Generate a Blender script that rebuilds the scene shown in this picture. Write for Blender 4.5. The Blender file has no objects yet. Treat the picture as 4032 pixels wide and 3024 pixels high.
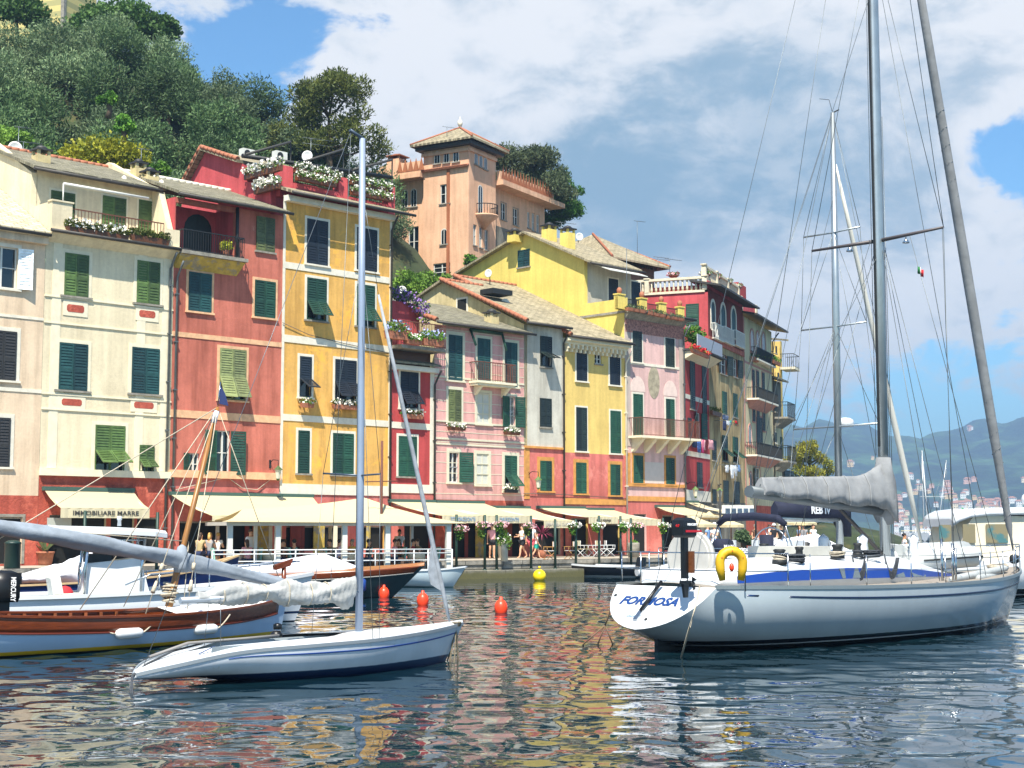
import bpy, bmesh, math, random
import numpy as np
from mathutils import Vector, Matrix
rnd = random.Random(7)
SC = bpy.context.scene
COL = SC.collection
R = math.radians
# ---------------------------------------------------------------- camera
FPX, CX, CY, HZ, EYE = 5924.0, 2016.0, 1512.0, 2085.0, 2.3      # photo pixels, metres
PITCH = math.atan((HZ - CY) / FPX)
cam = bpy.data.cameras.new('camera')
cam.sensor_width = 36.0
cam.lens = FPX / 4032 * 36
cam.clip_start, cam.clip_end = 0.5, 30000
cam_o = bpy.data.objects.new('camera', cam)
COL.objects.link(cam_o)
cam_o.location = (0, 0, EYE)
cam_o.rotation_euler = (R(90) + PITCH, 0, 0)
SC.camera = cam_o
SC.view_settings.view_transform = 'Standard'
SC.view_settings.look = 'None'
SC.view_settings.exposure = 1.0
SC.view_settings.gamma = 1.0
# ---------------------------------------------------------------- sun
SUN_EL, SUN_AZ = R(58), R(184)          # azimuth of the sun, clockwise from +Y
sd = Vector((math.sin(SUN_AZ) * math.cos(SUN_EL), math.cos(SUN_AZ) * math.cos(SUN_EL), math.sin(SUN_EL)))
sun = bpy.data.lights.new('sun', 'SUN')
sun.energy, sun.angle, sun.color = 5.0, R(0.53), (1.0, 0.94, 0.83)
sun_o = bpy.data.objects.new('sun', sun)
COL.objects.link(sun_o)
sun_o.rotation_euler = sd.to_track_quat('Z', 'Y').to_euler()
sun_o.location = (0, -20, 60)
# ---------------------------------------------------------------- world: sky and clouds
W = bpy.data.worlds.new('World')
SC.world = W
W.use_nodes = True
nt = W.node_tree
nt.nodes.clear()
class NB:
    """small node-graph builder"""
    def __init__(s, nt): s.nt = nt
    def n(s, t, **k):
        nd = s.nt.nodes.new(t)
        for a, v in k.items():
            if a == 'i':
                for key, val in v.items():
                    if isinstance(val, bpy.types.NodeSocket): s.nt.links.new(val, nd.inputs[key])
                    else: nd.inputs[key].default_value = val
            else: setattr(nd, a, v)
        return nd
    def m(s, op, a, b=0.5, c=0.0, clamp=False):
        nd = s.n('ShaderNodeMath', operation=op, i={0: a, 1: b, 2: c}); nd.use_clamp = clamp
        return nd.outputs[0]
    def mix(s, f, a, b, bt='MIX'):
        nd = s.n('ShaderNodeMix', data_type='RGBA', blend_type=bt, i={0: f, 6: a, 7: b})
        return nd.outputs[2]
    def noise(s, vec, scale, detail=4, rough=.55, dist=0.0, out=0):
        nd = s.n('ShaderNodeTexNoise', i={'Vector': vec, 'Scale': scale, 'Detail': detail, 'Roughness': rough, 'Distortion': dist})
        return nd.outputs[out]
    def ss(s, v, a, b, lo=0.0, hi=1.0):
        return s.n('ShaderNodeMapRange', interpolation_type='SMOOTHSTEP', i={0: v, 1: a, 2: b, 3: lo, 4: hi}).outputs[0]
    def mapv(s, vec, sc=(1, 1, 1), loc=(0, 0, 0)):
        return s.n('ShaderNodeMapping', i={0: vec, 1: loc, 3: sc}).outputs[0]
def lin(h):
    h = h.lstrip('#'); o = []
    for k in (0, 2, 4):
        c = int(h[k:k + 2], 16) / 255
        o.append(c / 12.92 if c < .04045 else ((c + .055) / 1.055) ** 2.4)
    return (*o, 1.0)
b = NB(nt)
sky = b.n('ShaderNodeTexSky', sky_type='NISHITA', sun_disc=False, sun_elevation=SUN_EL, sun_rotation=SUN_AZ,
          altitude=10, air_density=1.0, dust_density=0.1, ozone_density=3.0)
sky_bg = b.n('ShaderNodeBackground', i={0: b.mix(1.0, sky.outputs[0], (.62, .95, 1.1, 1), 'MULTIPLY'), 1: 0.085})
dirv = b.n('ShaderNodeTexCoord').outputs['Generated']
def blob(u, v, r, sx=1.0):
    """soft bump of 1 around the sky direction of photo pixel (u, v in 2212-wide units), r in the same units"""
    f = 3250.0
    d = b.mapv(dirv, (1 / sx, 1, 1))
    c = Vector(((u - 1106) / f, 1, (1144 - v) / f)).normalized()
    dist = b.n('ShaderNodeVectorMath', operation='DISTANCE', i={0: d, 1: (c.x / sx, c.y, c.z)}).outputs[1]
    return b.ss(dist, r / f, 0.0)
def addm(*t):
    o = t[0]
    for x in t[1:]: o = b.m('ADD', o, x)
    return o
def sc(x, k): return b.m('MULTIPLY', x, k)
warp = b.n('ShaderNodeVectorMath', operation='MULTIPLY_ADD', i={0: b.noise(dirv, 9, 3, out=1), 1: (.05,) * 3, 2: dirv}).outputs[0]
n1 = b.noise(b.mapv(warp, (1, 1, 1.7)), 7.5, 9, .56)
n2 = b.noise(b.mapv(warp, (1, 1, 1.9), (4, 2, 1)), 17, 9, .62)
dens = addm(sc(n1, 1.15), sc(n2, .62), -.46,
            sc(blob(1350, 250, 820, 1.5), .5), sc(blob(760, 200, 170), .22), sc(blob(1950, 150, 520, 1.2), .3),
            sc(blob(2000, 700, 330, 1.6), .16), sc(blob(1480, 640, 260), .1),
            sc(blob(610, 100, 210), -.24), sc(blob(460, 120, 130, .8), -.16), sc(blob(800, 25, 90), -.1),
            sc(blob(2170, 310, 170, 1.5), -.22), sc(blob(1960, 850, 300, 2), -.07), sc(blob(1450, 560, 110), -.10), sc(blob(1320, 640, 120), -.05))
mask = b.ss(dens, .45, .58)
shade = addm(sc(blob(1450, 350, 520, 1.5), .62), sc(blob(1330, 420, 220, 1.5), .35), sc(blob(880, 190, 190), .0),
             sc(b.ss(n2, .33, .68), .55), sc(b.ss(n1, .4, .62), .25), sc(blob(720, 200, 160), -.35), sc(blob(1560, 600, 190, 2), -.5), sc(b.ss(dens, .55, .95), .22), sc(blob(1150, 60, 200, 2), -.15))
shade = b.ss(shade, .3, 1.45)
ccol = b.mix(shade, (.90, .90, .91, 1), (.27, .41, .54, 1))
cl_bg = b.n('ShaderNodeBackground', i={0: ccol, 1: 0.56})
mx = b.n('ShaderNodeMixShader', i={0: b.m('MULTIPLY', mask, .97), 1: sky_bg.outputs[0], 2: cl_bg.outputs[0]})
b.n('ShaderNodeOutputWorld', i={0: mx.outputs[0]})
# ---------------------------------------------------------------- pixel rays and frames
CR = {k: v for k, v in dict(a=(0, 500, .45208), b=(0, 1250, .45208), c=(0, 1800, .45208), d=(900, 500, .45208), e=(900, 1250, .45208),
      f=(900, 1800, .45208), g=(1500, 500, .45208), h=(1600, 1150, .45208), m=(1700, 1850, .45208), i=(2300, 850, .40687), j=(2300, 1450, .40687),
      n=(2400, 1950, .40687), o=(3132, 1950, .40687), p=(2900, 1600, .51245), q=(0, 2050, .5425), r=(1000, 2124, .5425), s=(2300, 2124, .5425),
      t=(2832, 0, .5425), w=(2832, 800, .5425), x=(0, 0, .7233), y=(1000, 0, .9042), O=(0, 0, 1.8228)).items()}
def PX(c, x, y):
    ox, oy, k = CR[c]
    return ox + x * k, oy + y * k
CP, SP = math.cos(PITCH), math.sin(PITCH)
def ray(x, y):
    a, c = (x - CX) / FPX, (CY - y) / FPX
    return Vector((a, CP - c * SP, SP + c * CP))
CAM = Vector((0, 0, EYE))
def at_z(c, x, y, z=0.0):
    d = ray(*PX(c, x, y)); return CAM + d * ((z - EYE) / d.z)
def at_y(c, x, y, Y):
    d = ray(*PX(c, x, y)); return CAM + d * (Y / d.y)
class Frame:
    """local axes: x along, y left of x (into a building), z up; origin on the ground"""
    def __init__(s, o, yaw):
        s.o, s.yaw = Vector(o), yaw
        s.M = Matrix.Translation(s.o) @ Matrix.Rotation(yaw, 4, 'Z'); s.I = s.M.inverted()
    def px(s, c, x, y, ax=1, val=0.0):
        o = s.I @ CAM; d = (s.I.to_3x3() @ ray(*PX(c, x, y)))
        return o + d * ((val - o[ax]) / d[ax])
    def w(s, p): return s.M @ Vector(p)
def tag(o, label=None, cat=None, group=None, kind=None):
    for k, v in (('label', label), ('category', cat), ('group', group), ('kind', kind)):
        if v: o[k] = v
    return o
def thing(name, loc, rz, label, cat, group=None):
    o = bpy.data.objects.new(name, None); COL.objects.link(o)
    o.location = loc; o.rotation_euler = (0, 0, rz); o.empty_display_size = .3
    return tag(o, label, cat, group)
def copy_tree(o, parent=None):
    c = o.copy(); COL.objects.link(c); c.parent = parent
    for ch in list(o.children): copy_tree(ch, c)
    return c
class MB:
    def __init__(s): s.v, s.f, s.mi, s.sm = [], [], [], []
    def add(s, vs, fs, mi=0, sm=False, M=None):
        k = len(s.v)
        if M is None: s.v += [tuple(p) for p in vs]
        else: s.v += [tuple(M @ Vector(p)) for p in vs]
        for f in fs: s.f.append([i + k for i in f]); s.mi.append(mi); s.sm.append(sm)
        return s
    def box(s, x0, y0, z0, x1, y1, z1, mi=0, M=None):
        v = [(x, y, z) for z in (z0, z1) for y in (y0, y1) for x in (x0, x1)]
        return s.add(v, [(0, 2, 3, 1), (4, 5, 7, 6), (0, 1, 5, 4), (2, 6, 7, 3), (0, 4, 6, 2), (1, 3, 7, 5)], mi, False, M)
    def hexa(s, b4, t4, mi=0):
        return s.add(list(b4) + list(t4), [(3, 2, 1, 0), (4, 5, 6, 7), (0, 1, 5, 4), (1, 2, 6, 5), (2, 3, 7, 6), (3, 0, 4, 7)], mi)
    def slab(s, quad, t, mi=0):
        """a polygon of 3+ points thickened by vector t"""
        n = len(quad); q = [Vector(p) for p in quad]; t = Vector(t)
        fs = [tuple(range(n)), tuple(range(2 * n - 1, n - 1, -1))] + [(i, i + n, (i + 1) % n + n, (i + 1) % n) for i in range(n)]
        return s.add(q + [p + t for p in q], fs, mi)
    def tube(s, pts, r, n=6, mi=0, cap=True, sm=True):
        pts = [Vector(p) for p in pts]; N = len(pts)
        rs = r if isinstance(r, (list, tuple)) else [r] * N
        rings, up = [], None
        for i, p in enumerate(pts):
            t = (pts[min(i + 1, N - 1)] - pts[max(i - 1, 0)])
            t = t.normalized() if t.length > 1e-9 else Vector((0, 0, 1))
            if up is None: up = Vector((0, 0, 1)) if abs(t.z) < .9 else Vector((1, 0, 0))
            a = t.cross(up); a = a.normalized() if a.length > 1e-6 else t.orthogonal().normalized()
            bb = a.cross(t).normalized(); up = bb
            rings.append([p + (a * math.cos(2 * math.pi * k / n) + bb * math.sin(2 * math.pi * k / n)) * rs[i] for k in range(n)])
        return s.loft(rings, True, cap, mi, sm)
    def loft(s, rings, closed=True, cap=True, mi=0, sm=True):
        n = len(rings[0]); fs = []
        for i in range(len(rings) - 1):
            for k in range(n if closed else n - 1):
                a, b_ = i * n + k, i * n + (k + 1) % n
                fs.append((a, b_, b_ + n, a + n))
        s.add([p for r_ in rings for p in r_], fs, mi, sm)
        if cap and closed:
            k = len(s.v) - n * len(rings)
            s.f.append([k + i for i in range(n)][::-1]); s.mi.append(mi); s.sm.append(False)
            k = len(s.v) - n
            s.f.append([k + i for i in range(n)]); s.mi.append(mi); s.sm.append(False)
        return s
    def lathe(s, prof, c=(0, 0, 0), n=12, mi=0, sm=True, cap=True):
        return s.loft([[(c[0] + r * math.cos(2 * math.pi * k / n), c[1] + r * math.sin(2 * math.pi * k / n), c[2] + z) for k in range(n)] for r, z in prof], True, cap, mi, sm)
    def ball(s, c, r, n=10, mi=0, sc=(1, 1, 1)):
        rings = []
        for i in range(n // 2 + 1):
            t = math.pi * i / (n // 2); q = max(math.sin(t), .01)
            rings.append([(c[0] + sc[0] * r * q * math.cos(2 * math.pi * k / n), c[1] + sc[1] * r * q * math.sin(2 * math.pi * k / n), c[2] - sc[2] * r * math.cos(t)) for k in range(n)])
        return s.loft(rings, True, True, mi, True)
    def build(s, name, mat, parent=None, label=None, kind=None):
        me = bpy.data.meshes.new(name)
        me.from_pydata(s.v, [], s.f)
        for m_ in (mat if isinstance(mat, (list, tuple)) else [mat]): me.materials.append(m_)
        me.polygons.foreach_set('material_index', s.mi); me.polygons.foreach_set('use_smooth', s.sm)
        me.update()
        o = bpy.data.objects.new(name, me); COL.objects.link(o); o.parent = parent
        return tag(o, label, kind=kind)
def one(mb, name, mat, loc, rz, label, cat, group=None, kind=None):
    """a thing that is one mesh"""
    o = mb.build(name, mat); o.location = loc; o.rotation_euler = (0, 0, rz)
    return tag(o, label, cat, group, kind)
# ---------------------------------------------------------------- materials
MATS = {}
def pbr(name, c, rough=.6, metal=0.0, var=0.0, vs=3.0, bump=0.0, bs=40, spec=.5, alpha=1.0, c2=None, c2s=4, c2r=(.5, .6), trans=0, sub=0, em=None, stretch=None, rand=None):
    if name in MATS: return MATS[name]
    m = bpy.data.materials.new(name); m.use_nodes = True; t = m.node_tree; B = NB(t)
    p = t.nodes['Principled BSDF']; c = lin(c) if isinstance(c, str) else c
    vec = B.n('ShaderNodeTexCoord').outputs['Object']
    if stretch: vec = B.mapv(vec, stretch)
    src = c
    if c2:
        f = B.ss(B.noise(vec, c2s, 6, .62), *c2r); src = B.mix(f, c, lin(c2) if isinstance(c2, str) else c2)
    if var:
        k = B.ss(B.noise(vec, vs, 5, .6), .3, .7, 1 - var, 1 + var * .6)
        kk = B.n('ShaderNodeCombineColor', i={0: k, 1: k, 2: k}).outputs[0]
        src = B.mix(1.0, src, kk, 'MULTIPLY')
    if rand:
        k = B.ss(B.n('ShaderNodeObjectInfo').outputs['Random'], 0, 1, *rand); src = B.mix(1.0, src, B.n('ShaderNodeCombineColor', i={0: k, 1: k, 2: B.m('POWER', k, .8)}).outputs[0], 'MULTIPLY')
    if isinstance(src, bpy.types.NodeSocket): t.links.new(src, p.inputs['Base Color'])
    else: p.inputs['Base Color'].default_value = src
    p.inputs['Roughness'].default_value = rough; p.inputs['Metallic'].default_value = metal
    p.inputs['Specular IOR Level'].default_value = spec; p.inputs['Alpha'].default_value = alpha
    p.inputs['Transmission Weight'].default_value = trans
    if sub: p.inputs['Subsurface Weight'].default_value = sub
    if bump:
        h = B.noise(vec, bs, 4, .6)
        t.links.new(B.n('ShaderNodeBump', i={'Strength': bump, 'Distance': .02, 'Height': h}).outputs[0], p.inputs['Normal'])
    MATS[name] = m
    return m
def plaster(name, c, stain=.12, patch=None, pr=(.62, .7), rough=.9, bump=.25, streak=.12, grad=None):
    stain, streak = stain * 1.3 + .03, streak * 1.5 + .05
    """weathered limewash: broad tone drift, rain streaks, fine grain, optional worn patches of another colour"""
    m = bpy.data.materials.new(name); m.use_nodes = True; t = m.node_tree; B = NB(t); p = t.nodes['Principled BSDF']
    vec = B.n('ShaderNodeTexCoord').outputs['Object']; src = tuple(x * .76 + q for x, q in zip(lin(c), (.02, .02, .016))) + (1,)
    k = B.ss(B.noise(vec, .45, 7, .6), .3, .72, 1 - stain, 1.06)
    k2 = B.ss(B.noise(B.mapv(vec, (2.6, 2.6, .22)), 1.0, 5, .6), .35, .75, 1.05, 1 - streak)
    k3 = B.ss(B.noise(vec, 7, 5, .7), .25, .75, .93, 1.05)
    kk = B.m('MULTIPLY', B.m('MULTIPLY', k, k2), k3)
    kc = B.n('ShaderNodeCombineColor', i={0: kk, 1: B.m('POWER', kk, 1.06), 2: B.m('POWER', kk, 1.12)}).outputs[0]
    src = B.mix(1.0, src, kc, 'MULTIPLY')
    if patch:
        f = B.ss(addn(B, B.noise(vec, .55, 8, .68), B.noise(vec, 3.1, 6, .65)), *pr); src = B.mix(f, src, lin(patch))
    t.links.new(src, p.inputs['Base Color'])
    p.inputs['Roughness'].default_value = rough; p.inputs['Specular IOR Level'].default_value = .2
    h = B.noise(vec, 9, 6, .7)
    t.links.new(B.n('ShaderNodeBump', i={'Strength': bump, 'Distance': .05, 'Height': h}).outputs[0], p.inputs['Normal'])
    return m
def addn(B, a, c): return B.m('ADD', B.m('MULTIPLY', a, .7), B.m('MULTIPLY', c, .3))
def slate(name, c1, c2, row=.22, moss=None):
    """stone roof slabs: rows across the slope with broken joints"""
    m = bpy.data.materials.new(name); m.use_nodes = True; t = m.node_tree; B = NB(t); p = t.nodes['Principled BSDF']
    vec = B.n('ShaderNodeTexCoord').outputs['Object']
    br = B.n('ShaderNodeTexBrick', i={'Vector': B.mapv(B.n('ShaderNodeVectorMath', operation='MULTIPLY_ADD', i={0: B.noise(vec, 3, 3, out=1), 1: (.08,) * 3, 2: vec}).outputs[0]),
        'Color1': lin(c1), 'Color2': lin(c2), 'Mortar': tuple(x * .45 for x in lin(c1)[:3]) + (1,), 'Scale': 1, 'Mortar Size': .018, 'Brick Width': .5, 'Row Height': row, 'Bias': .1})
    k = B.ss(B.noise(vec, 1.6, 7, .7), .3, .7, .72, 1.15)
    src = B.mix(1.0, br.outputs[0], B.n('ShaderNodeCombineColor', i={0: k, 1: k, 2: k}).outputs[0], 'MULTIPLY')
    if moss: src = B.mix(B.ss(B.noise(vec, 2.3, 7, .7), .52, .66), src, lin(moss))
    t.links.new(src, p.inputs['Base Color']); p.inputs['Roughness'].default_value = .92
    t.links.new(B.n('ShaderNodeBump', i={'Strength': .6, 'Distance': .04, 'Height': br.outputs[1]}).outputs[0], p.inputs['Normal'])
    return m
GLASS = pbr('window_glass', '#141c22', .06, spec=.8)
DARK = pbr('painted_dark_interior', '#0d0f0e', .9)  # flat black that stands in for the shade behind openings
WHITE = pbr('white_paint', '#d0d0c8', .45, var=.06)
WMETAL = pbr('white_metal', '#cfd2d2', .35, var=.04)
STEEL = pbr('stainless_steel', '#b9bec2', .22, 1.0)
IRON = pbr('dark_iron', '#1d2021', .6)
RUST = pbr('rusty_iron', '#6a4030', .8, var=.3, vs=20)
GUTTER = pbr('dark_gutter', '#3a3632', .6, var=.2)
COPPER = pbr('weathered_pipe', '#6b6f70', .5, .4, var=.2)
TERRA = pbr('terracotta', '#a86a4e', .85, var=.22, vs=9)
STONE = pbr('grey_stone', '#8f8a7e', .9, var=.3, vs=4, bump=.5, bs=14)
WOODB = pbr('brown_wood', '#6b3f22', .5, var=.25, vs=6, stretch=(.3, 4, 4))
VARN = pbr('varnished_wood', '#6f3418', .25, var=.3, vs=5, stretch=(.4, 6, 6))
CANV = pbr('cream_canvas', '#c9bf9f', .85, var=.06, vs=1.5, trans=0)
BLACK = pbr('black_plastic', '#101113', .4)
SH = {'g': '#1d4434', 'o': '#58603a', 'n': '#161f2a', 't': '#1a3f40', 'k': '#1e2a28', 'w': '#dfe4ea', 'c': '#302f2e', 'l': '#4e6634', 'y': '#7c8456'}
SHM = {k: pbr('shutter_paint_' + k, v, .55, var=.25, vs=5, rand=(.7, 1.45)) for k, v in SH.items()}
def ordn(i): return ('first second third fourth fifth sixth seventh eighth ninth tenth eleventh twelfth thirteenth fourteenth fifteenth sixteenth seventeenth eighteenth nineteenth twentieth').split()[i]
# ---------------------------------------------------------------- water
def make_water():
    hf = 2.3 * 1505.0
    D = [7.0]
    while D[-1] < 90: D.append(D[-1] + max(.03, D[-1] ** 2 / hf * .36))
    while D[-1] < 9000: D.append(D[-1] * 1.05)
    D = np.array(D)
    tc = np.concatenate([[-3, -1.6, -1.0, -.7], np.linspace(-.5, .5, 520), [.7, 1.0, 1.6, 3]])
    Y, T = np.meshgrid(D, tc, indexing='ij'); X = T * Y
    Z = np.zeros_like(X); spac = np.maximum(np.gradient(D)[:, None] * np.ones_like(X), Y * .0024)
    rg = np.random.RandomState(3); NW = 64; S = .084
    patch = .75 + .38 * np.sin(X * .21 + 1.3 + .8 * np.sin(Y * .13)) * np.sin(Y * .17 + .5 + .7 * np.sin(X * .11)) + .12 * np.sin(X * .5 + Y * .3)
    ramp = np.clip(.62 + (Y - 14) * .016, .6, 1.35)
    for k in range(NW):
        L = .40 * (2.0 / .40) ** rg.rand(); th = rg.rand() * 2 * np.pi
        if rg.rand() < .25: th = np.pi / 2 + rg.randn() * .7
        kk = 2 * np.pi / L
        amp = S * np.sqrt(2 / NW) / kk
        fade = np.clip((L / spac - 2.5) / 2.5, 0, 1)
        Z += amp * fade * np.sin(kk * (np.cos(th) * X + np.sin(th) * Y) + rg.rand() * 6.28)
    Z *= patch * ramp
    nr, nc = X.shape
    me = bpy.data.meshes.new('water')
    me.vertices.add(nr * nc)
    me.vertices.foreach_set('co', np.stack([X, Y, Z], -1).astype(np.float32).ravel())
    I = np.arange(nr * nc).reshape(nr, nc)
    q = np.stack([I[:-1, :-1], I[:-1, 1:], I[1:, 1:], I[1:, :-1]], -1).reshape(-1, 4)
    me.loops.add(q.size); me.polygons.add(len(q))
    me.loops.foreach_set('vertex_index', q.ravel().astype(np.int32))
    me.polygons.foreach_set('loop_start', np.arange(0, q.size, 4, dtype=np.int32))
    me.polygons.foreach_set('use_smooth', np.ones(len(q), bool))
    me.update(calc_edges=True)
    m = bpy.data.materials.new('harbour_water'); m.use_nodes = True; t = m.node_tree; B = NB(t); p = t.nodes['Principled BSDF']
    p.inputs['Base Color'].default_value = (.004, .018, .026, 1); p.inputs['Roughness'].default_value = .015
    p.inputs['IOR'].default_value = 1.5
    vec = B.n('ShaderNodeTexCoord').outputs['Object']
    h = B.m('ADD', B.m('ADD', sc2(B, B.noise(vec, 9, 1, .4), .12), sc2(B, B.noise(vec, 2.0, 1, .4), .7)), sc2(B, B.noise(B.mapv(vec, (1, .8, 1)), .6, 2, .4), 1.6))
    t.links.new(B.n('ShaderNodeBump', i={'Strength': .3, 'Distance': .03, 'Height': h}).outputs[0], p.inputs['Normal'])
    me.materials.append(m)
    o = bpy.data.objects.new('water', me); COL.objects.link(o); o['kind'] = 'structure'
def sc2(B, x, k): return B.m('MULTIPLY', x, k)
make_water()
# ---------------------------------------------------------------- quay
ZQ = .8
EDGE = [(-60, 22), (-19, 57), (-2.75, 71), (7.5, 78.6), (14.5, 85.5), (19.5, 96), (25, 122), (27, 150)]
LAND = EDGE + [(10, 190), (-40, 230), (-120, 160), (-120, 20)]
PAVE = pbr('quay_paving', '#a59c8c', .85, var=.2, vs=2, bump=.3, bs=8)
def quay_wall_mat():
    m = bpy.data.materials.new('quay_stone'); m.use_nodes = True; t = m.node_tree; B = NB(t); p = t.nodes['Principled BSDF']
    vec = B.n('ShaderNodeTexCoord').outputs['Object']
    sx = B.n('ShaderNodeSeparateXYZ', i={0: vec})
    v2 = B.n('ShaderNodeCombineXYZ', i={0: B.m('ADD', B.m('MULTIPLY', sx.outputs[0], .7), B.m('MULTIPLY', sx.outputs[1], .7)), 1: sx.outputs[2]}).outputs[0]
    br = B.n('ShaderNodeTexBrick', i={'Vector': v2, 'Color1': lin('#77736a'), 'Color2': lin('#9a958a'), 'Mortar': lin('#45423c'), 'Scale': 1, 'Mortar Size': .02, 'Brick Width': 1.1, 'Row Height': .42})
    k = B.ss(B.noise(vec, 2.5, 7, .7), .3, .7, .6, 1.2)
    src = B.mix(1.0, br.outputs[0], B.n('ShaderNodeCombineColor', i={0: k, 1: k, 2: k}).outputs[0], 'MULTIPLY')
    src = B.mix(B.ss(B.m('ADD', sx.outputs[2], B.m('MULTIPLY', B.noise(vec, 2, 4), .25)), .62, .3), src, lin('#5d5a38'))
    t.links.new(src, p.inputs['Base Color']); p.inputs['Roughness'].default_value = .9
    t.links.new(B.n('ShaderNodeBump', i={'Strength': .7, 'Distance': .05, 'Height': B.noise(vec, 6, 6, .7)}).outputs[0], p.inputs['Normal'])
    return m
QST = quay_wall_mat()
mb = MB(); n = len(LAND)
mb.add([(x, y, ZQ) for x, y in LAND], [tuple(range(n))], 0)
mb.add([(x, y, -1.5) for x, y in LAND] + [(x, y, ZQ) for x, y in LAND], [(i, (i + 1) % n, (i + 1) % n + n, i + n) for i in range(n)], 1)
# kerb stones along the edge
def off(p, q, d):
    t = (Vector(q) - Vector(p)).normalized(); return Vector((t.y, -t.x)) * d
for i in range(1, 5):
    p, q = Vector(EDGE[i]), Vector(EDGE[i + 1]); o = off(p, q, .06); o2 = off(p, q, -.5)
    mb.hexa([(*(p + o), ZQ - .16), (*(q + o), ZQ - .16), (*(q + o2), ZQ - .16), (*(p + o2), ZQ - .16)],
            [(*(p + o), ZQ + .03), (*(q + o), ZQ + .03), (*(q + o2), ZQ + .03), (*(p + o2), ZQ + .03)], 1)
mb.build('quay', [PAVE, QST], kind='structure')
mb = MB()
p, q = Vector((-3.4, 70.4)), Vector((3.1, 75.3)); o = off(p, q, .75); o2 = off(p, q, -.3)
mb.hexa([(*(p + o), -1.4), (*(q + o), -1.4), (*(q + o2), -1.4), (*(p + o2), -1.4)], [(*(p + o), .38), (*(q + o), .38), (*(q + o2), .38), (*(p + o2), .38)])
mb.build('landing_step', QST, kind='structure')
# ---------------------------------------------------------------- hillside
def hill_z(X, Y):
    yy = min(Y, 115)
    z = 18 + .84 * (yy - 95) - .45 * (max(X, -32) + 23.6) - .38 * max(0, X + 20) - .12 * max(0, Y - 117)
    z += 1.1 * math.sin(X * .31 + Y * .2) + .7 * math.sin(X * .6 - Y * .43)
    z = max(.5, min(z, 62))
    e = X - (.62 * (Y - 78) - 6)
    return z - max(0, e) * 1.6
def grid_mesh(name, xs, ys, fz, mat, kind='structure'):
    mb = MB(); nx = len(xs)
    mb.v = [(x, y, fz(x, y)) for y in ys for x in xs]
    for j in range(len(ys) - 1):
        for i in range(nx - 1):
            mb.f.append([j * nx + i, j * nx + i + 1, (j + 1) * nx + i + 1, (j + 1) * nx + i]); mb.mi.append(0); mb.sm.append(True)
    return mb.build(name, mat, kind=kind)
EARTH = pbr('hill_earth', '#2f3a1e', .95, var=.4, vs=.5, c2='#4f4a28', c2s=.35, c2r=(.54, .66), bump=.6, bs=2)
grid_mesh('hillside', [-110 + 2.5 * i for i in range(60)], [76 + 2.5 * i for i in range(50)], lambda x, y: hill_z(x, y) - .3, EARTH)
mb = MB(); mb.loft([[(31 + r_ * 1.2 * math.cos(a) + .5 * math.sin(5 * a), 152 + r_ * math.sin(a), z + .25 * math.sin(3 * a)) for a in [6.283 * k / 20 for k in range(20)]] for r_, z in ((10, -2), (9.2, .6), (6, 1.8), (2, 2.6), (.1, 2.8))], True, True); mb.build('headland', EARTH, kind='structure')
# ---------------------------------------------------------------- far hills across the bay
def far_z(x, y):
    a = x / y; f = 3250.0; u = 1106 + a * f
    pts = [(900, 960), (1500, 940), (1700, 925), (1770, 912), (1860, 925), (1960, 940), (2030, 930), (2110, 918), (2160, 912), (2220, 898), (2400, 880), (2700, 900), (3500, 940)]
    vtop = pts[-1][1]
    if u <= pts[0][0]: vtop = pts[0][1]
    else:
        for (u0, v0), (u1, v1) in zip(pts, pts[1:]):
            if u0 <= u < u1: vtop = v0 + (v1 - v0) * (u - u0) / (u1 - u0)
    Hc = (1144 - vtop) / f * 3600
    t = min(max((y - 2200) / 1400, 0), 1)
    rid = math.sin(x * .0045 + 1.2 * math.sin(y * .0011)) * .5 + math.sin(x * .011 + y * .004) * .25 + math.sin(x * .027 - y * .013) * .1
    z = Hc * (t ** .85) * (1 + .30 * rid * (1 - t) ** .6 * (t > 0)) + 14 * math.sin(x * .02 + y * .017) * t + 7 * math.sin(x * .047 - y * .03) * t
    return z - 3 - (0 if y <= 3600 else (y - 3600) * .3)
FARM = pbr('far_wooded_slope', '#1a2f22', .95, var=.6, vs=.02, c2='#3c5836', c2s=.008, c2r=(.46, .6), bump=1.0, bs=.03)
for nd in FARM.node_tree.nodes:
    if nd.type == 'BUMP': nd.inputs['Distance'].default_value = 14
grid_mesh('far_hills', [-900 + 26 * i for i in range(150)], [2180 + 26 * i for i in range(66)], far_z, FARM)
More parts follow.
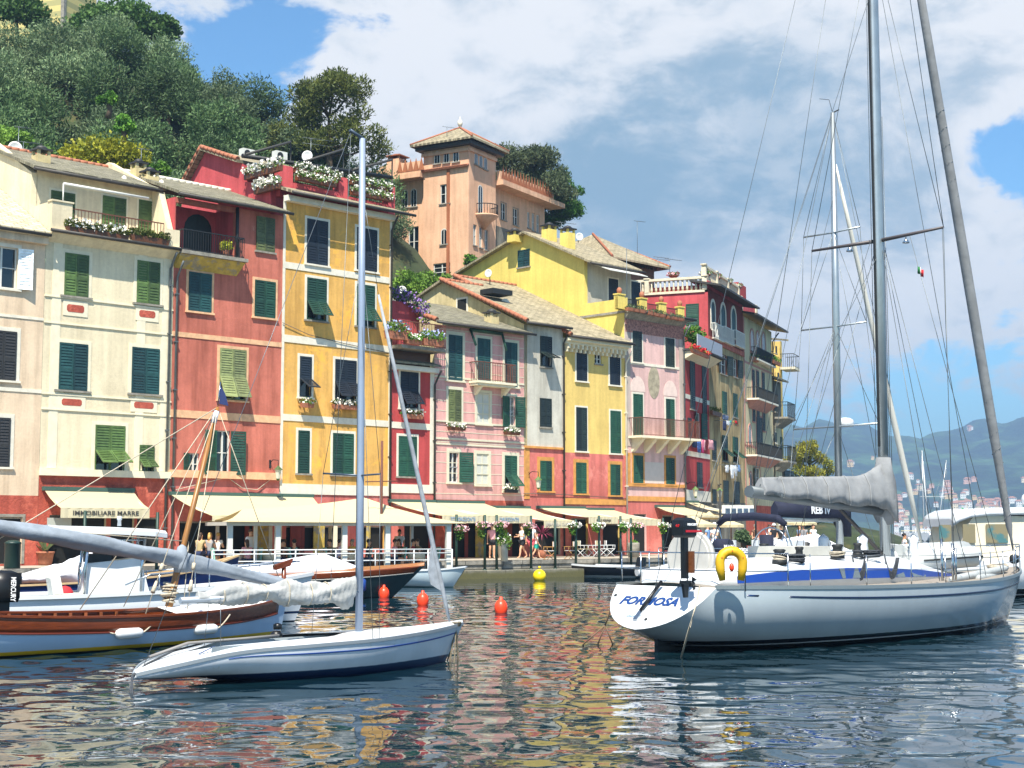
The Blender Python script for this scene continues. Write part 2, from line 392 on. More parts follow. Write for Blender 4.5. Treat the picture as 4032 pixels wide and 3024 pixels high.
# ---------------------------------------------------------------- house kit
def leaf_mb(mb, w, h, M, flap=None, pitch=.115):
    """louvred shutter leaf, x 0..w, z 0..h, y from -.045 (outside) to 0; flap: tilt of its lower half in degrees"""
    def panel(z0, z1, M):
        st = min(.07, w * .16)
        for x0, x1 in ((0, st), (w - st, w)): mb.box(x0, -.045, z0, x1, 0, z1, 0, M)
        for a, c in ((z0, z0 + .08), (z1 - .08, z1)): mb.box(st, -.043, a, w - st, -.002, c, 0, M)
        n = max(2, int((z1 - z0 - .16) / pitch)); dz = (z1 - z0 - .16) / n
        for k in range(n):
            z = z0 + .08 + dz * (k + .5); t = dz * .5
            v = [(x, y, z + q) for x in (st, w - st) for y, q in ((-.044, -t), (-.030, -t), (-.018, t * .9), (-.004, t * .9))]
            mb.add(v, [(0, 1, 5, 4), (2, 6, 7, 3), (0, 4, 6, 2), (1, 3, 7, 5)], 0, False, M)
    if not flap:
        m = h * .42; panel(0, m, M); panel(m, h, M)
    else:
        m = h * .45; panel(m, h, M)
        panel(-m, 0, M @ Matrix.Translation((0, -.01, m)) @ Matrix.Rotation(-R(flap), 4, 'X'))
        for x0, x1 in ((0, .05), (w - .05, w)): mb.box(x0, -.03, 0, x1, 0, m, 0, M)
        mb.box(.05, -.03, 0, w - .05, 0, .07, 0, M)
class House:
    def __init__(s, name, frame, label, cat='house'):
        s.f = frame; s.e = thing(name, frame.o, frame.yaw, label, cat); s.T = None; s.ff = frame; s.holes = []
    def face(s, frame):
        """work on another wall of the house"""
        s.ff = frame; s.T = s.f.I @ frame.M if frame is not s.f else None; s.holes = []
    def put(s, mb, name, mat, parent=None, label=None):
        if s.T is not None: mb.v = [tuple(s.T @ Vector(p)) for p in mb.v]
        return mb.build(name, mat, parent or s.e, label)
    def P(s, c, x, y, ax=1, val=0.0): return s.ff.px(c, x, y, ax, val)
    def rect(s, c, x0, yt, x1, yb, val=0.0):
        xm, ym = (x0 + x1) / 2, (yt + yb) / 2
        return s.P(c, x0, ym, 1, val).x, s.P(c, x1, ym, 1, val).x, s.P(c, xm, yb, 1, val).z, s.P(c, xm, yt, 1, val).z
    def win(s, c, x0, yt, x1, yb, kind='C', col='g', sur=None, sw=.13, fl=None, sill=None, name='window'):
        a, b_, z0, z1 = s.rect(c, x0, yt, x1, yb); w, h = b_ - a, z1 - z0
        s.holes.append((a, b_, z0, z1)); mb = MB(); fm = WHITE if kind[0] in 'OGA' else SHM.get(col, IRON)
        sm = sur or STONE
        if sur:
            y = -.025
            mb.box(a - sw, y, z0, a - .002, .02, z1 + sw, 0); mb.box(b_ + .002, y, z0, b_ + sw, .02, z1 + sw, 0); mb.box(a, y + .002, z1 + .002, b_, .02, z1 + sw - .002, 0)
        if kind != 'V': mb.box(a - sw - .03, -.1, z0 - .09, b_ + sw + .03, .05, z0 - .004, 0 if sur and not sill else 1)
        else: mb.box(a, .1, z1 - .08, b_, .16, z1, 1)
        if kind[0] in 'OG':
            fw = .055
            for p, q in ((a, a + fw), (b_ - fw, b_), ((a + b_) / 2 - .04, (a + b_) / 2 + .04)): mb.box(p, .09, z0, q, .15, z1, 2)
            for p, q in ((z0, z0 + fw), (z1 - fw, z1), (z0 + h * .5 - .02, z0 + h * .5 + .02)): mb.box(a + fw, .1, p, b_ - fw, .14, q, 2)
            if fl == 'grid':
                for k in (.25, .75): mb.box(a + fw, .101, z0 + h * k - .02, b_ - fw, .139, z0 + h * k + .02, 2)
        if kind[0] == 'W':                                       # blind window: painted relief
            mb.box(a, .03, z0, b_, .08, z1, 2)
            for p in (a, a + w * .47, b_ - w * .06): mb.box(p, .01, z0, p + w * .06, .03, z1, 0)
            for k in (0, .31, .64, .95): mb.box(a, .012, z0 + h * k, b_, .03, z0 + h * k + .07, 0)
            fm = s.blind
        o = s.put(mb, name, [sm, sill or STONE, fm])
        if kind[0] != 'W':
            g = MB(); g.box(a - .01, .16, z0 - .01, b_ + .01, .2, z1 + .01); s.put(g, 'pane', GLASS if kind[0] in 'OGFf' else DARK, o)  # doorways and closed shutters are backed by black, the indoor shade as colour
        sh = SHM.get(col)
        if kind[0] in 'CF' and kind != 'C1':
            for sx in (0, 1):
                l = MB(); leaf_mb(l, w / 2 - .012, h - .02, Matrix.Translation((a + .006 + sx * w / 2, -.012 + .001 * sx, z0 + .01)), (fl or 38) + 3 * sx if kind[0] == 'F' else None)
                s.put(l, 'shutter', sh, o)
        if kind in ('f', 'C1'):
            l = MB(); leaf_mb(l, w - .02, h - .02, Matrix.Translation((a + .01, -.012, z0 + .01)), (fl or 45) if kind == 'f' else None); s.put(l, 'shutter', sh, o)
        if kind[0] == 'O':
            lw = w / 2 if len(kind) == 3 or 'w' in kind else w * .8
            if fl and not isinstance(fl, str): lw = fl
            if 'L' in kind:
                M = Matrix.Translation((a - .01, -.05, z0 + .01)) @ Matrix.Rotation(-R(168), 4, 'Z')
                l = MB(); leaf_mb(l, lw, h - .02, M); s.put(l, 'shutter', sh, o)
            if 'R' in kind:
                M = Matrix.Translation((b_ + .01, -.05, z0 + .01)) @ Matrix.Rotation(-R(14), 4, 'Z')
                l = MB(); leaf_mb(l, lw, h - .02, M); s.put(l, 'shutter', sh, o)
        return o, (a, b_, z0, z1)
    def arch(s, c, x0, yt, x1, yb, sur=None, glass=GLASS, frame=WHITE, sw=.14, name='window'):
        """round-headed window set in the wall"""
        a, b_, z0, z1 = s.rect(c, x0, yt, x1, yb); r = (b_ - a) / 2; cx = (a + b_) / 2; zs = z1 - r; N = 8
        arc = [(cx - r * math.cos(math.pi * k / N), zs + r * math.sin(math.pi * k / N)) for k in range(N + 1)]
        pl = [(a, z0)] + arc + [(b_, z0)]
        mb = MB()
        def band(pts, w, y0, y1, mi):
            for (xa, za), (xb, zb) in zip(pts, pts[1:]):
                def o_(x, z):
                    v = Vector((x - cx, max(z - zs, 0))); v = v.normalized() * w if v.length > 1e-6 else Vector((0, 0))
                    return (x + (w if x > cx else -w) if z <= zs + 1e-6 else x + v.x, z + (v.y if z > zs else 0))
                oa, ob = o_(xa, za), o_(xb, zb)
                mb.hexa([(xa, y1, za), (xb, y1, zb), (ob[0], y1, ob[1]), (oa[0], y1, oa[1])], [(xa, y0, za), (xb, y0, zb), (ob[0], y0, ob[1]), (oa[0], y0, oa[1])], mi)
        if sur: band(pl, sw, -.05, -.002, 0)
        band(pl, -.06, -.022, -.003, 1)
        mb.box(cx - .025, -.02, z0, cx + .025, -.004, z1 - .05, 1)
        mb.box(a - .12, -.12, z0 - .1, b_ + .12, -.004, z0 - .005, 0)
        o = s.put(mb, name, [sur or STONE, frame])
        g = MB(); g.slab([(x, -.012, z) for x, z in pl], (0, .008, 0)); s.put(g, 'pane', glass, o)
        return o, (a, b_, z0, z1)
    def wall(s, x0, x1, z0, z1, mat, depth=.2, mats=None, name='wall', y=0.0, bands=()):
        """front wall with the holes of its windows cut out; bands: (z, material index above it)"""
        xs = sorted({x0, x1} | {v for h in s.holes for v in h[:2] if x0 < v < x1})
        zs = sorted({z0, z1} | {v for h in s.holes for v in h[2:] if z0 < v < z1} | {z for z, _ in bands})
        mb = MB()
        for i in range(len(xs) - 1):
            for j in range(len(zs) - 1):
                cx, cz = (xs[i] + xs[i + 1]) / 2, (zs[j] + zs[j + 1]) / 2
                if any(h[0] < cx < h[1] and h[2] < cz < h[3] for h in s.holes): continue
                mi = 0
                for z, k in bands:
                    if cz > z: mi = k
                mb.add([(xs[i], y, zs[j]), (xs[i + 1], y, zs[j]), (xs[i + 1], y, zs[j + 1]), (xs[i], y, zs[j + 1])], [(0, 1, 2, 3)], mi)
        for a, b_, c, d in s.holes:
            for q in ([(a, c), (a, d)], [(b_, d), (b_, c)], [(a, d), (b_, d)], [(b_, c), (a, c)]):
                (p, r), (u, w) = q
                mb.add([(p, y, r), (p, y + depth, r), (u, y + depth, w), (u, y, w)], [(0, 1, 2, 3)], len(bands) and bands[-1][1])
        return s.put(mb, name, mats or mat)
    def side(s, x, pts, mat, name='side_wall', t=.3):
        """a party or gable wall: polygon of (y, z) at local x, thickened inwards"""
        mb = MB(); mb.slab([(x, y, z) for y, z in pts], (t, 0, 0)); return s.put(mb, name, mat)
    def bandbox(s, x0, x1, z0, z1, mat, name='string_course', d=.03, y=0.0):
        mb = MB(); mb.box(x0, y - d, z0, x1, y + .02, z1); return s.put(mb, name, mat)
    def band(s, c, xl, yl, yr_top, th, mat, x0, x1, name='string_course', d=.03):
        """band whose top edge is at pixel (xl, yl); th is its height in crop pixels"""
        zt, zb = s.P(c, xl, yl).z, s.P(c, xl, yl + th).z
        return s.bandbox(x0, x1, zb, zt, mat, name, d)
    def roof(s, x0, x1, y0, z0, y1, z1, mat, t=.14, ridge=TERRA, back=6.0, name='roof', verge=None):
        mb = MB()
        mb.slab([(x0, y0, z0), (x1, y0, z0), (x1, y1, z1), (x0, y1, z1)], (0, 0, t))
        mb.slab([(x0, y1, z1), (x1, y1, z1), (x1, y1 + back, z1 - back * .35), (x0, y1 + back, z1 - back * .35)], (0, 0, t))
        o = s.put(mb, name, mat)
        if ridge:
            r = MB(); n = int((x1 - x0) / .38)
            for k in range(n):
                xa = x0 + (x1 - x0) * k / n; r.tube([(xa, y1, z1 + t - .02), (xa + (x1 - x0) / n * 1.06, y1, z1 + t + .02)], [.13, .11], 8)
            s.put(r, 'ridge_tiles', ridge, o)
        if verge:
            r = MB(); L = math.hypot(y1 - y0, z1 - z0); n = int(L / .36)
            for k in range(n):
                f, g = k / n, (k + 1.05) / n
                r.tube([(x0 + .02, y0 + (y1 - y0) * f, z0 + (z1 - z0) * f + t), (x0 + .02, y0 + (y1 - y0) * g, z0 + (z1 - z0) * g + t + .03)], [.14, .12], 8)
            s.put(r, 'verge_tiles', verge, o)
        return o
    def gutter(s, x0, x1, y, z, name='gutter'):
        mb = MB(); mb.tube([(x0, y, z), (x1, y, z)], .075, 8); return s.put(mb, name, GUTTER)
    def pipe(s, x, z0, z1, y=-.1, mat=None, kick=.5):
        mb = MB(); mb.tube([(x, y - kick, z1), (x, y - kick * .6, z1 - .25), (x, y, z1 - .7), (x, y, z0)], .055, 8)
        z = z1 - 1.5
        while z > z0: mb.box(x - .08, y - .08, z, x + .08, y + .1, z + .05); z -= 2.2
        return s.put(mb, 'downpipe', mat or COPPER)
    def rail(s, x0, x1, y, z0, z1, mat=None, sp=.12, r=.011, name='railing', ends=None, scroll=False):
        mb = MB(); n = max(2, int((x1 - x0) / sp)); bt = .02
        mb.box(x0, y - bt, z1 - .05, x1, y + bt, z1); mb.box(x0, y - .015, z0 + .06, x1, y + .015, z0 + .09)
        for k in range(n + 1): x = x0 + (x1 - x0) * k / n; mb.box(x - r, y - r, z0, x + r, y + r, z1 - .05)
        if ends:
            for x in (x0, x1):
                m_ = max(2, int(abs(ends) / sp))
                mb.box(x - bt, y, z1 - .05, x + bt, y + ends, z1 - .001)
                for k in range(1, m_): yy = y + ends * k / m_; mb.box(x - r, yy - r, z0, x + r, yy + r, z1 - .05)
        return s.put(mb, name, mat or IRON)
def chimney(h, x, y, z, w, hh, mat, parent=None, cap=SHM['c'], name='chimney'):
    mb = MB(); mb.box(x - w / 2, y - w / 2, z, x + w / 2, y + w / 2, z + hh, 0)
    for sx in (-1, 1):
        for sy in (-1, 1): mb.box(x + sx * w * .4 - .06, y + sy * w * .4 - .06, z + hh, x + sx * w * .4 + .06, y + sy * w * .4 + .06, z + hh + .22, 0)
    mb.box(x - w * .62, y - w * .62, z + hh + .22, x + w * .62, y + w * .62, z + hh + .3, 1)
    mb.lathe([(w * .55, .3), (w * .3, .45), (.02, .52)], (x, y, z + hh), 8, 1)
    return h.put(mb, name, [mat, cap], parent)
# facade frames
M1 = Frame((-20.57, 63.0, ZQ), R(45))
P9 = M1.px('j', 975, 700)
o9 = M1.w((P9.x, 0, 0))
M2 = Frame((o9.x, o9.y, ZQ), R(90 - 22))
def s1(c, x, y): return M1.px(c, x, y).x
def s2(c, x, y): return M2.px(c, x, y).x
def sub(fr, x): return Frame(fr.w((x, 0, 0)), fr.yaw)
CREAMW = pbr('cream_trim', '#e3d9bd', .85, var=.08)
OCHT = pbr('ochre_trim', '#c98f4a', .85, var=.2)
WTRIM = pbr('white_trim', '#ddd6c4', .85, var=.1)
SALT = pbr('pale_salmon_trim', '#dcae86', .85, var=.2)
YTRIM = pbr('yellow_fascia', '#b9a04c', .9, var=.25, c2='#9a9078', c2s=2.5, c2r=(.5, .6))
PL = dict(
 peach=plaster('peach_plaster', '#fbdfbe', .08), cream=plaster('cream_plaster', '#faeac6', .07, streak=.06),
 red=plaster('rough_red_plaster', '#d4624f', .2, '#c86a55', (.5, .6), bump=.9), salmon=plaster('salmon_plaster', '#de7e6a', .2, '#cf9c84', (.60, .68), streak=.2),
 ochre=plaster('ochre_plaster', '#f8c066', .12, '#f0b450', (.5, .62), streak=.16), carmine=plaster('carmine_plaster', '#de5a60', .14, streak=.12),
 crim=plaster('red_plaster', '#cc4a4c', .14), pinks=plaster('rose_plaster', '#f3b6ae', .08), rosel=plaster('coral_plaster', '#ea8076', .2, '#d8857a', (.5, .62)),
 white=plaster('grey_white_plaster', '#e4dfd0', .16, '#b3ad9e', (.6, .7)), yellow=plaster('yellow_plaster', '#f8d67c', .08, streak=.06),
 lemon=plaster('lemon_plaster', '#f6dd74', .05, streak=.05), pinkb=plaster('pale_pink_plaster', '#f4c8c1', .08), weath=plaster('weathered_beige_plaster', '#dfc490', .3, '#8f8875', (.55, .68), streak=.4),
 dred=plaster('dark_red_plaster', '#8f3c38', .2), creamy=plaster('pale_yellow_plaster', '#f4e4b8', .1, streak=.2), apri=plaster('apricot_plaster', '#f8c49e', .1, '#e4ae88', (.58, .68), streak=.08),
 butter=plaster('butter_plaster', '#f2dfa8', .2, '#cbb98c', (.55, .68)), grey=plaster('grey_plaster', '#8e8b80', .3, streak=.3))
SLD = slate('grey_slate_roof', '#6f6a58', '#8a8570', .2, '#5c5a40')
SLL = slate('pale_slate_roof', '#b3a88a', '#c8bda0', .22)
SLM = slate('brown_slate_roof', '#8f846a', '#a89c80', .2, '#6f6a50')
def piers(h, c, x0, x1, n, y):
    """door frames and piers standing in a dark shopfront"""
    for k in range(1, n):
        x = h.P(c, x0 + (x1 - x0) * k / n, y).x; w = .12 if k % 2 else .34
        h.bandbox(x - w, x + w, .0, 2.75, (CREAMW, PL['dred'], YTRIM)[k % 3], 'shopfront_pier', .02)  # dark red piers have the shade inside put into their colour
# ---- peach house (far left)
fa = sub(M1, s1('b', 360, 700) - 6.5); h = House('peach_house', fa, 'peach house at the far left edge with white window surrounds and a pale slate roof'); L = 6.49
h.win('a', -115, 1040, 150, 1400, 'OR', 'w', WTRIM, .16, .62)
h.win('b', -90, 115, 140, 545, 'C', 'c', WTRIM, .17); h.win('b', -130, 870, 85, 1300, 'C', 'c', WTRIM, .17)
h.win('c', -60, 520, 190, 930, 'V', sur=STONE, sw=.12, name='doorway')
zr = h.P('c', 150, 333).z; ze = h.P('a', 150, 925).z
h.wall(0, L, -.05, ze, None, mats=[PL['red'], PL['peach']], bands=((zr, 1),))
h.band('a', 100, 1635, 0, 24, WTRIM, 0, L); h.band('b', 150, 615, 0, 32, WTRIM, 0, L)
zrd = h.P('a', 100, 425, 1, 7).z
h.roof(-6, L - .01, -.45, ze + .02, 7, zrd, SLL); h.gutter(-6, L - .02, -.5, ze + .02)
h.bandbox(-6, L - .02, ze - .35, ze - .04, PL['peach'], 'cornice', .3)
# ---- cream house
fa = sub(M1, s1('b', 360, 700)); L = s1('b', 1490, 700) - s1('b', 360, 700) - .01
h = H1 = House('cream_house', fa, 'tall cream house with painted pilasters, red plaques and a terrace under its roof')
for a in ((560, 1105, 770, 1475, 'l'), (1190, 1170, 1390, 1540, 'l')): h.win('a', *a[:4], 'C', a[4], CREAMW, .16, sill=STONE)
for a in ((510, 225, 760, 635), (1145, 265, 1385, 665)): h.win('b', *a, 'C', 't', CREAMW, .16, sill=STONE)
h.win('b', 825, 940, 1085, 1345, 'F', 'l', CREAMW, .16, 52); h.win('b', 1210, 1110, 1340, 1350, 'F', 'l', None, .02, 50)
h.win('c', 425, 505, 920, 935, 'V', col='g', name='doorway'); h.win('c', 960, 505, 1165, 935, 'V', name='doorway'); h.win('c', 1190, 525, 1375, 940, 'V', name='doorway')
zl = h.P('b', 900, 1385).z; zt = h.P('a', 900, 1000).z
h.wall(0, L, -.05, zt, None, mats=[PL['red'], PL['cream']], bands=((zl, 1),))
h.bandbox(0, L, zl - .02, zl + .28, CREAMW, 'ledge', .16)
for yb in (('b', 900, 85), ('b', 900, 690), ('b', 900, 820), ('a', 900, 1520)): h.band(*yb, 0, 12, CREAMW, 0, L, d=.05)
for x in (.35, 4.5, L - .55): h.bandbox(x, x + .42, zl + .3, zt - .2, CREAMW, 'pilaster', .022)
for c in (('a', 580, 1550, 730, 1615), ('a', 1210, 1600, 1350, 1660), ('b', 535, 710, 710, 768), ('b', 1165, 738, 1335, 793)):
    a, b_, z0, z1 = h.rect(*c); mb = MB(); q = .07
    mb.slab([(a - .18, -.026, z0 - .17), (b_ + .18, -.026, z0 - .17), (b_ + .18, -.026, z1 + .17), (a - .18, -.026, z1 + .17)], (0, .01, 0), 1)
    mb.slab([(a + q, -.034, z0), (b_ - q, -.034, z0), (b_, -.034, z0 + q), (b_, -.034, z1 - q), (b_ - q, -.034, z1), (a + q, -.034, z1), (a, -.034, z1 - q), (a, -.034, z0 + q)], (0, .01, 0), 0)
    h.put(mb, 'plaque', [PL['red'], CREAMW])
mb = MB(); mb.slab([(0, -.55, zt), (L, -.55, zt), (L, 1.9, zt), (0, 1.9, zt)], (0, 0, .16)); mb.hexa([(0, -.02, zt - .35), (L, -.02, zt - .35), (L, 0, zt - .35), (0, 0, zt - .35)], [(0, -.5, zt - .01), (L, -.5, zt - .01), (L, 0, zt - .01), (0, 0, zt - .01)])
h.put(mb, 'terrace_slab', PL['cream']); h.gutter(-.1, L + .5, -.62, zt + .06)
YB = 1.5
f0 = Frame(fa.w((0, YB, 0)), fa.yaw); h.face(f0)
for a in ((440, 565, 650, 835), (890, 610, 1095, 890), (1205, 645, 1390, 915)): h.win('a', *a, 'C', 'l', CREAMW, .1)
ze = h.P('a', 950, 515).z; h.wall(.25, L - .35, zt - ZQ + ZQ, ze + .2, PL['cream'])
h.face(fa)
h.side(0, [(YB, zt), (9.5, zt), (9.5, ze + 1.5), (5.5, ze + 2.2), (YB, ze)], PL['cream']); h.side(L - .32, [(-.3, zt + .15), (9.5, zt), (9.5, ze + 1.5), (5.5, ze + 2.2), (.9, ze)], PL['cream'])
mb = MB(); mb.box(0, -.45, zt + .16, .95, -.15, zt + 1.35); mb.box(-.04, -.5, zt + 1.35, 1.0, -.1, zt + 1.42); mb.box(0, -.15, zt + .16, .2, YB, zt + 1.35); h.put(mb, 'parapet', PL['cream']); mb = MB(); mb.box(L - .75, -.45, zt + .16, L, -.15, zt + .95); h.put(mb, 'parapet', PL['cream'])
h.rail(.96, L - .76, -.32, zt + .2, zt + 1.2, sp=.16, mat=RUST)
zrd = h.P('a', 800, 350, 1, 5.6).z
rf = h.roof(-.15, L - .25, .95, ze + .05, 5.6, zrd, SLD); h.gutter(-.2, L - .1, .88, ze + .05); h.pipe(L - .22, 0, zt - .1); 
p = h.P('a', 355, 350, 1, 3.0); chimney(h, p.x, 3, p.z - .4, .62, .9, PL['butter'], rf); p = h.P('a', 1205, 420, 1, 3.6); chimney(h, p.x, 3.6, p.z - .5, .55, .8, PL['butter'], rf); p = h.P('a', 1305, 440, 1, 2.9); chimney(h, p.x, 2.9, p.z - .3, .6, .3, PL['butter'], rf)
for x, y in ((485, 420), (725, 450), (1080, 485), (1405, 520)):
    p = h.P('a', x, y, 1, 2.2); mb = MB(); mb.lathe([(.26, -.15), (.2, .05), (.11, .12), (.11, .28), (.02, .34)], p, 8); h.put(mb, 'roof_vent', WTRIM, rf)
mb = MB(); z = h.P('a', 900, 555, 1, .5).z; mb.tube([(1.0, .5, z), (L - 1.1, .5, z)], .07, 8); mb.tube([(1.0, .5, z), (1.0, .5, zt + 1.3)], .03, 6); h.put(mb, 'awning_roller', WHITE)
# ---- salmon house
x0 = s1('b', 1490, 700); fa = sub(M1, x0); L = s1('e', 455, 700) - x0 - .01
h = House('salmon_house', fa, 'faded salmon red house with a recessed loggia balcony at its top left corner')
h.win('d', 240, 785, 400, 1085, 'C', 'o', None, .05); h.win('a', 1640, 1270, 1840, 1610, 'C', 't', SALT, .13); h.win('d', 225, 1340, 405, 1660, 'C', 'g', SALT, .13)
h.win('b', 1910, 275, 2140, 720, 'F', 'y', SALT, .14, 24); h.win('b', 1885, 985, 2002, 1372, 'OLRw', 'g', None, .04, .74); h.win('b', 1648, 1182, 1735, 1372, 'OL', 'g', None, .04, .34)
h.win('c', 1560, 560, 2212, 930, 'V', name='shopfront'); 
ze = h.P('d', 250, 735).z; lo = h.P('a', 1700, 1110).z
a = h.P('a', 1605, 900).x; b_ = h.P('a', 2050, 900).x
h.holes.append((.02, b_, lo, ze - .25)); zb = h.P('b', 1800, 1400).z
h.wall(0, L, -.05, ze, None, mats=[PL['rosel'], PL['salmon']], bands=((zb, 1),)); h.holes.pop()
mb = MB(); mb.box(.02, 1.7, lo - .3, b_, 1.9, ze); mb.box(.0, 0.01, lo - .3, .05, 1.7, ze); mb.box(b_, .21, lo, b_ + .15, 1.7, ze); h.put(mb, 'loggia_wall', PL['carmine'])
f0 = Frame(fa.w((0, 1.7, 0)), fa.yaw); h.face(f0); o, q = h.arch('a', 1600, 760, 1842, 1180, None, SHM['k'], SHM['k'], name='loggia_door'); h.face(fa)
mb = MB(); mb.box(-.02, -.75, lo - .16, b_ + .25, 1.72, lo); mb.hexa([(0, -.02, lo - .75), (b_ + .1, -.02, lo - .75), (b_ + .1, .0, lo - .75), (0, 0, lo - .75)], [(-.02, -.6, lo - .17), (b_ + .2, -.6, lo - .17), (b_ + .2, 0, lo - .17), (-.02, 0, lo - .17)], 1); h.put(mb, 'balcony_slab', [STONE, YTRIM])
h.rail(.1, b_ + .1, -.6, lo, lo + 1.0, sp=.13, ends=.6); mb = MB(); mb.tube([(b_ + .05, -.08, 0 + lo), (b_ + .05, -.08, ze)], .08, 8); h.put(mb, 'post', IRON)
h.band('b', 1800, 150, 0, 42, SALT, 0, L); h.band('b', 1800, 820, 0, 65, SALT, 0, L); h.bandbox(0, L, zb, zb + .34, SALT, 'ledge', .16)
zrd = h.P('d', 60, 590, 1, 4.6).z; h.roof(0, L, -.55, ze + .02, 4.6, zrd, SLD, ridge=WTRIM, back=1); h.gutter(-.2, L + .15, -.62, ze + .03); h.pipe(.14, 0, lo - .5, mat=COPPER)
piers(h, 'f', 20, 730, 5, 930 - 360)
# ---- ochre house with the flowered roof terrace
x0 = s1('e', 455, 700); fa = sub(M1, x0); L = s1('e', 1412, 700) - x0 - .01
h = H3 = House('ochre_house', fa, 'tall ochre yellow house with white bands and a red flowered roof terrace'); 
for a in ((680, 810, 862, 1200), (1115, 885, 1290, 1255)): h.win('d', *a, 'C', 'n', WTRIM, .13)
for a in ((680, 1320, 850, 1685), (1115, 1375, 1270, 1738)): h.win('d', *a, 'F', 'g', WTRIM, .13, 36, sill=STONE)
h.win('e', 617, 340, 720, 695, 'f', 'n', WTRIM, .13, 58); h.win('e', 925, 370, 1110, 725, 'F', 'n', WTRIM, .13, 34); h.win('e', 603, 985, 702, 1358, 'C1', 'g', WTRIM, .13, sill=STONE); h.win('e', 905, 1010, 1086, 1370, 'C', 'g', WTRIM, .13, sill=STONE)
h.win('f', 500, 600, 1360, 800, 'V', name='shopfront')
ze = h.P('d', 980, 690).z; zb = h.P('f', 700, 325).z
h.wall(0, L, -.05, ze, None, mats=[PL['rosel'], PL['ochre']], bands=((zb, 1),))
h.band('d', 900, 1235, 0, 55, WTRIM, 0, L); h.band('e', 900, 195, 0, 62, WTRIM, 0, L); h.band('e', 900, 868, 0, 55, WTRIM, 0, L); h.bandbox(0, L, zb, zb + .5, WTRIM, 'string_course', .05)
h.bandbox(0, .14, zb, ze, WTRIM, 'corner_strip', .028); h.bandbox(L - .14, L, zb, ze, WTRIM, 'corner_strip', .028)
h.bandbox(0, L, ze - .3, ze - .02, WTRIM, 'cornice', .35)
rf = h.roof(-.05, L + .3, -.75, ze + .0, 1.1, ze + .62, SLM, ridge=None, back=.1); h.gutter(-.1, L + .9, -.85, ze + .02); h.pipe(L - .08, 0, ze - .1, mat=GUTTER)
YT = .75; zt0 = ze + .45
f0 = Frame(fa.w((0, YT, 0)), fa.yaw); h.face(f0)
mb = MB(); zt = [h.P('d', 500, 330).z, h.P('d', 1000, 425).z, h.P('d', 1420, 510).z]; tops = []
for xa, xb, zz in ((452, 562, 335), (962, 1038, 440), (1392, 1450, 520)):
    p, q = h.P('d', xa, zz), h.P('d', xb, zz); mb.box(p.x, 0, zt0 - .3, q.x, .5, p.z + .05); tops.append((p.x, q.x, p.z)); h.put(mb, 'terrace_pier', PL['carmine']); mb = MB()
mb.box(tops[0][1], .05, zt0 - .3, tops[1][0], .3, zt0 + .5); h.put(mb, 'terrace_parapet', PL['carmine']); mb = MB(); mb.box(tops[1][1], .05, zt0 - .3, tops[2][0], .3, zt0 + .35); h.put(mb, 'terrace_parapet', PL['carmine'])
h.rail(tops[0][1], tops[1][0], .15, zt0 + .5, tops[0][2] - .15, RUST, .14); h.rail(tops[1][1], tops[2][0], .15, zt0 + .3, tops[1][2] - .15, RUST, .14)
h.face(fa); T3 = (tops, zt0, YT)
mb = MB(); mb.box(1.0, 6.2, ze, L - .1, 6.5, tops[0][2] + .9); h.put(mb, 'terrace_back_wall', PL['carmine'])
# red gable wall over the neighbour's roof
g = [h.P('a', x, y, 0, 0) for x, y in ((1790, 215), (2110, 320), (1625, 530))]
hi = h.P('d', 120, 340, 0, 0); lo_ = h.P('d', 245, 620, 0, 0)
h.side(0, [(YT, ze - 3), (11, ze - 3), (g[2].y, g[2].z), (g[0].y, g[0].z), (g[1].y, g[1].z), (g[1].y - .02, g[1].z - .9), (YT + .4, zt0 + .25)], PL['carmine'], 'gable_wall', .3)
mb = MB(); A, B_, C_ = [Vector((0, p.y, p.z)) for p in (g[1], g[0], g[2])]
for p, q in ((A, B_), (B_, C_)): mb.slab([p + Vector((-.35, 0, .02)), p + Vector((L * .8, 0, .02)), q + Vector((L * .8, 0, .02)), q + Vector((-.35, 0, .02))], (0, 0, .16))
rr = h.put(mb, 'upper_roof', SLM); mb = MB()
for p, q in ((A, B_), (C_, B_)):
    n = int((q - p).length / .36)
    for k in range(n): mb.tube([p.lerp(q, k / n) + Vector((-.28, 0, .2)), p.lerp(q, (k + 1.05) / n) + Vector((-.28, 0, .22))], [.14, .11], 8)
h.put(mb, 'verge_tiles', TERRA, rr)
h = H3; piers(h, 'f', 500, 1360, 6, 640)
# ---- narrow red house
x0 = s1('e', 1412, 700); fa = sub(M1, x0); L = s1('e', 1790, 700) - x0 - .01
h = H4 = House('narrow_red_house', fa, 'narrow red house with white trim and a balcony crowded with flowers on top')
h.win('e', 1495, 475, 1650, 792, 'F', 'n', WTRIM, .13, 36); h.win('e', 1478, 1035, 1636, 1385, 'C', 'g', WTRIM, .13, sill=STONE); h.win('f', 1530, 560, 1760, 860, 'V', name='shopfront')
zc = h.P('e', 1600, 420).z; zb = h.P('e', 1600, 1530).z
h.wall(0, L, -.05, zc, None, mats=[PL['rosel'], PL['crim']], bands=((zb, 1),)); h.band('e', 1600, 918, 0, 55, WTRIM, 0, L); h.bandbox(L - .28, L, zb, zc, WTRIM, 'corner_strip', .028); h.bandbox(0, L, zb, zb + .45, WTRIM, 'string_course', .04)
mb = MB(); mb.box(-.05, -.35, zc - .3, L + .05, .1, zc - .05); mb.slab([(-.1, -.5, zc), (L + .1, -.5, zc), (L + .1, .6, zc + .3), (-.1, .6, zc + .3)], (0, 0, .1), 1); h.put(mb, 'cornice', [WTRIM, SLD])
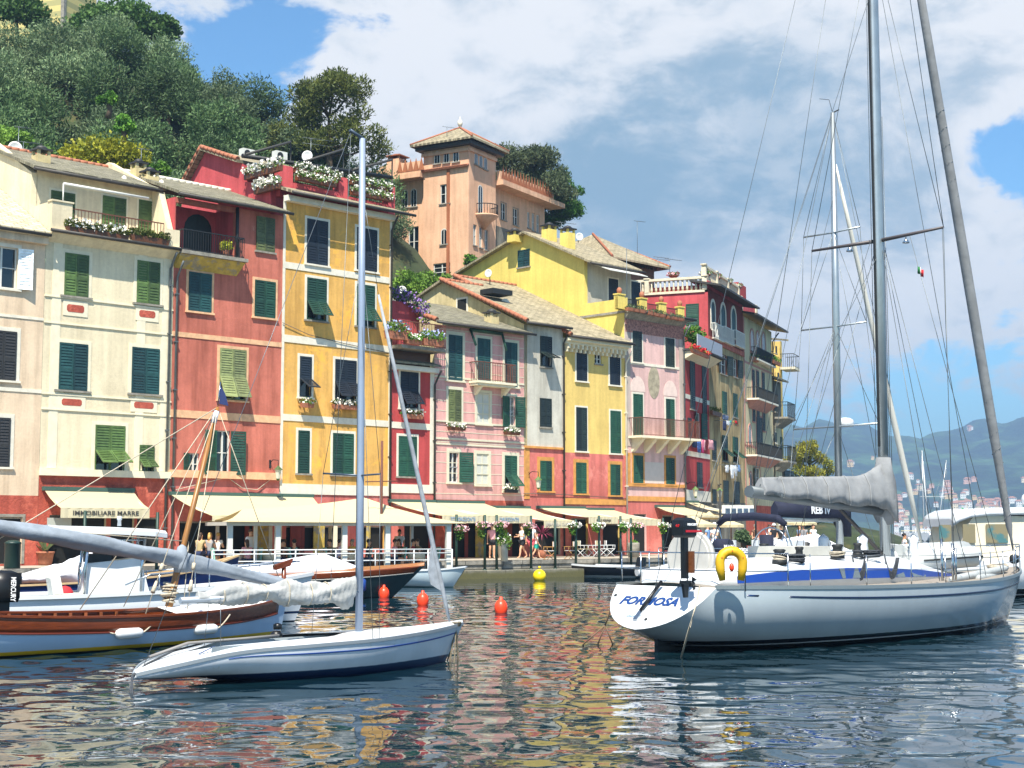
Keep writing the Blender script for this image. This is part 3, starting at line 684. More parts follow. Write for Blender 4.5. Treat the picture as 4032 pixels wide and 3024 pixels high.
zs = h.P('e', 1600, 265).z; mb = MB(); mb.box(-.05, -.9, zs - .18, L + .1, 1.2, zs); mb.box(.0, .3, zc, L, 1.2, zs - .18, 1); h.put(mb, 'balcony_slab', [STONE, WOODB])
h.rail(-.02, L + .05, -.85, zs, zs + 1.25, RUST, .11, ends=.85); mb = MB(); mb.box(0, 1.2, zs - .4, L, 1.4, zs + 2.6); h.put(mb, 'terrace_back_wall', PL['carmine']); Z4 = zs
h.pipe(L - .02, 0, zc - .2, mat=GUTTER)
# ---- striped pink house
x0 = s1('e', 1790, 700); fa = sub(M1, x0); L = s1('h', 1025, 900) - x0 - .01
h = House('striped_pink_house', fa, 'pink house with scored stripes, cream window panels and a small curved balcony'); h.blind = pbr('painted_blind_window', '#c6c6bb', .8, var=.05)
TR = pbr('cream_panel', '#d3cdb4', .85, var=.06)
W5 = [((365, 375, 485, 770), 'OLRw', 't', None), ((617, 405, 728, 780), 'C', 't', None), ((857, 440, 963, 825), 'C', 't', None), ((365, 850, 475, 1130), 'C', 'o', None), ((615, 880, 725, 1150), 'W', 'g', None),
      ((895, 910, 945, 1178), 'OLRw', 'g', .62), ((372, 1392, 455, 1658), 'OR', 'g', .85), ((610, 1410, 715, 1680), 'W', 'g', None), ((855, 1425, 960, 1735), 'F', 'g', 42)]
for k, (a, kd, cc, fl) in enumerate(W5):
    if k == 0: h.win('h', *a, 'C', 't', TR, .2)
    else: h.win('h', *a, kd, cc, TR, .16 if k < 6 else .18, fl)
ze = h.P('h', 650, 330).z; zb = h.P('m', 300, 262).z
h.win('m', 180, 420, 780, 760, 'V', name='shopfront')
h.wall(0, L, -.05, ze, None, mats=[PL['red'], PL['pinks']], bands=((zb, 1),))
zz = ze - .5; n = 0; pts = []
gm = MB(); z = zb + .3
while z < ze - .2: gm.box(.02, -.012, z, L - .02, .0, z + .035); z += .55
h.put(gm, 'scored_lines', TR)
for y in (760, 1140, 1285, 1330): h.band('h', 640, y, 0, 16, TR, 0, L, d=.04)
zrd = h.P('h', 300, 130, 1, 6).z; rf = h.roof(-.3, L + .2, -.5, ze + .02, 6.0, zrd, SLD, ridge=None, back=.5, verge=TERRA); h.gutter(-.3, L + .4, -.58, ze + .03)
p = h.P('h', 742, 260, 1, 1.2); chimney(h, p.x, 1.2, p.z - .5, .6, .75, PL['butter'], rf)
a, b_, z0, z1 = h.rect('h', 545, 640, 880, 790)
mb = MB(); mb.box(a, -.75, z0 - .12, b_, -.0, z0); mb.box(a + .05, -.65, z0 - .25, b_ - .05, 0, z0 - .121)
for x in (a + .35, b_ - .5): mb.hexa([(x, -.05, z0 - .75), (x + .2, -.05, z0 - .75), (x + .2, 0, z0 - .75), (x, 0, z0 - .75)], [(x, -.6, z0 - .26), (x + .2, -.6, z0 - .26), (x + .2, 0, z0 - .26), (x, 0, z0 - .26)])
bal = h.put(mb, 'balcony', CREAMW); r_ = h.rail(a + .04, b_ - .04, -.7, z0, z0 + 1.05, RUST, .13, ends=.7); r_.parent = bal
a, b_, z0, z1 = h.rect('h', 545, 345, 820, 470); mb = MB(); mb.tube([(a, -.12, z1), (b_, -.12, z1)], .1, 8); mb.tube([(a, -.12, z1), (a + .05, -.5, z0 - .1)], .07, 6); mb.tube([(b_, -.12, z1), (b_ - .02, -.5, z0 - .2)], .07, 6); h.put(mb, 'rolled_awning', SHM['g'])
piers(h, 'm', 180, 780, 5, 600)
# ---- white house
x0 = s1('h', 1025, 900); fa = sub(M1, x0); L = s1('h', 1365, 900) - x0 - .01
h = House('white_house', fa, 'narrow grey white house with a coral ground storey and slate roof')
h.win('h', 1165, 385, 1265, 652, 'F', 'k', None, .03, 62); h.win('h', 1162, 925, 1262, 1175, 'C', 'k', None, .03); h.win('h', 1163, 1470, 1263, 1733, 'C', 'g', OCHT, .22)
h.win('m', 900, 440, 1120, 740, 'V', name='shopfront')
ze = h.P('h', 1210, 305).z; zb = h.P('h', 1200, 1365).z
h.wall(0, L, -.05, ze, None, mats=[PL['rosel'], PL['white']], bands=((zb, 1),)); h.bandbox(0, L, zb, zb + .12, OCHT, 'ledge', .1); h.bandbox(.0, .42, 3.2, zb, OCHT, 'corner_strip', .03)
ap = h.P('g', 545, 1350, 0, 0); rf = h.roof(-.25, L, -.5, ze, ap.y, ap.z, SLM, ridge=TERRA, back=4, verge=TERRA); h.gutter(-.3, L + .2, -.57, ze + .02); h.pipe(L - .02, 0, ze - .1, mat=GUTTER)
h.side(0, [(0, zb), (ap.y + 4, zb), (ap.y + 4, ap.z - 1.4), (ap.y, ap.z), (0, ze)], PL['butter'], 'gable_wall', .25)
p = h.P('g', 710, 1550, 0, 0); mb = MB(); mb.box(-.05, p.y - .5, p.z - .5, -.005, p.y + .5, p.z + .45); o = h.put(mb, 'window', WTRIM); g = MB(); g.box(-.058, p.y - .38, p.z - .38, -.051, p.y + .38, p.z + .33); h.put(g, 'pane', DARK, o)
p = h.P('g', 1010, 1450, 1, 3.4); mb = MB(); mb.box(p.x - .8, 2.9, p.z - .1, p.x + .8, 4.0, p.z + .2); h.put(mb, 'skylight', IRON, rf)
# ---- yellow house with bracketed cornice
x0 = s1('h', 1365, 900); fa = sub(M1, x0); L = s1('h', 1905, 900) - x0 - .01
h = House('yellow_house', fa, 'yellow house with a scrolled white cornice and a coral red base')
for a in ((1480, 465, 1570, 775), (1770, 512, 1858, 810)): h.win('h', *a, 'C', 'n', WTRIM, .12)
h.win('h', 1640, 540, 1702, 625, 'G', 'n', None, .03)
h.win('h', 1477, 1005, 1570, 1385, 'C', 'k', WTRIM, .1); h.win('h', 1775, 1035, 1865, 1405, 'C', 'g', WTRIM, .1)
h.win('h', 1475, 1485, 1565, 1755, 'C', 'g', OCHT, .2); h.win('h', 1775, 1502, 1860, 1770, 'C', 'g', OCHT, .2)
h.win('m', 1215, 420, 1360, 735, 'V', name='doorway'); h.win('m', 1490, 470, 1640, 735, 'V', name='doorway')
ze = h.P('h', 1680, 440).z; zb = h.P('h', 1660, 1410).z
h.wall(0, L, -.05, ze, None, mats=[PL['rosel'], PL['yellow']], bands=((zb, 1),)); h.bandbox(0, L, 2.95, 3.3, OCHT, 'string_course', .04)
mb = MB(); mb.box(0, -.55, ze - .18, L, .02, ze); mb.box(0, -.3, ze - .34, L, .02, ze - .181)
for k in range(14): x = .15 + (L - .5) * k / 13; mb.box(x, -.34, ze - .6, x + .14, .0, ze - .341); mb.box(x, -.2, ze - .78, x + .14, 0, ze - .601)
h.put(mb, 'cornice', CREAMW)
zrd = h.P('g', 1150, 1395, 1, 9.3).z
rf = h.roof(0, L, -.65, ze + .01, 9.3, zrd, SLM, ridge=TERRA, back=2, verge=TERRA); h.gutter(0, L + .1, -.72, ze + .04); h.pipe(L, 0, ze - .4, mat=WTRIM)
# ---- pale pink house with the lemon gable
x0 = s1('h', 1905, 900); fa = sub(M1, x0); L = s1('j', 975, 700) - x0 - .01
h = H8 = House('pale_pink_house', fa, 'pale pink house with painted arches, long balcony and a tall lemon yellow gable side')
for a in ((468, 1115, 555, 1415), (785, 1185, 870, 1465)): h.win('i', *a, 'C', 'k', WTRIM, .13)
h.win('j', 473, 250, 565, 655, 'C', 'g', WTRIM, .12); h.win('j', 790, 298, 872, 680, 'C', 'g', WTRIM, .12)
h.win('j', 475, 845, 567, 1120, 'C', 'g', OCHT, .16); h.win('j', 790, 868, 872, 1135, 'C', 'g', OCHT, .16)
h.win('m', 1760, 385, 1870, 720, 'V', name='doorway'); h.win('m', 2010, 395, 2110, 700, 'V', name='doorway')
zt = h.P('i', 700, 985).z; zb = h.P('j', 700, 1290).z
h.wall(0, L, -.05, zt, None, mats=[PL['rosel'], PL['pinkb']], bands=((zb, 1),)); zl = h.P('j', 700, 1150).z; h.bandbox(0, L, zl, zl + .2, OCHT, 'ledge', .1); h.bandbox(0, L, zb, zb + .3, OCHT, 'string_course', .04)
zb2 = h.P('j', 700, 770).z; a = h.P('j', 585, 900).x; b_ = h.P('j', 770, 900).x; h.bandbox(a, b_, zl + .22, zb2 - .9, pbr('white_panel', '#cfc3bb', .9, var=.05), 'panel', .012); h.bandbox(0, .45, zl + .22, zb2 - .4, OCHT, 'corner_strip', .03)
for x in (0, L - .5): h.bandbox(x, x + .48, zb2, zt - .6, plaster('pale_quoin' + str(x)[:3], '#dcc9bd', .08), 'quoin_strip', .026)
h.bandbox(.02, L - .02, zt - 1.15, zt - .35, pbr('painted_frieze', '#a8776a', .9, var=.5, vs=9), 'frieze', .03); h.band('i', 700, 1440, 0, 25, WTRIM, .5, L - .5)
OV = pbr('faded_fresco', '#a79c84', .9, var=.35, vs=2.5); PA = pbr('painted_arch', '#e0c7bb', .9, var=.1)
def disc(c, x0, yt, x1, yb, mat, half=False):
    a, b_, z0, z1 = h.rect(c, x0, yt, x1, yb); n = 20; cx, rx = (a + b_) / 2, (b_ - a) / 2
    pts = [(cx + rx * math.cos(math.pi * k / n), -.016, z0 + (z1 - z0) * math.sin(math.pi * k / n)) for k in range(n + 1)] if half else [(cx + rx * math.cos(2 * math.pi * k / n), -.016, (z0 + z1) / 2 + (z1 - z0) / 2 * math.sin(2 * math.pi * k / n)) for k in range(n)]
    mb = MB(); mb.slab(pts, (0, .012, 0)); h.put(mb, 'painted_oval' if not half else 'painted_arch', mat)
disc('j', 618, -20, 730, 295, OV); disc('j', 445, 75, 590, 225, PA, True); disc('j', 765, 120, 900, 270, PA, True)
a = h.P('j', 425, 655).x; b_ = L + .3; z0 = h.P('j', 700, 672).z; mb = MB(); mb.box(a, -1.05, z0 - .14, b_, 0, z0)
for k in range(5): x = .55 + k * (L - 1.1) / 4; mb.hexa([(x, -.05, z0 - .95), (x + .28, -.05, z0 - .95), (x + .28, 0, z0 - .95), (x, 0, z0 - .95)], [(x, -.95, z0 - .141), (x + .28, -.95, z0 - .141), (x + .28, 0, z0 - .141), (x, 0, z0 - .141)])
bal = h.put(mb, 'balcony', CREAMW); r_ = h.rail(a + .05, b_ - .05, -1.0, z0, z0 + 1.1, RUST, .12, ends=1.0); r_.parent = bal
h.pipe(L - .1, 0, zt - .3, mat=COPPER)
mb = MB(); mb.box(-.05, -.5, zt, L + .5, 4.5, zt + .14); mb.hexa([(0, -.02, zt - .34), (L, -.02, zt - .34), (L, 0, zt - .34), (0, 0, zt - .34)], [(0, -.45, zt - .01), (L, -.45, zt - .01), (L, 0, zt - .01), (0, 0, zt - .01)]); h.put(mb, 'terrace_slab', STONE); h.gutter(0, L + .6, -.55, zt + .12)
mb = MB(); f8 = Frame(fa.w((0, -.3, 0)), fa.yaw); piers = []
for xa, xb, yt in ((330, 395, 760), (553, 608, 800), (740, 795, 845), (925, 970, 885)):
    p, q = f8.px('i', xa, yt), f8.px('i', xb, yt); mb = MB(); mb.box(p.x, -.3, zt + .14, q.x, .05, p.z); mb.box(p.x - .04, -.34, p.z, q.x + .04, .09, p.z + .08); mb.ball(((p.x + q.x) / 2, -.12, p.z + .28), .17, 10, 1, (1, 1, 1.25)); h.put(mb, 'terrace_pier', [PL['lemon'], TERRA]); piers.append((p.x, q.x, p.z))
mb = MB(); mb.box(-.03, -.28, zt + .14, piers[0][0], -.02, piers[0][2] - .1); mb.box(-.03, -.02, zt + .14, .22, 3.4, piers[0][2] - .1); h.put(mb, 'terrace_parapet', PL['lemon'])
for a, c in zip(piers, piers[1:]): h.rail(a[1], c[0], -.12, zt + .2, min(a[2], c[2]) - .1, IRON, .1)
Y8 = 3.3; f0 = Frame(fa.w((0, Y8, 0)), fa.yaw); h.face(f0); h.win('i', 235, 610, 325, 830, 'C', 'n', WTRIM, .1); h.win('i', 455, 640, 540, 900, 'C', 'n', WTRIM, .1)
ze = h.P('i', 400, 500).z; h.wall(0.02, L - 1.2, zt, ze + .1, plaster('white_plaster', '#cdc6b4', .06)); h.face(fa)
ap = h.P('g', 1270, 930, 0, 0); le = h.P('g', 700, 1270, 0, 0); fr = h.P('g', 1860, 1135, 0, 0)
h.side(0, [(0.02, 8), (le.y, 8), (le.y, le.z), (ap.y, ap.z), (Y8 - .02, fr.z), (Y8 - .02, zt), (.02, zt)], PL['lemon'], 'gable_wall', .3)
f9 = Frame(fa.w((0, 0, 0)), fa.yaw - R(90)); h.face(f9); h.holes = []; h.win('g', 1195, 1068, 1298, 1218, 'C', 't', None, .04); h.face(fa); h.holes = []
sl = (ap.z - fr.z) / (ap.y - Y8); mb = MB()
mb.slab([(-.4, Y8 - .7, fr.z - sl * .7), (L - .9, Y8 - .7, fr.z - sl * .7), (L - .9, ap.y, ap.z), (-.4, ap.y, ap.z)], (0, 0, .14)); mb.slab([(-.4, ap.y, ap.z), (L - .9, ap.y, ap.z), (L - .9, le.y + .3, le.z - .15), (-.4, le.y + .3, le.z - .15)], (0, 0, .14)); rf = h.put(mb, 'roof', SLM); h.gutter(-.2, L - .7, Y8 - .75, fr.z - sl * .75)
for c, dy in (((1165, 920), 9), ((1465, 870), 7), ((1625, 900), 5.6)):
    p = h.P('g', *c, 1, dy); zr = ap.z - abs(dy - ap.y) * sl; chimney(h, p.x, dy, zr - .2, .7, p.z - zr, PL['lemon'], rf)
mb = MB(); z = h.P('i', 450, 570, 1, Y8 - 1.3).z; mb.slab([(.8, Y8 - 1.5, z), (L - 1.3, Y8 - 1.5, z), (L - 1.3, Y8 - .05, z + .55), (.8, Y8 - .05, z + .55)], (0, 0, .05)); h.put(mb, 'terrace_awning', WHITE)
# ---- narrow crimson house on the bend
x0 = 0; fa = sub(M2, x0 + .01); L = s2('j', 1215, 700) - .02
h = H9 = House('crimson_house', fa, 'narrow crimson house with white bands squeezed between the pale pink and weathered houses')
h.win('i', 1022, 1408, 1068, 1870, 'C', 'k', None, .03); h.win('i', 1140, 1458, 1180, 1970, 'C', 'k', None, .03)
h.holes.clear(); 
h.wall(0, L, -.05, 0, None, mats=[PL['crim']])
ze = h.P('i', 1130, 1360).z; h.win('j', 1090, 432, 1128, 680, 'OLRw', 'g', None, .04, .75); h.win('j', 1090, 910, 1140, 1150, 'C', 'c', None, .05)
zb = h.P('j', 1100, 1290).z; h.wall(0, L, 0, ze, None, mats=[PL['grey'], PL['crim']], bands=((zb, 1),))
for y, t in ((283, 42), (815, 48)): h.band('j', 1100, y, 0, t, WTRIM, 0, L)
h.bandbox(0, L, zb, zb + .7, WTRIM, 'string_course', .04); h.win('j', 1000, 480, 1035, 670, 'C', 'k', None, .03); h.holes.clear()
zs = ze; mb = MB(); mb.box(-.1, -1.0, zs - .1, L + .2, 3, zs + .06); mb.hexa([(0, -.02, zs - .6), (L, -.02, zs - .6), (L, 0, zs - .6), (0, 0, zs - .6)], [(0, -.9, zs - .11), (L, -.9, zs - .11), (L, 0, zs - .11), (0, 0, zs - .11)], 1); h.put(mb, 'terrace_slab', [GUTTER, CREAMW])
mb = MB(); mb.box(-.05, -.92, zs + .06, L + .1, -.86, zs + .95); h.put(mb, 'terrace_screen', pbr('grey_screen', '#9fa3ad', .5)); h.gutter(-.1, L + .6, -1.05, zs)
# ---- weathered house with arched loggia and balustrade
x0 = s2('j', 1215, 700); fa = sub(M2, x0); L = s2('j', 1555, 700) - x0 - .01
h = H10 = House('weathered_house', fa, 'weathered beige house with dark red arched top storey and white roof balustrade')
for a in ((1335, 225, 1378, 445), (1440, 245, 1481, 475)): h.win('j', *a, 'C', 'g', None, .03)
for a in ((1335, 650, 1386, 900), (1438, 665, 1486, 915)): h.win('j', *a, 'F', 'g', None, .03, 50)
for a in ((1345, 1085, 1393, 1310), (1450, 1095, 1500, 1315)): h.win('j', *a, 'C', 'k', None, .03)
h.win('j', 1240, 1170, 1276, 1312, 'C', 'k', None, .03); h.win('j', 1237, 700, 1275, 890, 'C', 'k', None, .03); h.win('i', 1310, 1340, 1378, 1530, 'OLRw', 'k', None, .03, .75); h.win('i', 1440, 1385, 1482, 1560, 'OLRw', 'k', None, .03, .7)
ze = h.P('i', 1420, 830).z; zm = h.P('i', 1400, 1260).z; zg = 3.4
h.wall(0, L, -.05, ze, None, mats=[PL['grey'], PL['weath'], PL['dred']], bands=((zg, 1), (zm, 2))); h.bandbox(0, L, zm - .3, zm + .05, PL['salmon'], 'string_course', .08)
for a in ((1228, 830, 1262, 1100), (1322, 860, 1364, 1150), (1424, 895, 1464, 1180)): h.arch('i', *a, WTRIM, SHM['t'], SHM['t'], .2)
for a in ((1226, 1055, 1312, 1195), (1320, 1090, 1412, 1230), (1430, 1125, 1516, 1262)):
    p, q, z0, z1 = h.rect('i', *a); h.rail(p, q, -.3, z0, z1, WHITE, .22, .02, 'balconette', .3); mb = MB(); mb.box(p, -.32, z0 - .08, q, -.01, z0); h.put(mb, 'balconette_slab', WTRIM)
mb = MB(); mb.slab([(-.3, -1.0, ze + .05), (L + 1.2, -1.0, ze + .05), (L + 1.2, 1.2, ze + .5), (-.3, 1.2, ze + .5)], (0, 0, .14)); h.put(mb, 'eaves', GUTTER)
DL = 9; wl = h.P('i', 690, 740, 0, 0); ztop = h.P('i', 1185, 735, 0, 0).z; f9 = Frame(fa.w((0, DL, 0)), fa.yaw - R(90)); h.face(f9)
h.win('i', 985, 850, 1112, 1068, 'C1', 'g', None, .04, name='door'); h.wall(0, DL, 9, ztop, PL['carmine'], name='side_wall')
BAL = pbr('stone_balustrade', '#d6cbb0', .85, var=.12); zb = ztop
def balustrade(x0, x1, y, z, n):
    mb = MB(); mb.box(x0, y - .14, z, x1, y + .14, z + .16); mb.box(x0, y - .15, z + .92, x1, y + .15, z + 1.08)
    for k in range(n + 1): x = x0 + (x1 - x0) * k / n; mb.box(x - .15, y - .16, z + .16, x + .15, y + .16, z + .92); mb.box(x - .2, y - .2, z + 1.08, x + .2, y + .2, z + 1.16)
    per = (x1 - x0) / n
    for k in range(n):
        m_ = max(2, int(per / .3))
        for q in range(1, m_): mb.lathe([(.05, .16), (.1, .34), (.045, .62), (.09, .92)], (x0 + per * k + per * q / m_, y, z), 6)
    h.put(mb, 'balustrade', BAL)
balustrade(DL - 8.3, DL - .2, .05, zb, 2); h.face(fa); balustrade(.2, L - .4, .3, ze + .55, 3); mb = MB(); mb.box(0, .02, ze, L, .4, ze + .56); mb.box(.3, .4, ze - .3, L - .3, 8.8, ze + .3); h.put(mb, 'roof_deck', PL['carmine'])
p = h.P('i', 1490, 640, 1, 3.5); q = h.P('i', 1558, 640, 1, 3.5); mb = MB(); mb.box(p.x, 3.5, ze, q.x + .3, 4.0, p.z); h.put(mb, 'chimney_wall', PL['crim'])
# ---- tall cream house with round arches
x0 = s2('j', 1555, 700); fa = sub(M2, x0); L = s2('j', 1830, 700) - x0 - .01
h = H11 = House('arched_cream_house', fa, 'pale yellow house with triple round arched windows, pink trim and stacked balconies', )
PK = pbr('pink_trim', '#b98476', .85, var=.15)
h.win('i', 1626, 1492, 1648, 1990, 'C1', 'k', PK, .1); h.win('i', 1668, 1505, 1692, 2200, 'C1', 'k', PK, .1); h.win('i', 1722, 1520, 1745, 2080, 'C1', 'k', PK, .1)
h.win('j', 1667, 475, 1722, 840, 'C', 'k', PK, .14); h.win('j', 1652, 965, 1704, 1150, 'OLw', 'g', PK, .08, .7)
ze = h.P('i', 1700, 1060).z; h.wall(0, L, -.05, ze, None, mats=[PL['red'], PL['creamy']], bands=((3.3, 1),))
for a in ((1606, 1108, 1640, 1320), (1664, 1126, 1692, 1340), (1719, 1140, 1750, 1360)): h.arch('i', *a, PK, GLASS, WHITE, .16)
h.arch('j', 1588, 548, 1616, 735, PK, GLASS, WHITE, .1); h.arch('j', 1598, 1008, 1622, 1180, PK, GLASS, WHITE, .1)
for y in (('i', 1420), ('j', 312), ('j', 745), ('j', 860)): h.band(y[0], 1600, y[1], 0, 20, PK, 0, L)
h.bandbox(0, .25, 3.3, ze, PK, 'corner_strip', .03)
a, b_, z0, z1 = h.rect('i', 1608, 1310, 1790, 1420); h.rail(a, b_, -.5, z0, z1, IRON, .12, .014, ends=.5); mb = MB(); mb.box(a, -.55, z0 - .12, b_, 0, z0); h.put(mb, 'balcony', WTRIM)
for c in (('j', 1640, 215, 1832, 320), ('j', 1628, 740, 1872, 858)):
    a, b_, z0, z1 = h.rect(*c, val=-.5); h.rail(a + .05, b_ - .05, -.85, z0, z1, IRON, .13, .014, ends=.85); mb = MB(); mb.box(a, -.9, z0 - .13, b_, 0, z0); mb.hexa([(a + .5, -.05, z0 - .7), (b_ - .5, -.05, z0 - .7), (b_ - .5, 0, z0 - .7), (a + .5, 0, z0 - .7)], [(a + .2, -.8, z0 - .131), (b_ - .2, -.8, z0 - .131), (b_ - .2, 0, z0 - .131), (a + .2, 0, z0 - .131)], 1); h.put(mb, 'balcony', [WTRIM, PK])
mb = MB(); mb.slab([(-.2, -1.1, ze), (L + 1.3, -1.1, ze), (L + 1.3, 2.5, ze + .75), (-.2, 2.5, ze + .75)], (0, 0, .14)); h.put(mb, 'roof', GUTTER); mb = MB(); mb.box(.1, 1.2, ze + .3, L, 1.5, ze + 2.1); mb.box(L - .4, 1.1, ze + .3, L + .2, 1.6, ze + 2.2, 1); mb.box(L * .45, 1.1, ze + .3, L * .45 + .4, 1.19, ze + 2.2, 1); h.put(mb, 'roof_parapet', [PL['carmine'], CREAMW]); h.pipe(L - .05, 0, ze - .1, mat=GUTTER)
# ---- end houses
x0 = s2('j', 1830, 700); fa = sub(M2, x0); L = s2('j', 1908, 560) - x0
h = House('grey_end_house', fa, 'grey and yellow house with iron balconies at the far end of the row')
h.win('j', 1842, 240, 1858, 420, 'C1', 'k', None, .03); h.win('j', 1842, 620, 1860, 720, 'C1', 'k', WTRIM, .05); h.win('j', 1898, 665, 1915, 860, 'C1', 'g', None, .03); h.win('j', 1935, 990, 2025, 1050, 'C1', 'k', None, .03); ze = h.P('j', 1870, 130).z; zl = h.P('j', 1870, 560).z
h.wall(0, L, -.05, ze, None, mats=[PL['creamy'], PL['grey']], bands=((zl, 1),)); h.roof(-.1, L + .3, -.6, ze, 4, ze + 1.2, SLD, ridge=None)
for y in (490, 905):
    z = h.P('j', 1900, y).z; p = h.P('j', 1840, y).x; q = L + .5; mb = MB(); mb.box(p, -1.1, z - .15, q, 0, z); mb.hexa([(p + .3, -.05, z - .8), (q - .3, -.05, z - .8), (q - .3, 0, z - .8), (p + .3, 0, z - .8)], [(p + .1, -1, z - .151), (q - .1, -1, z - .151), (q - .1, 0, z - .151), (p + .1, 0, z - .151)]); h.put(mb, 'balcony', STONE); h.rail(p + .05, q - .05, -1.05, z, z + 1.2, IRON, .16, ends=1.0)
f12 = Frame(M2.w((s2('j', 1830, 700) + 9, .5, 0)), M2.yaw); h = House('yellow_end_house', f12, 'yellow house with a roof terrace rising behind the last grey house'); p = h.P('i', 1890, 1205)
h.win('i', 1850, 1260, 1862, 1330, 'C1', 'k', None, .03); h.win('i', 1870, 1520, 1886, 1600, 'C1', 'k', None, .03)
xr = h.P('i', 1900, 1400).x; h.wall(-3, xr, -.05, p.z, PL['yellow']); h.roof(-3, xr + .5, -.6, p.z, 4, p.z + .6, SLD, ridge=None); h.side(-3, [(0, 0), (8, 0), (8, p.z), (0, p.z)], PL['yellow']); z = h.P('i', 1870, 1450).z; mb = MB(); mb.box(-1.2, -1.2, z - .2, xr - .1, 0, z); h.put(mb, 'balcony', CREAMW); h.rail(-1.1, xr - .2, -1.1, z, z + 1.1, IRON, .15, ends=1.1)
# ---- hipped roof house behind the pink one
fa = Frame(M1.w((s1('h', 1905, 900) + 2.5, 17, 0)), R(45)); h = House('hip_roof_house', fa, 'house behind the lemon gable showing a broad hipped slate roof with dark eaves')
ap = h.P('g', 1845, 950, 1, 4); e0 = h.P('i', 180, 365, 1, -2).z; L = h.P('i', 835, 545, 1, -2).x
mb = MB(); A = Vector((ap.x, 4, ap.z)); c = [Vector((ap.x - 4.5, -2, e0 - .2)), Vector((L, -2, e0 - .2)), Vector((L, 11, e0 - .2)), Vector((ap.x - 4.5, 11, e0 - .2))]; A2 = Vector((ap.x + 1.5, 5, ap.z))
for q in ([c[0], c[1], A2, A], [c[1], c[2], A2], [c[2], c[3], A, A2], [c[3], c[0], A]): mb.slab(q, (0, 0, .15))
rr = h.put(mb, 'roof', SLM); mb = MB(); mb.box(ap.x - 3.5, -1, 6, L - .8, 10, e0 - .25); h.put(mb, 'wall', plaster('brown_plaster', '#8a6a55', .2)); r_ = MB()
for q in (c[0], c[1]):
    for k in range(22): r_.tube([q.lerp(A2 if q is c[1] else A, k / 22) + Vector((0, 0, .2)), q.lerp(A2 if q is c[1] else A, (k + 1.05) / 22) + Vector((0, 0, .2))], [.11, .09], 6)
h.put(r_, 'ridge_tiles', TERRA, rr)
# ---- villa with the tower
D0 = 116.0; q = at_y('O', 1012, 600, D0); fv = Frame((q.x, q.y, 0), R(60)); h = House('tower_villa', fv, 'apricot villa with a square hip roofed tower standing behind the row of houses', 'villa')
TL = -fv.px('g', 372, 300, 0, 0).y; TL = abs(fv.px('g', 372, 300, 0, 0).y); TD = fv.px('g', 1000, 300).x; zt = h.P('g', 760, 116, 0, 0).z; GB = 16
fl_ = Frame(fv.w((0, TL, 0)), fv.yaw - R(90)); h.face(fl_)
def W_(*a, k='G', **q): return h.win('g', *a, k, 'k', q.pop('sur', None), .05, **q)
W_(515, 498, 600, 665); W_(455, 1185, 602, 1340, fl='grid')
h.wall(0, TL, GB, zt, PL['apri']); 
for a in ((466, 212, 515, 318), (548, 205, 596, 310), (630, 197, 680, 302), (524, 885, 577, 1020)): h.arch('g', *a, None)
z = h.P('g', 560, 365).z; DAP = plaster('dark_apricot', '#b8704a', .1); mb = MB(); n = 34
for k in range(n): x = TL * (k + .5) / n; mb.tube([(x, -.28, z), (x, -.02, z + .1)], .1, 6)
h.put(mb, 'tile_course', TERRA); h.bandbox(TL - 2.0, TL - 1.75, GB, z - .1, DAP, 'pilaster', .1)
h.bandbox(-.15, TL + .0, zt - .85, zt - .6, PL['apri'], 'cornice', .14)
# lower wing to the left
fw = Frame(fl_.w((0, .6, 0)), fl_.yaw); h.face(fw); WL = -fw.px('g', 65, 460).x
zw = fw.px('g', 300, 330).z; za = fw.px('g', 250, 450).z
h.win('g', 238, 868, 327, 1125, 'G', 'k', None, .05); h.wall(-WL - 3, 0, GB, zw, PL['apri'], name='wing_wall')
for a in ((183, 545, 235, 700), (261, 537, 312, 692)): h.arch('g', *a, None)
mb = MB(); mb.box(-WL - .3, -1.1, za - .25, -.02, 0, za + .12); mb.box(-WL - .2, -1.0, za + .12, -.02, -.8, zw); h.put(mb, 'wing_balcony', PL['apri'])
tri = MB()
for k in range(5): x = fw.px('g', 165 + 47 * k, 410, 1, -1).x; tri.slab([(x - .28, -1.02, za + .3), (x + .28, -1.02, za + .3), (x, -1.02, za + 1.35)], (0, .01, 0))
h.put(tri, 'painted_balcony_openings', DAP); p = fw.px('g', 140, 300); chimney(h, p.x, .0, p.z - 1.6, 1.2, 1.7, PL['apri'], cap=TERRA)  # solid triangles; darker apricot paints the shade of the openings
# right face of the tower
h.face(fv); W = [(803, 850, 833, 1030), (855, 872, 884, 1050), (902, 895, 935, 1072)]
for a in W: W_(*a)
h.wall(0, TD, GB, zt, PL['apri'], name='side_wall')
for a in ((815, 225, 842, 325), (857, 245, 883, 348), (897, 265, 923, 370), (845, 505, 885, 760)): h.arch('g', *a, None)
mb = MB(); p = h.P('g', 888, 775); q = h.P('g', 888, 690)
mb.lathe([(.1, -1.1), (.6, -.5), (1.15, -.1), (1.15, .0)], (p.x, -.1, p.z), 16); o = h.put(mb, 'round_balcony', PL['apri']); r_ = MB()
for k in range(17): a = math.pi + math.pi * k / 16; r_.tube([(p.x + 1.1 * math.cos(a), -.1 + 1.1 * math.sin(a), p.z), (p.x + 1.1 * math.cos(a), -.1 + 1.1 * math.sin(a), q.z)], .025, 4)
r_.tube([(p.x + 1.1 * math.cos(math.pi + math.pi * k / 16), -.1 + 1.1 * math.sin(math.pi + math.pi * k / 16), q.z) for k in range(17)], .04, 5); h.put(r_, 'railing', IRON, o)
h.bandbox(0, TD, zt - .85, zt - .6, PL['apri'], 'cornice', .14)
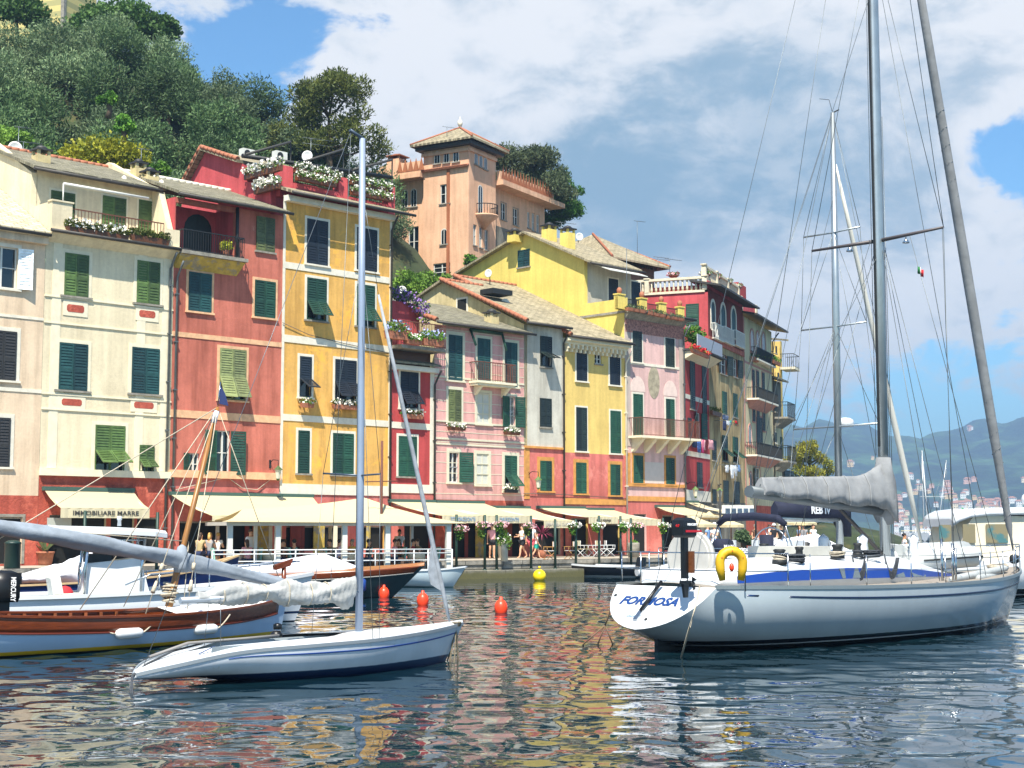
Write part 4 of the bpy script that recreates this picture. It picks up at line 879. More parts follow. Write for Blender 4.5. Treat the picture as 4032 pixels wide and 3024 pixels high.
mb = MB(); e = .8; c = [Vector((-e, -e, zt - .1)), Vector((TD + e, -e, zt - .1)), Vector((TD + e, TL + e, zt - .1)), Vector((-e, TL + e, zt - .1))]; ap = Vector((TD / 2, TL / 2, zt + 1.6))
mb.box(-.5, -.5, zt - .4, TD + .5, TL + .5, zt - .12, 1)
for k in range(4): mb.slab([c[k], c[(k + 1) % 4], ap], (0, 0, .16))
rr = h.put(mb, 'roof', [SLM, GUTTER]); r_ = MB(); 
for k in range(4): r_.tube([c[k] + Vector((0, 0, .2)), ap + Vector((0, 0, .2))], .08, 6)
h.put(r_, 'ridge_tiles', TERRA, rr); r_ = MB(); r_.lathe([(.1, 0), (.22, .3), (.2, .5), (.05, .7), (.02, .9)], ap + Vector((0, 0, .2)), 8); h.put(r_, 'finial', WTRIM, rr)
# right wing
fr_ = Frame(fv.w((TD, .5, 0)), fv.yaw); h.face(fr_); RL = fr_.px('g', 1425, 700).x; zq = fr_.px('g', 1000, 410).z; zc = fr_.px('g', 1000, 500).z
W_(1045, 660, 1090, 810, sur=STONE); W_(1150, 708, 1195, 855, sur=STONE)
for a in ((1275, 740, 1300, 880), (1315, 750, 1342, 905), (1355, 765, 1382, 925)): W_(*a)
h.wall(0, RL, GB, zc, None, mats=[PL['grey'], PL['apri']], bands=((fr_.px('g', 1040, 870).z, 1),), name='wing_wall')
mb = MB(); mb.box(-.02, -1.2, zc - .3, RL + 1.5, .3, zc + .1); mb.box(0, -.9, zc + .1, RL, -.6, zq); mb.box(0, 0, zc, RL, 8, zc + .1); h.put(mb, 'parapet', PL['apri']); tri = MB()
for k in range(18): x = .5 + (RL - 1) * k / 17; tri.slab([(x - .28, -.92, zc + .3), (x + .28, -.92, zc + .3), (x, -.92, zc + 1.45)], (0, .01, 0))
h.put(tri, 'painted_parapet_openings', DAP)  # no holes cut here: darker apricot triangles paint in their shade
# ---- striped tower of the church on the hill
q = at_y('x', 345, 150, 138); fc = Frame((q.x, q.y, 0), R(70)); h = House('church_tower', fc, 'green and cream striped tower wall at the very top left of the hill', 'tower')
def stripes():
    m = bpy.data.materials.new('striped_stone'); m.use_nodes = True; t = m.node_tree; B = NB(t); z = B.n('ShaderNodeSeparateXYZ', i={0: B.n('ShaderNodeTexCoord').outputs['Object']}).outputs[2]
    t.links.new(B.mix(B.ss(B.m('FRACT', B.m('MULTIPLY', z, .9)), .48, .54), lin('#cdbb78'), lin('#a7a06c')), t.nodes['Principled BSDF'].inputs['Base Color']); t.nodes['Principled BSDF'].inputs['Roughness'].default_value = .9; return m
mb = MB(); z0 = q.z - 5; mb.box(0, 0, z0, 5, 7.5, z0 + 16); h.put(mb, 'wall', stripes()); mb = MB(); mb.box(-.08, -.05, z0, .3, .3, z0 + 16.01); h.put(mb, 'corner_stones', STONE)
# ---------------------------------------------------------------- vegetation kit
def leafmat(name, c, c2, vs=1.2, rough=.6):
    m = bpy.data.materials.new(name); m.use_nodes = True; t = m.node_tree; B = NB(t); p = t.nodes['Principled BSDF']
    vec = B.n('ShaderNodeTexCoord').outputs['Object']
    f = B.ss(B.noise(vec, vs, 4, .7), .34, .66); g = B.noise(vec, 11, 2, .5)
    src = B.mix(f, lin(c), lin(c2)); k = B.ss(g, .25, .75, .65, 1.3); src = B.mix(1.0, src, B.n('ShaderNodeCombineColor', i={0: k, 1: k, 2: k}).outputs[0], 'MULTIPLY')
    ob = B.ss(B.n('ShaderNodeObjectInfo').outputs['Random'], 0, 1, .72, 1.35); src = B.mix(1.0, src, B.n('ShaderNodeCombineColor', i={0: ob, 1: ob, 2: B.m('MULTIPLY', ob, .95)}).outputs[0], 'MULTIPLY')
    t.links.new(src, p.inputs['Base Color']); p.inputs['Roughness'].default_value = rough; p.inputs['Specular IOR Level'].default_value = .25
    tr = B.n('ShaderNodeBsdfTranslucent', i={0: src}); ad = B.n('ShaderNodeMixShader', i={0: .22, 1: p.outputs[0], 2: tr.outputs[0]})
    t.links.new(ad.outputs[0], t.nodes['Material Output'].inputs[0]); return m
LF = dict(olive=leafmat('olive_leaves', '#4b6140', '#7d8f6a'), olive2=leafmat('dark_olive_leaves', '#3a5232', '#627a4e'), pine=leafmat('pine_needles', '#3f4d22', '#686d2f'), upine=leafmat('umbrella_pine_needles', '#2d4a1e', '#4f8026'),
          dpine=leafmat('dusty_pine_needles', '#3d4a34', '#5f6a4a'), broad=leafmat('broad_leaves', '#3a5a2c', '#5c7a3c'), yell=leafmat('yellow_green_leaves', '#7f8a24', '#c0bc38'), shrub=leafmat('shrub_leaves', '#3f6a25', '#6f9a35'), vine=leafmat('vine_leaves', '#4a6a2a', '#7a9a3c'),
          gold=leafmat('golden_pine_needles', '#77802a', '#a8a03c'))
BARK = pbr('bark', '#5a4c3c', .9, var=.3, vs=6); FLW = {k: pbr('petals_' + k, v, .7, var=.12, vs=20) for k, v in dict(white='#eeeae0', pink='#e8b6bc', purple='#a07ac4', red='#c01c24', blue='#a8b4dc').items()}
def leaves(mb, lobes, n, size, asp=2.2, up=.3, seed=0, mi=0, shell=.62):
    """n leaf-sized faces spread through ellipsoid lobes (x, y, z, rx, ry, rz)"""
    rg = np.random.RandomState(seed); vol = np.array([l[3] * l[4] * l[5] for l in lobes]) ** .75; cnt = (vol / vol.sum() * n).astype(int)
    for l, c in zip(lobes, cnt):
        d = rg.randn(c, 3); d /= np.linalg.norm(d, axis=1)[:, None]; rr = (shell + (1 - shell) * rg.rand(c)) * (1 + .14 * rg.randn(c)); rr[: c // 5] *= rg.rand(c // 5)
        P = np.array(l[:3]) + d * rr[:, None] * np.array(l[3:6])
        a = d * .7 + rg.randn(c, 3) * .75; a[:, 2] += up; a /= np.linalg.norm(a, axis=1)[:, None]
        bv = np.cross(a, rg.randn(c, 3)); bv /= np.linalg.norm(bv, axis=1)[:, None] + 1e-9
        s = size * (.6 + .8 * rg.rand(c))[:, None]; A, Bv = a * s, bv * s / asp
        V = np.stack([P - A * .5, P + Bv * .5, P + A * .5, P - Bv * .5], 1).reshape(-1, 3)
        k = len(mb.v); mb.v += [tuple(v) for v in V.tolist()]; mb.f += [[k + 4 * q, k + 4 * q + 1, k + 4 * q + 2, k + 4 * q + 3] for q in range(c)]; mb.mi += [mi] * c; mb.sm += [False] * c
    return mb
def tree(name, label, cat, loc, lobes, n, size, mat, trunk, group=None, asp=2.2, up=.3, seed=0, r0=.18, rz=0):
    e = thing(name, loc, rz, label, cat, group)
    leaves(MB(), lobes, n, size, asp, up, seed).build('crown', mat, e)
    t = MB(); base = Vector((0, 0, -.6))
    zf = min(p[2] for p in trunk) * .9; mz = sum(p[2] for p in trunk) / len(trunk); cx_, cy_ = [sum(p[i] for p in trunk) / len(trunk) for i in (0, 1)]
    fork = Vector((cx_ * .3, cy_ * .3, min(zf, mz * .7))); top = Vector((cx_ * .7, cy_ * .7, mz * 1.02)); t.tube([base, base.lerp(fork, .5) + Vector((.08, .05, 0)), fork, top], [r0 * 1.25, r0, r0 * .85, r0 * .35], 8)
    for k, (px_, py, pz) in enumerate(trunk):
        q = Vector((px_, py, pz)); a = fork.lerp(top, min(1, max(0, (pz - fork.z) / (top.z - fork.z + .1) - .35))); t.tube([a, a.lerp(q, .5) + Vector((0, 0, -.06 * (q - a).length)), q], [r0 * .45, r0 * .3, r0 * .1], 5)
    t.build('trunk', BARK, e); return e
def lobes_for(rg, w, h, n, base=1.2, flat=.75):
    out = []
    for k in range(n):
        a = rg.uniform(0, 6.28); r_ = w * .5 * math.sqrt(rg.random()) * .78; s = rg.uniform(.5, .95) * w * .27
        z = base + (h - base) * (.12 + .72 * (1 - (r_ / (w * .5)) ** 2) * rg.uniform(.3, 1.05)); out.append((r_ * math.cos(a), r_ * math.sin(a), z, s, s, s * flat))
    return out
# olive grove: rows stepping up the hillside
protos = []
for k in range(7):
    rg = random.Random(40 + k); lb = lobes_for(rg, 6.8, 5.7, 14, .3, .95); tp = [(l[0] * .7, l[1] * .7, l[2]) for l in lb[:5]]
    protos.append(tree('olive_tree', 'olive', 'olive tree', (0, 0, 0), lb, 9500, .30, LF['olive' if k % 3 else 'olive2'], tp, seed=k, asp=3.2, up=.5))
first = set()
ROWN = ['lowest row', 'second row up', 'third row up', 'fourth row up', 'fifth row up', 'sixth row up', 'seventh row up', 'topmost row']
rg = random.Random(5)
for r_, (Y, xa, xb, st) in enumerate([(89, -33, -11.5, 4.6), (94, -35, -11, 4.4), (99, -37.5, -10, 4.3), (104, -39.5, -9.5, 4.3), (109, -42, -9, 4.4), (113, -44, -9, 4.3), (117, -46, -10, 4.5), (121, -30, -12, 4.6)]):
    x, k = xa + rg.uniform(0, 1.5), 0
    while x < xb:
        j = rg.randrange(7); o = protos[j]
        if j in first: o = copy_tree(o)
        first.add(j); X, Y_ = x, Y + rg.uniform(-1.4, 1.4); s = rg.uniform(.82, 1.12) * (.9 if x > -14 else 1)
        o.location = (X, Y_, hill_z(X, Y_) - .5); o.rotation_euler[2] = rg.uniform(0, 6.28); o.scale = (s, s, s * rg.uniform(.9, 1.1))
        tag(o, f'{ordn(k)} olive tree from the left in the {ROWN[r_]} of the hillside grove', 'olive tree', 'olive trees on the hillside')
        x += st * rg.uniform(.78, 1.05); k += 1
def treepx(name, label, cat, c, u, v0, v1, wpx, Y, fn, **k):
    """a tree whose crown spans rows v0..v1 at column u of the photo, at distance Y"""
    top, bot = at_y(c, u, v0, Y), at_y(c, u, v1, Y); w = wpx * CR[c][2] / FPX * Y; h = top.z - bot.z
    return fn(name, label, cat, (top.x, Y, bot.z), w, h, **k)
def pine(name, label, cat, loc, w, h, mat='pine', n=20000, seed=1, shape=None, size=.34, below=4, group=None):
    rg = random.Random(seed); lb = []
    for k in range(46):
        f = rg.random(); a = rg.uniform(0, 6.28); rmax = w * .5 * (shape(f) if shape else (1 - .55 * f ** 1.5)); r_ = rmax * rg.uniform(.2, 1.0); s = w * rg.uniform(.10, .16)
        lb.append((r_ * math.cos(a), r_ * math.sin(a) * .7, h * (.08 + .86 * f), s, s, s * .72))
    o = tree(name, label, cat, (loc[0], loc[1], loc[2] - below), [(x, y, z + below, a, b_, c) for x, y, z, a, b_, c in lb], n, size, LF[mat], [(l[0] * .9, l[1] * .9, l[2] + below) for l in lb[:12]], group, 3.4, .6, seed, .28); return o
treepx('pine_tree', 'big bronze green pine with gaps in its crown beside the villa', 'pine tree', 'O', 715, 155, 345, 255, 114, pine)
treepx('pine_tree', 'dark feathery umbrella pine spreading behind the right wing of the villa', 'pine tree', 'O', 1125, 322, 450, 225, 128, pine, mat='dpine', seed=4, below=6, shape=lambda f: 1.0 if f < .55 else 1.5 - f, n=22000)
treepx('pine_tree', 'bright green round headed umbrella pine overhanging the end of the villa', 'pine tree', 'O', 1190, 372, 488, 150, 132, pine, mat='upine', seed=5, shape=lambda f: math.sqrt(max(.1, 1 - (f * 1.5 - .6) ** 2)), below=6)
def broad(name, label, cat, loc, w, h, mat='broad', n=6000, seed=2, size=.34, asp=1.5, k=14, below=1.0, group=None):
    rg = random.Random(seed); lb = lobes_for(rg, w, h, k, h * .05, .8); lb = [(x, y * .8, z, a, b_, c) for x, y, z, a, b_, c in lb]
    return tree(name, label, cat, (loc[0], loc[1], loc[2] - below), [(x, y, z + below, a, b_, c) for x, y, z, a, b_, c in lb], n, size, LF[mat], [(l[0] * .8, l[1] * .8, l[2] + below) for l in lb[:6]], group, asp, .2, seed)
treepx('broadleaf_tree', 'loose dark broadleaf tree on the skyline right of the striped tower', 'tree', 'O', 255, 4, 90, 200, 121, broad, below=1)
treepx('broadleaf_tree', 'broadleaf tree at the right end of the hilltop skyline', 'tree', 'O', 338, 22, 105, 110, 120, broad, seed=8, n=4000, below=1)
treepx('broadleaf_tree', 'dark dense tree in the top left corner in front of the striped tower', 'tree', 'O', 40, -25, 65, 140, 120, broad, seed=9, n=5000, below=1)
treepx('flowering_bush', 'yellow green flowering bush behind the roof of the cream house', 'bush', 'O', 215, 282, 385, 190, 83, broad, mat='yell', seed=11, n=7000, size=.22)
treepx('shrub', 'dark green shrub behind the chimneys at the left end of the cream roof', 'shrub', 'O', 105, 318, 395, 90, 82, broad, mat='broad', seed=12, n=3000, size=.2)
treepx('shrub', 'bright green shrub between the yellow bush and the red gable', 'shrub', 'O', 335, 335, 405, 80, 83, broad, mat='shrub', seed=13, n=2600, size=.2)
treepx('shrub', 'green and yellow bush at the left edge behind the satellite dish', 'shrub', 'O', 12, 240, 360, 110, 84, broad, mat='vine', seed=14, n=3600, size=.22)
treepx('shrub', 'bright leafy shrub high among the olive trees on the left', 'shrub', 'O', 235, 195, 232, 50, 97, broad, mat='shrub', seed=15, n=1200, size=.2, below=.1)
treepx('shrub', 'fresh green climber below the terraces in the middle of the olive grove', 'shrub', 'O', 268, 245, 300, 60, 92, broad, mat='shrub', seed=16, n=1500, size=.2, below=.1)
treepx('vine', 'green vine spreading over the wall below the villa', 'vine', 'O', 905, 588, 642, 120, 96, broad, mat='vine', seed=17, n=4500, size=.2)
treepx('vine', 'low end of the vine under the wide villa window', 'vine', 'O', 980, 596, 625, 90, 98, broad, mat='vine', seed=18, n=2000, size=.2)
treepx('shrub', 'small bright shrub at the corner of the villa above the lemon gable roof', 'shrub', 'O', 1022, 548, 578, 45, 104, broad, mat='shrub', seed=19, n=900, size=.2)
treepx('pine_tree', 'golden green pine at the end of the row of houses', 'pine tree', 'O', 1742, 948, 1040, 110, 150, pine, mat='gold', seed=21, n=6000, below=3)
def flowers(mb, lobes, n, size, mi, seed=0): return leaves(mb, lobes, n, size, 1.1, .1, seed, mi, .8)
# ---------------------------------------------------------------- boat kit
def text_obj(txt, size, M, mat, name, parent, shear=0.0, bold=0.0, width=None, ext=.004):
    cu = bpy.data.curves.new(name, 'FONT'); cu.body = txt; cu.size = size; cu.shear = shear; cu.offset = bold; cu.extrude = ext; cu.align_x = 'CENTER'; cu.align_y = 'CENTER'; cu.resolution_u = 3
    o = bpy.data.objects.new(name, cu); COL.objects.link(o); bpy.context.view_layer.update()
    me = bpy.data.meshes.new_from_object(o.evaluated_get(bpy.context.evaluated_depsgraph_get())); bpy.data.objects.remove(o); bpy.data.curves.remove(cu)
    if width:
        xs = [v.co.x for v in me.vertices]; k = width / (max(xs) - min(xs)); M = M @ Matrix.Diagonal((k, 1, 1, 1))
    me.transform(M); me.materials.clear(); me.materials.append(mat); me.name = name
    o = bpy.data.objects.new(name, me); COL.objects.link(o); o.parent = parent; return o
def basis(o, x, y):
    x, y = Vector(x).normalized(), Vector(y).normalized(); z = x.cross(y).normalized(); y = z.cross(x)
    return Matrix(((x.x, y.x, z.x, o[0]), (x.y, y.y, z.y, o[1]), (x.z, y.z, z.z, o[2]), (0, 0, 0, 1)))
def interp(st, x):
    for a, b_ in zip(st, st[1:]):
        if a[0] <= x <= b_[0]:
            f = (x - a[0]) / (b_[0] - a[0]); return [p + (q - p) * f for p, q in zip(a, b_)]
    return list(st[-1] if x > st[-1][0] else st[0])
def smooth_st(st, n):
    """resample stations (xs, xk, b, zs, k[, c1, c2]) with Catmull-Rom so that the sheer runs fair"""
    st = [tuple(s) + (1.0, .72)[len(s) - 5:] if len(s) < 7 else tuple(s) for s in st]; out = []
    for i in range(len(st) - 1):
        p0, p1, p2, p3 = st[max(i - 1, 0)], st[i], st[i + 1], st[min(i + 2, len(st) - 1)]
        for q in range(n):
            t = q / n; out.append(tuple(.5 * (2 * b_ + (c - a) * t + (2 * a - 5 * b_ + 4 * c - d) * t * t + (3 * b_ - a - 3 * c + d) * t ** 3) for a, b_, c, d in zip(p0, p1, p2, p3)))
    return out + [st[-1]]
def hpt(s, t, side):
    xs, xk, b_, zs, k, c1, c2 = s; u = 1 - t; b_ = max(b_, .012)
    y = u ** 3 * b_ + 3 * u * u * t * b_ * c1 + 3 * u * t * t * b_ * c2; z = u ** 3 * zs + 3 * u * u * t * (zs + (k - zs) * .5) + 3 * u * t * t * (k + (zs - k) * .06) + t ** 3 * k
    f = (zs - z) / (zs - k + 1e-9); return Vector((xs + (xk - xs) * f, side * y, z))
def hull_mb(st, n=10, transom=True, mi=0, tmi=0):
    mb = MB(); rings = [[hpt(s, k / n, 1) for k in range(n)] + [hpt(s, 1, 1)] + [hpt(s, (n - 1 - k) / n, -1) for k in range(n)] for s in st]
    mb.loft(rings, False, False, mi)
    if transom: mb.add(rings[0], [tuple(range(len(rings[0])))[::-1]], tmi)
    return mb
def deck_mb(st, drop=.03, camber=.08, inset=.03, mi=0):
    mb = MB(); rings = [[Vector((s[0], y * max(s[2] - inset, .005), s[3] - drop + camber * (1 - y * y))) for y in (1, .6, .2, -.2, -.6, -1)] for s in st]
    return mb.loft(rings, False, False, mi)
def strake(st, side, t0, t1, x0, x1, off, mi=0, mb=None):
    mb = mb or MB(); rings = []
    for s in st:
        if x0 <= s[0] <= x1:
            o = Vector((0, side * off, 0)); ts = [t0 + (t1 - t0) * q / 4 for q in range(5)]; rings.append([hpt(s, t, side) + o for t in ts] + [hpt(s, t, side) - o for t in ts[::-1]])
    return mb.loft(rings, True, True, mi) if len(rings) > 1 else mb
def capping(st, w, h, mb=None, mi=0, x0=-99, x1=99):
    mb = mb or MB()
    for sd in (1, -1):
        rings = [[Vector((s[0], sd * (s[2] + w * .5), s[3] - h * .4)), Vector((s[0], sd * (s[2] + w * .5), s[3] + h * .6)), Vector((s[0], sd * (s[2] - w * .5), s[3] + h * .6)), Vector((s[0], sd * (s[2] - w * .5), s[3] - h * .4))] for s in st if x0 <= s[0] <= x1]
        mb.loft(rings, True, True, mi, False)
    return mb
def zbands(name, bands, top, rough=.25, var=.05, c2=None, vs=1.2):
    """hull paint: (z, colour) bands from the bottom up, then the topsides"""
    m = bpy.data.materials.new(name); m.use_nodes = True; t = m.node_tree; B = NB(t); p = t.nodes['Principled BSDF']; vec = B.n('ShaderNodeTexCoord').outputs['Object']
    z = B.m('ADD', B.n('ShaderNodeSeparateXYZ', i={0: vec}).outputs[2], B.m('MULTIPLY', B.m('SUBTRACT', B.noise(vec, 6, 3), .5), .012)); src = lin(top)
    k = B.ss(B.noise(B.mapv(vec, (1, 1, .4)), vs, 6, .65), .3, .7, 1 - var, 1 + var * .5); src = B.mix(1.0, src, B.n('ShaderNodeCombineColor', i={0: k, 1: k, 2: k}).outputs[0], 'MULTIPLY')
    if c2: src = B.mix(B.ss(B.noise(B.mapv(vec, (3, 3, .5)), 2, 6, .7), .6, .75), src, lin(c2))
    for zz, c in reversed(bands): src = B.mix(B.m('LESS_THAN', z, zz), src, lin(c))
    t.links.new(src, p.inputs['Base Color']); p.inputs['Roughness'].default_value = rough; p.inputs['Coat Weight'].default_value = .3; p.inputs['Coat Roughness'].default_value = .08; return m
GEL = pbr('white_gelcoat', '#c9cdd0', .3, var=.06, vs=1.5); NAVY = pbr('navy_paint', '#16305e', .3, var=.1); NAVYC = pbr('navy_canvas', '#161c33', .85, var=.2, vs=5, bump=.3, bs=9)
TEAK = pbr('weathered_teak', '#8d8478', .7, var=.2, vs=4, stretch=(.5, 14, 1)); ALU = pbr('mast_aluminium', '#a9b0b2', .38, .75, var=.12, vs=2); ROPE = pbr('dark_rope', '#3c4046', .9, var=.3, vs=25); ROPEW = pbr('light_rope', '#b8ad98', .9, var=.25, vs=25)
WIRE = pbr('rigging_wire', '#666e73', .4, .6); GREYC = pbr('grey_sail_cover', '#808284', .9, var=.15, vs=3, bump=.8, bs=3); SAILW = pbr('white_sailcloth', '#a9aaa8', .9, var=.22, vs=4, bump=1.0, bs=7); FEND = pbr('white_fender', '#d6d8d8', .4, var=.08)
ORANGE = pbr('orange_plastic', '#ee4420', .38, var=.1); YELB = pbr('yellow_plastic', '#f0cf10', .38, var=.08); BLUEC = pbr('blue_grey_cover', '#868f99', .9, var=.15, vs=2.5, bump=.9, bs=4)
def wires(mb, L, r=.008, n=4):
    for a, c in L: mb.tube([a, c], r, n)
    return mb
def sag(a, c, d, n=6): a, c = Vector(a), Vector(c); return [a.lerp(c, k / n) - Vector((0, 0, d * 4 * (k / n) * (1 - k / n))) for k in range(n + 1)]
def coil(mb, c, r, n, tr, rg, mi=0, flat=.5):
    for k in range(n):
        a0, t = rg.uniform(0, 6), rg.uniform(-.5, .5); rr = r * rg.uniform(.7, 1.1)
        mb.tube([(c[0] + rr * math.cos(a0 + 6.283 * q / 10), c[1] + rr * math.sin(a0 + 6.283 * q / 10), c[2] + tr * 1.6 * k * flat + t * rr * .5 * math.sin(6.283 * q / 10)) for q in range(11)], tr, 5, mi)
    return mb
def folded(rings_fn, nx, nt, seed, amp):
    """cloth bundle: closed rings with folds"""
    rg = np.random.RandomState(seed); ph = rg.rand(6) * 6.28; rings = []
    for i in range(nx + 1):
        f = i / nx; c, ry, rz, tw = rings_fn(f); ring = []
        for k in range(nt):
            a = 6.283 * k / nt; w = 1 + amp * (math.sin(3 * a + ph[0] + 9 * f) * .5 + math.sin(5 * a + ph[1] - 17 * f) * .35 + math.sin(2 * a + 31 * f + ph[2]) * .45 + math.sin(43 * f + ph[3] + a) * .3 + .35 * abs(math.sin(3.5 * a + 71 * f + ph[4] + 2 * math.sin(23 * f))) + .3 * abs(math.sin(2 * a - 97 * f + ph[5])) - .35)
            ring.append((c[0] + tw * math.sin(a) * .0, c[1] + ry * w * math.cos(a), c[2] + rz * w * math.sin(a)))
        rings.append(ring)
    return MB().loft(rings, True, True)
# ---------------------------------------------------------------- big grey-white sailing yacht
Y1 = R(45); fs = Frame((2.65, 28.8, 0), Y1); E = thing('sailing_yacht', fs.o, Y1, 'large pale grey sailing yacht with blue lettering on its white sloping stern', 'yacht')
ST = smooth_st([(.40, -.50, 1.22, 1.22, .44, .92, .62), (1.6, .7, 1.66, 1.20, .06, .99, .84), (3.2, 2.5, 1.97, 1.17, -.25, 1.02, .82), (5.2, 4.8, 2.12, 1.14, -.45, 1.04, .82), (7.6, 7.6, 2.14, 1.13, -.5, 1.04, .80), (10, 10, 1.86, 1.15, -.5, 1.0, .7), (12.2, 12.1, 1.22, 1.19, -.45, .9, .5), (13.7, 13.4, .62, 1.24, -.35, .85, .4), (14.8, 13.95, .02, 1.29, -.2, .8, .4)], 6)
HP = zbands('yacht_hull_paint', [(.09, '#07090c'), (.115, '#b9bec0'), (.20, '#0b1420')], '#949ea4', .22, .09, None, .8)
hull_mb(ST, 12, True, 0, 1).build('hull', [HP, GEL], E)
deck_mb(ST, .03, .1).build('deck', TEAK, E); capping(ST, .05, .07).build('toe_rail', pbr('grey_toe_rail', '#8b9496', .4, .5), E)
NAVD = pbr('dark_navy_stripe', '#0f1d3c', .3); mb = strake(ST, -1, .082, .1, 1.9, 14.6, .006); mb = strake(ST, 1, .082, .1, 1.9, 14.6, .006, 0, mb); mb.build('sheer_stripe', NAVD, E)
mb = strake(ST, -1, .082, .1, .95, 1.5, .006); mb.build('sheer_stripe', NAVY, E)
# coachroof and coaming
CB = [(.75, .9, 1.22, 1.30, 1.30), (1.1, 1.2, 1.2, 1.5, 1.50), (2.2, 1.42, 1.18, 1.62, 1.66), (4.5, 1.45, 1.16, 1.66, 1.74), (6.5, 1.3, 1.15, 1.6, 1.76), (8.2, 1.05, 1.15, 1.5, 1.68), (9.8, .72, 1.17, 1.34, 1.46), (10.9, .4, 1.2, 1.24, 1.28)]
mb = MB(); mb.loft([[(x, sd * w, z) for sd, w, z in ((-1, b_, zb), (-1, b_ - .02, zs - .06), (-1, b_ - .12, zs), (-1, b_ * .4, zt), (1, b_ * .4, zt), (1, b_ - .12, zs), (1, b_ - .02, zs - .06), (1, b_, zb))] for x, b_, zb, zs, zt in CB], True, True)
cab = mb.build('coachroof', GEL, E)
mb = MB()
for (x, b_, zb, zs, zt), (x2, b2, zb2, zs2, zt2) in zip(CB[1:], CB[2:]):
    h0, h1, g0, g1 = [(z + (t - z) * k) for z, t, k in ((zb, zs, .28), (zb, zs, .72), (zb2, zs2, .28), (zb2, zs2, .72))]
    mb.hexa([(x, -b_ - .004, h0), (x2, -b2 - .004, g0), (x2, -b2 + .03, g0), (x, -b_ + .03, h0)], [(x, -b_ - .0, h1), (x2, -b2 - .0, g1), (x2, -b2 + .03, g1), (x, -b_ + .03, h1)])
mb.build('blue_band', pbr('royal_blue', '#17419a', .3), cab)
for xa in (4.3, 6.4, 7.6):
    s0, s1_ = interp(CB, xa), interp(CB, xa + .75); mb = MB()
    q = [(s[0], -s[1] - .012, s[2] + (s[3] - s[2]) * k) for s, k in ((s0, .3), (s1_, .3))]; t_ = [(s[0] - .12, -s[1] - .012, s[2] + (s[3] - s[2]) * .72) for s in (s0, s1_)]
    mb.slab([q[0], q[1], t_[1], t_[0]], (0, .02, 0)); mb.build('window', pbr('smoked_window', '#6f787c', .15, spec=.8), cab)
# stern lettering and fittings
A, T = Vector((-.5, 0, .44)), Vector((.4, 0, 1.22)); up = (T - A).normalized(); nrm = Vector((-up.z, 0, up.x))
BLUT = pbr('blue_lettering', '#143a78', .4)
def tp(y, z, d=.01): return A + up * ((z - A.z) / up.z) + Vector((0, y, 0)) + nrm * d
text_obj('FORMOSA', .29, basis(tp(.12, .93), (0, -1, 0), up), BLUT, 'lettering', E, .2, .009, 1.4); text_obj('CANNES', .08, basis(tp(.25, .66), (0, -1, 0), up), pbr('faded_lettering', '#8fa9c0', .5), 'home_port_lettering', E, .2, 0, .34)
mb = MB(); mb.tube([tp(.12, .74, .05), tp(.02, 1.22, .12)], .035, 8, 1); mb.box(-.05, -.2, -.02, .05, .06, .02, 0, basis(tp(.14, .72, .01), (0, -1, 0), up)); mb.build('backstay_adjuster', [STEEL, BLACK], E)
mb = MB()
for y, z in ((1.05, 1.02), (-.1, .62)): mb.tube([tp(y, z, -.01), tp(y, z, .012)], .035, 10)
mb.build('through_hulls', IRON, E)
MB().hexa([(.1, -.04, -.8), (1.3, -.06, -.8), (1.3, .06, -.8), (.1, .04, -.8)], [(.12, -.04, .37), (1.5, -.06, .2), (1.5, .06, .2), (.12, .04, .37)]).build('rudder', pbr('black_antifouling', '#090b0e', .5), E)
# mast, boom, cover, rig
mm = MB(); mm.loft([[(8.36 + .0035 * (z - 1.5) - .155 * math.cos(a) * k, .105 * math.sin(a) * k, z) for a in [6.283 * q / 14 for q in range(14)]] for z, k in ((1.5, 1), (9, 1), (16, .95), (22.5, .6))], True, True)
mast = mm.build('mast', ALU, E); MB().box(8.175, -.02, 4.2, 8.215, .02, 20).build('sail_track', IRON, mast)
MB().tube([(3.15, 0, 3.08), (5.5, 0, 2.92), (8.15, 0, 2.74)], .125, 12).build('boom', pbr('grey_boom', '#5b6266', .5, .3, var=.15), E)
MB().tube([(8.2, 0, 1.75), (6.4, 0, 2.82)], .045, 8).build('boom_vang', pbr('dark_vang', '#3a3330', .5), E)
rings = []; rc = np.random.RandomState(4); CN = 64
for i in range(CN + 1):
    f = i / CN; x = 3.5 + f * 5.02; zb = 3.0 - .25 * f + .03 * math.sin(f * 26) * (f < .9) - max(0, f - .93) / .07 * .3; zt = 3.38 + .16 * f + (max(0, f - .72) / .28) ** 1.7 * .46; w = .13 + .12 * f + .02 * math.sin(f * 26 + 1); h_ = zt - zb; fo = lambda k, s_: .016 * math.sin(31 * f * (1 + .13 * k) + 2.1 * k + s_) + .012 * rc.randn()
    P_ = [(w * 1.02, 0), (w * .98, .3), (w * .72, .62), (w * .32, .88), (.02, 1.0)]; rings.append([(x + .05 * q, -(a + fo(k, 0)), zb + h_ * q) for k, (a, q) in enumerate(P_)] + [(x + .05 * q, a + fo(k, 2), zb + h_ * q) for k, (a, q) in reversed(list(enumerate(P_)))] + [(x, w * .5, zb + .06), (x, -w * .5, zb + .06)])
cv = MB().loft(rings, True, True)
cv.tube([(8.44, 0, 2.42), (8.40, 0, 2.7), (8.36, 0, 3.2), (8.36, 0, 3.6), (8.37, 0, 3.95)], [.17, .22, .26, .22, .165], 16); cvo = cv.build('sail_cover', GREYC, E); mb = MB()
for i in (9, 19, 29, 40, 50): mb.tube([Vector(p) * 1.0 + Vector((0, .012 * (1 if p[1] > 0 else -1), .004)) for p in rings[i] + rings[i][:1]], .011, 4)
mb.build('cover_ties', pbr('grey_ties', '#8d8f90', .9), cvo)
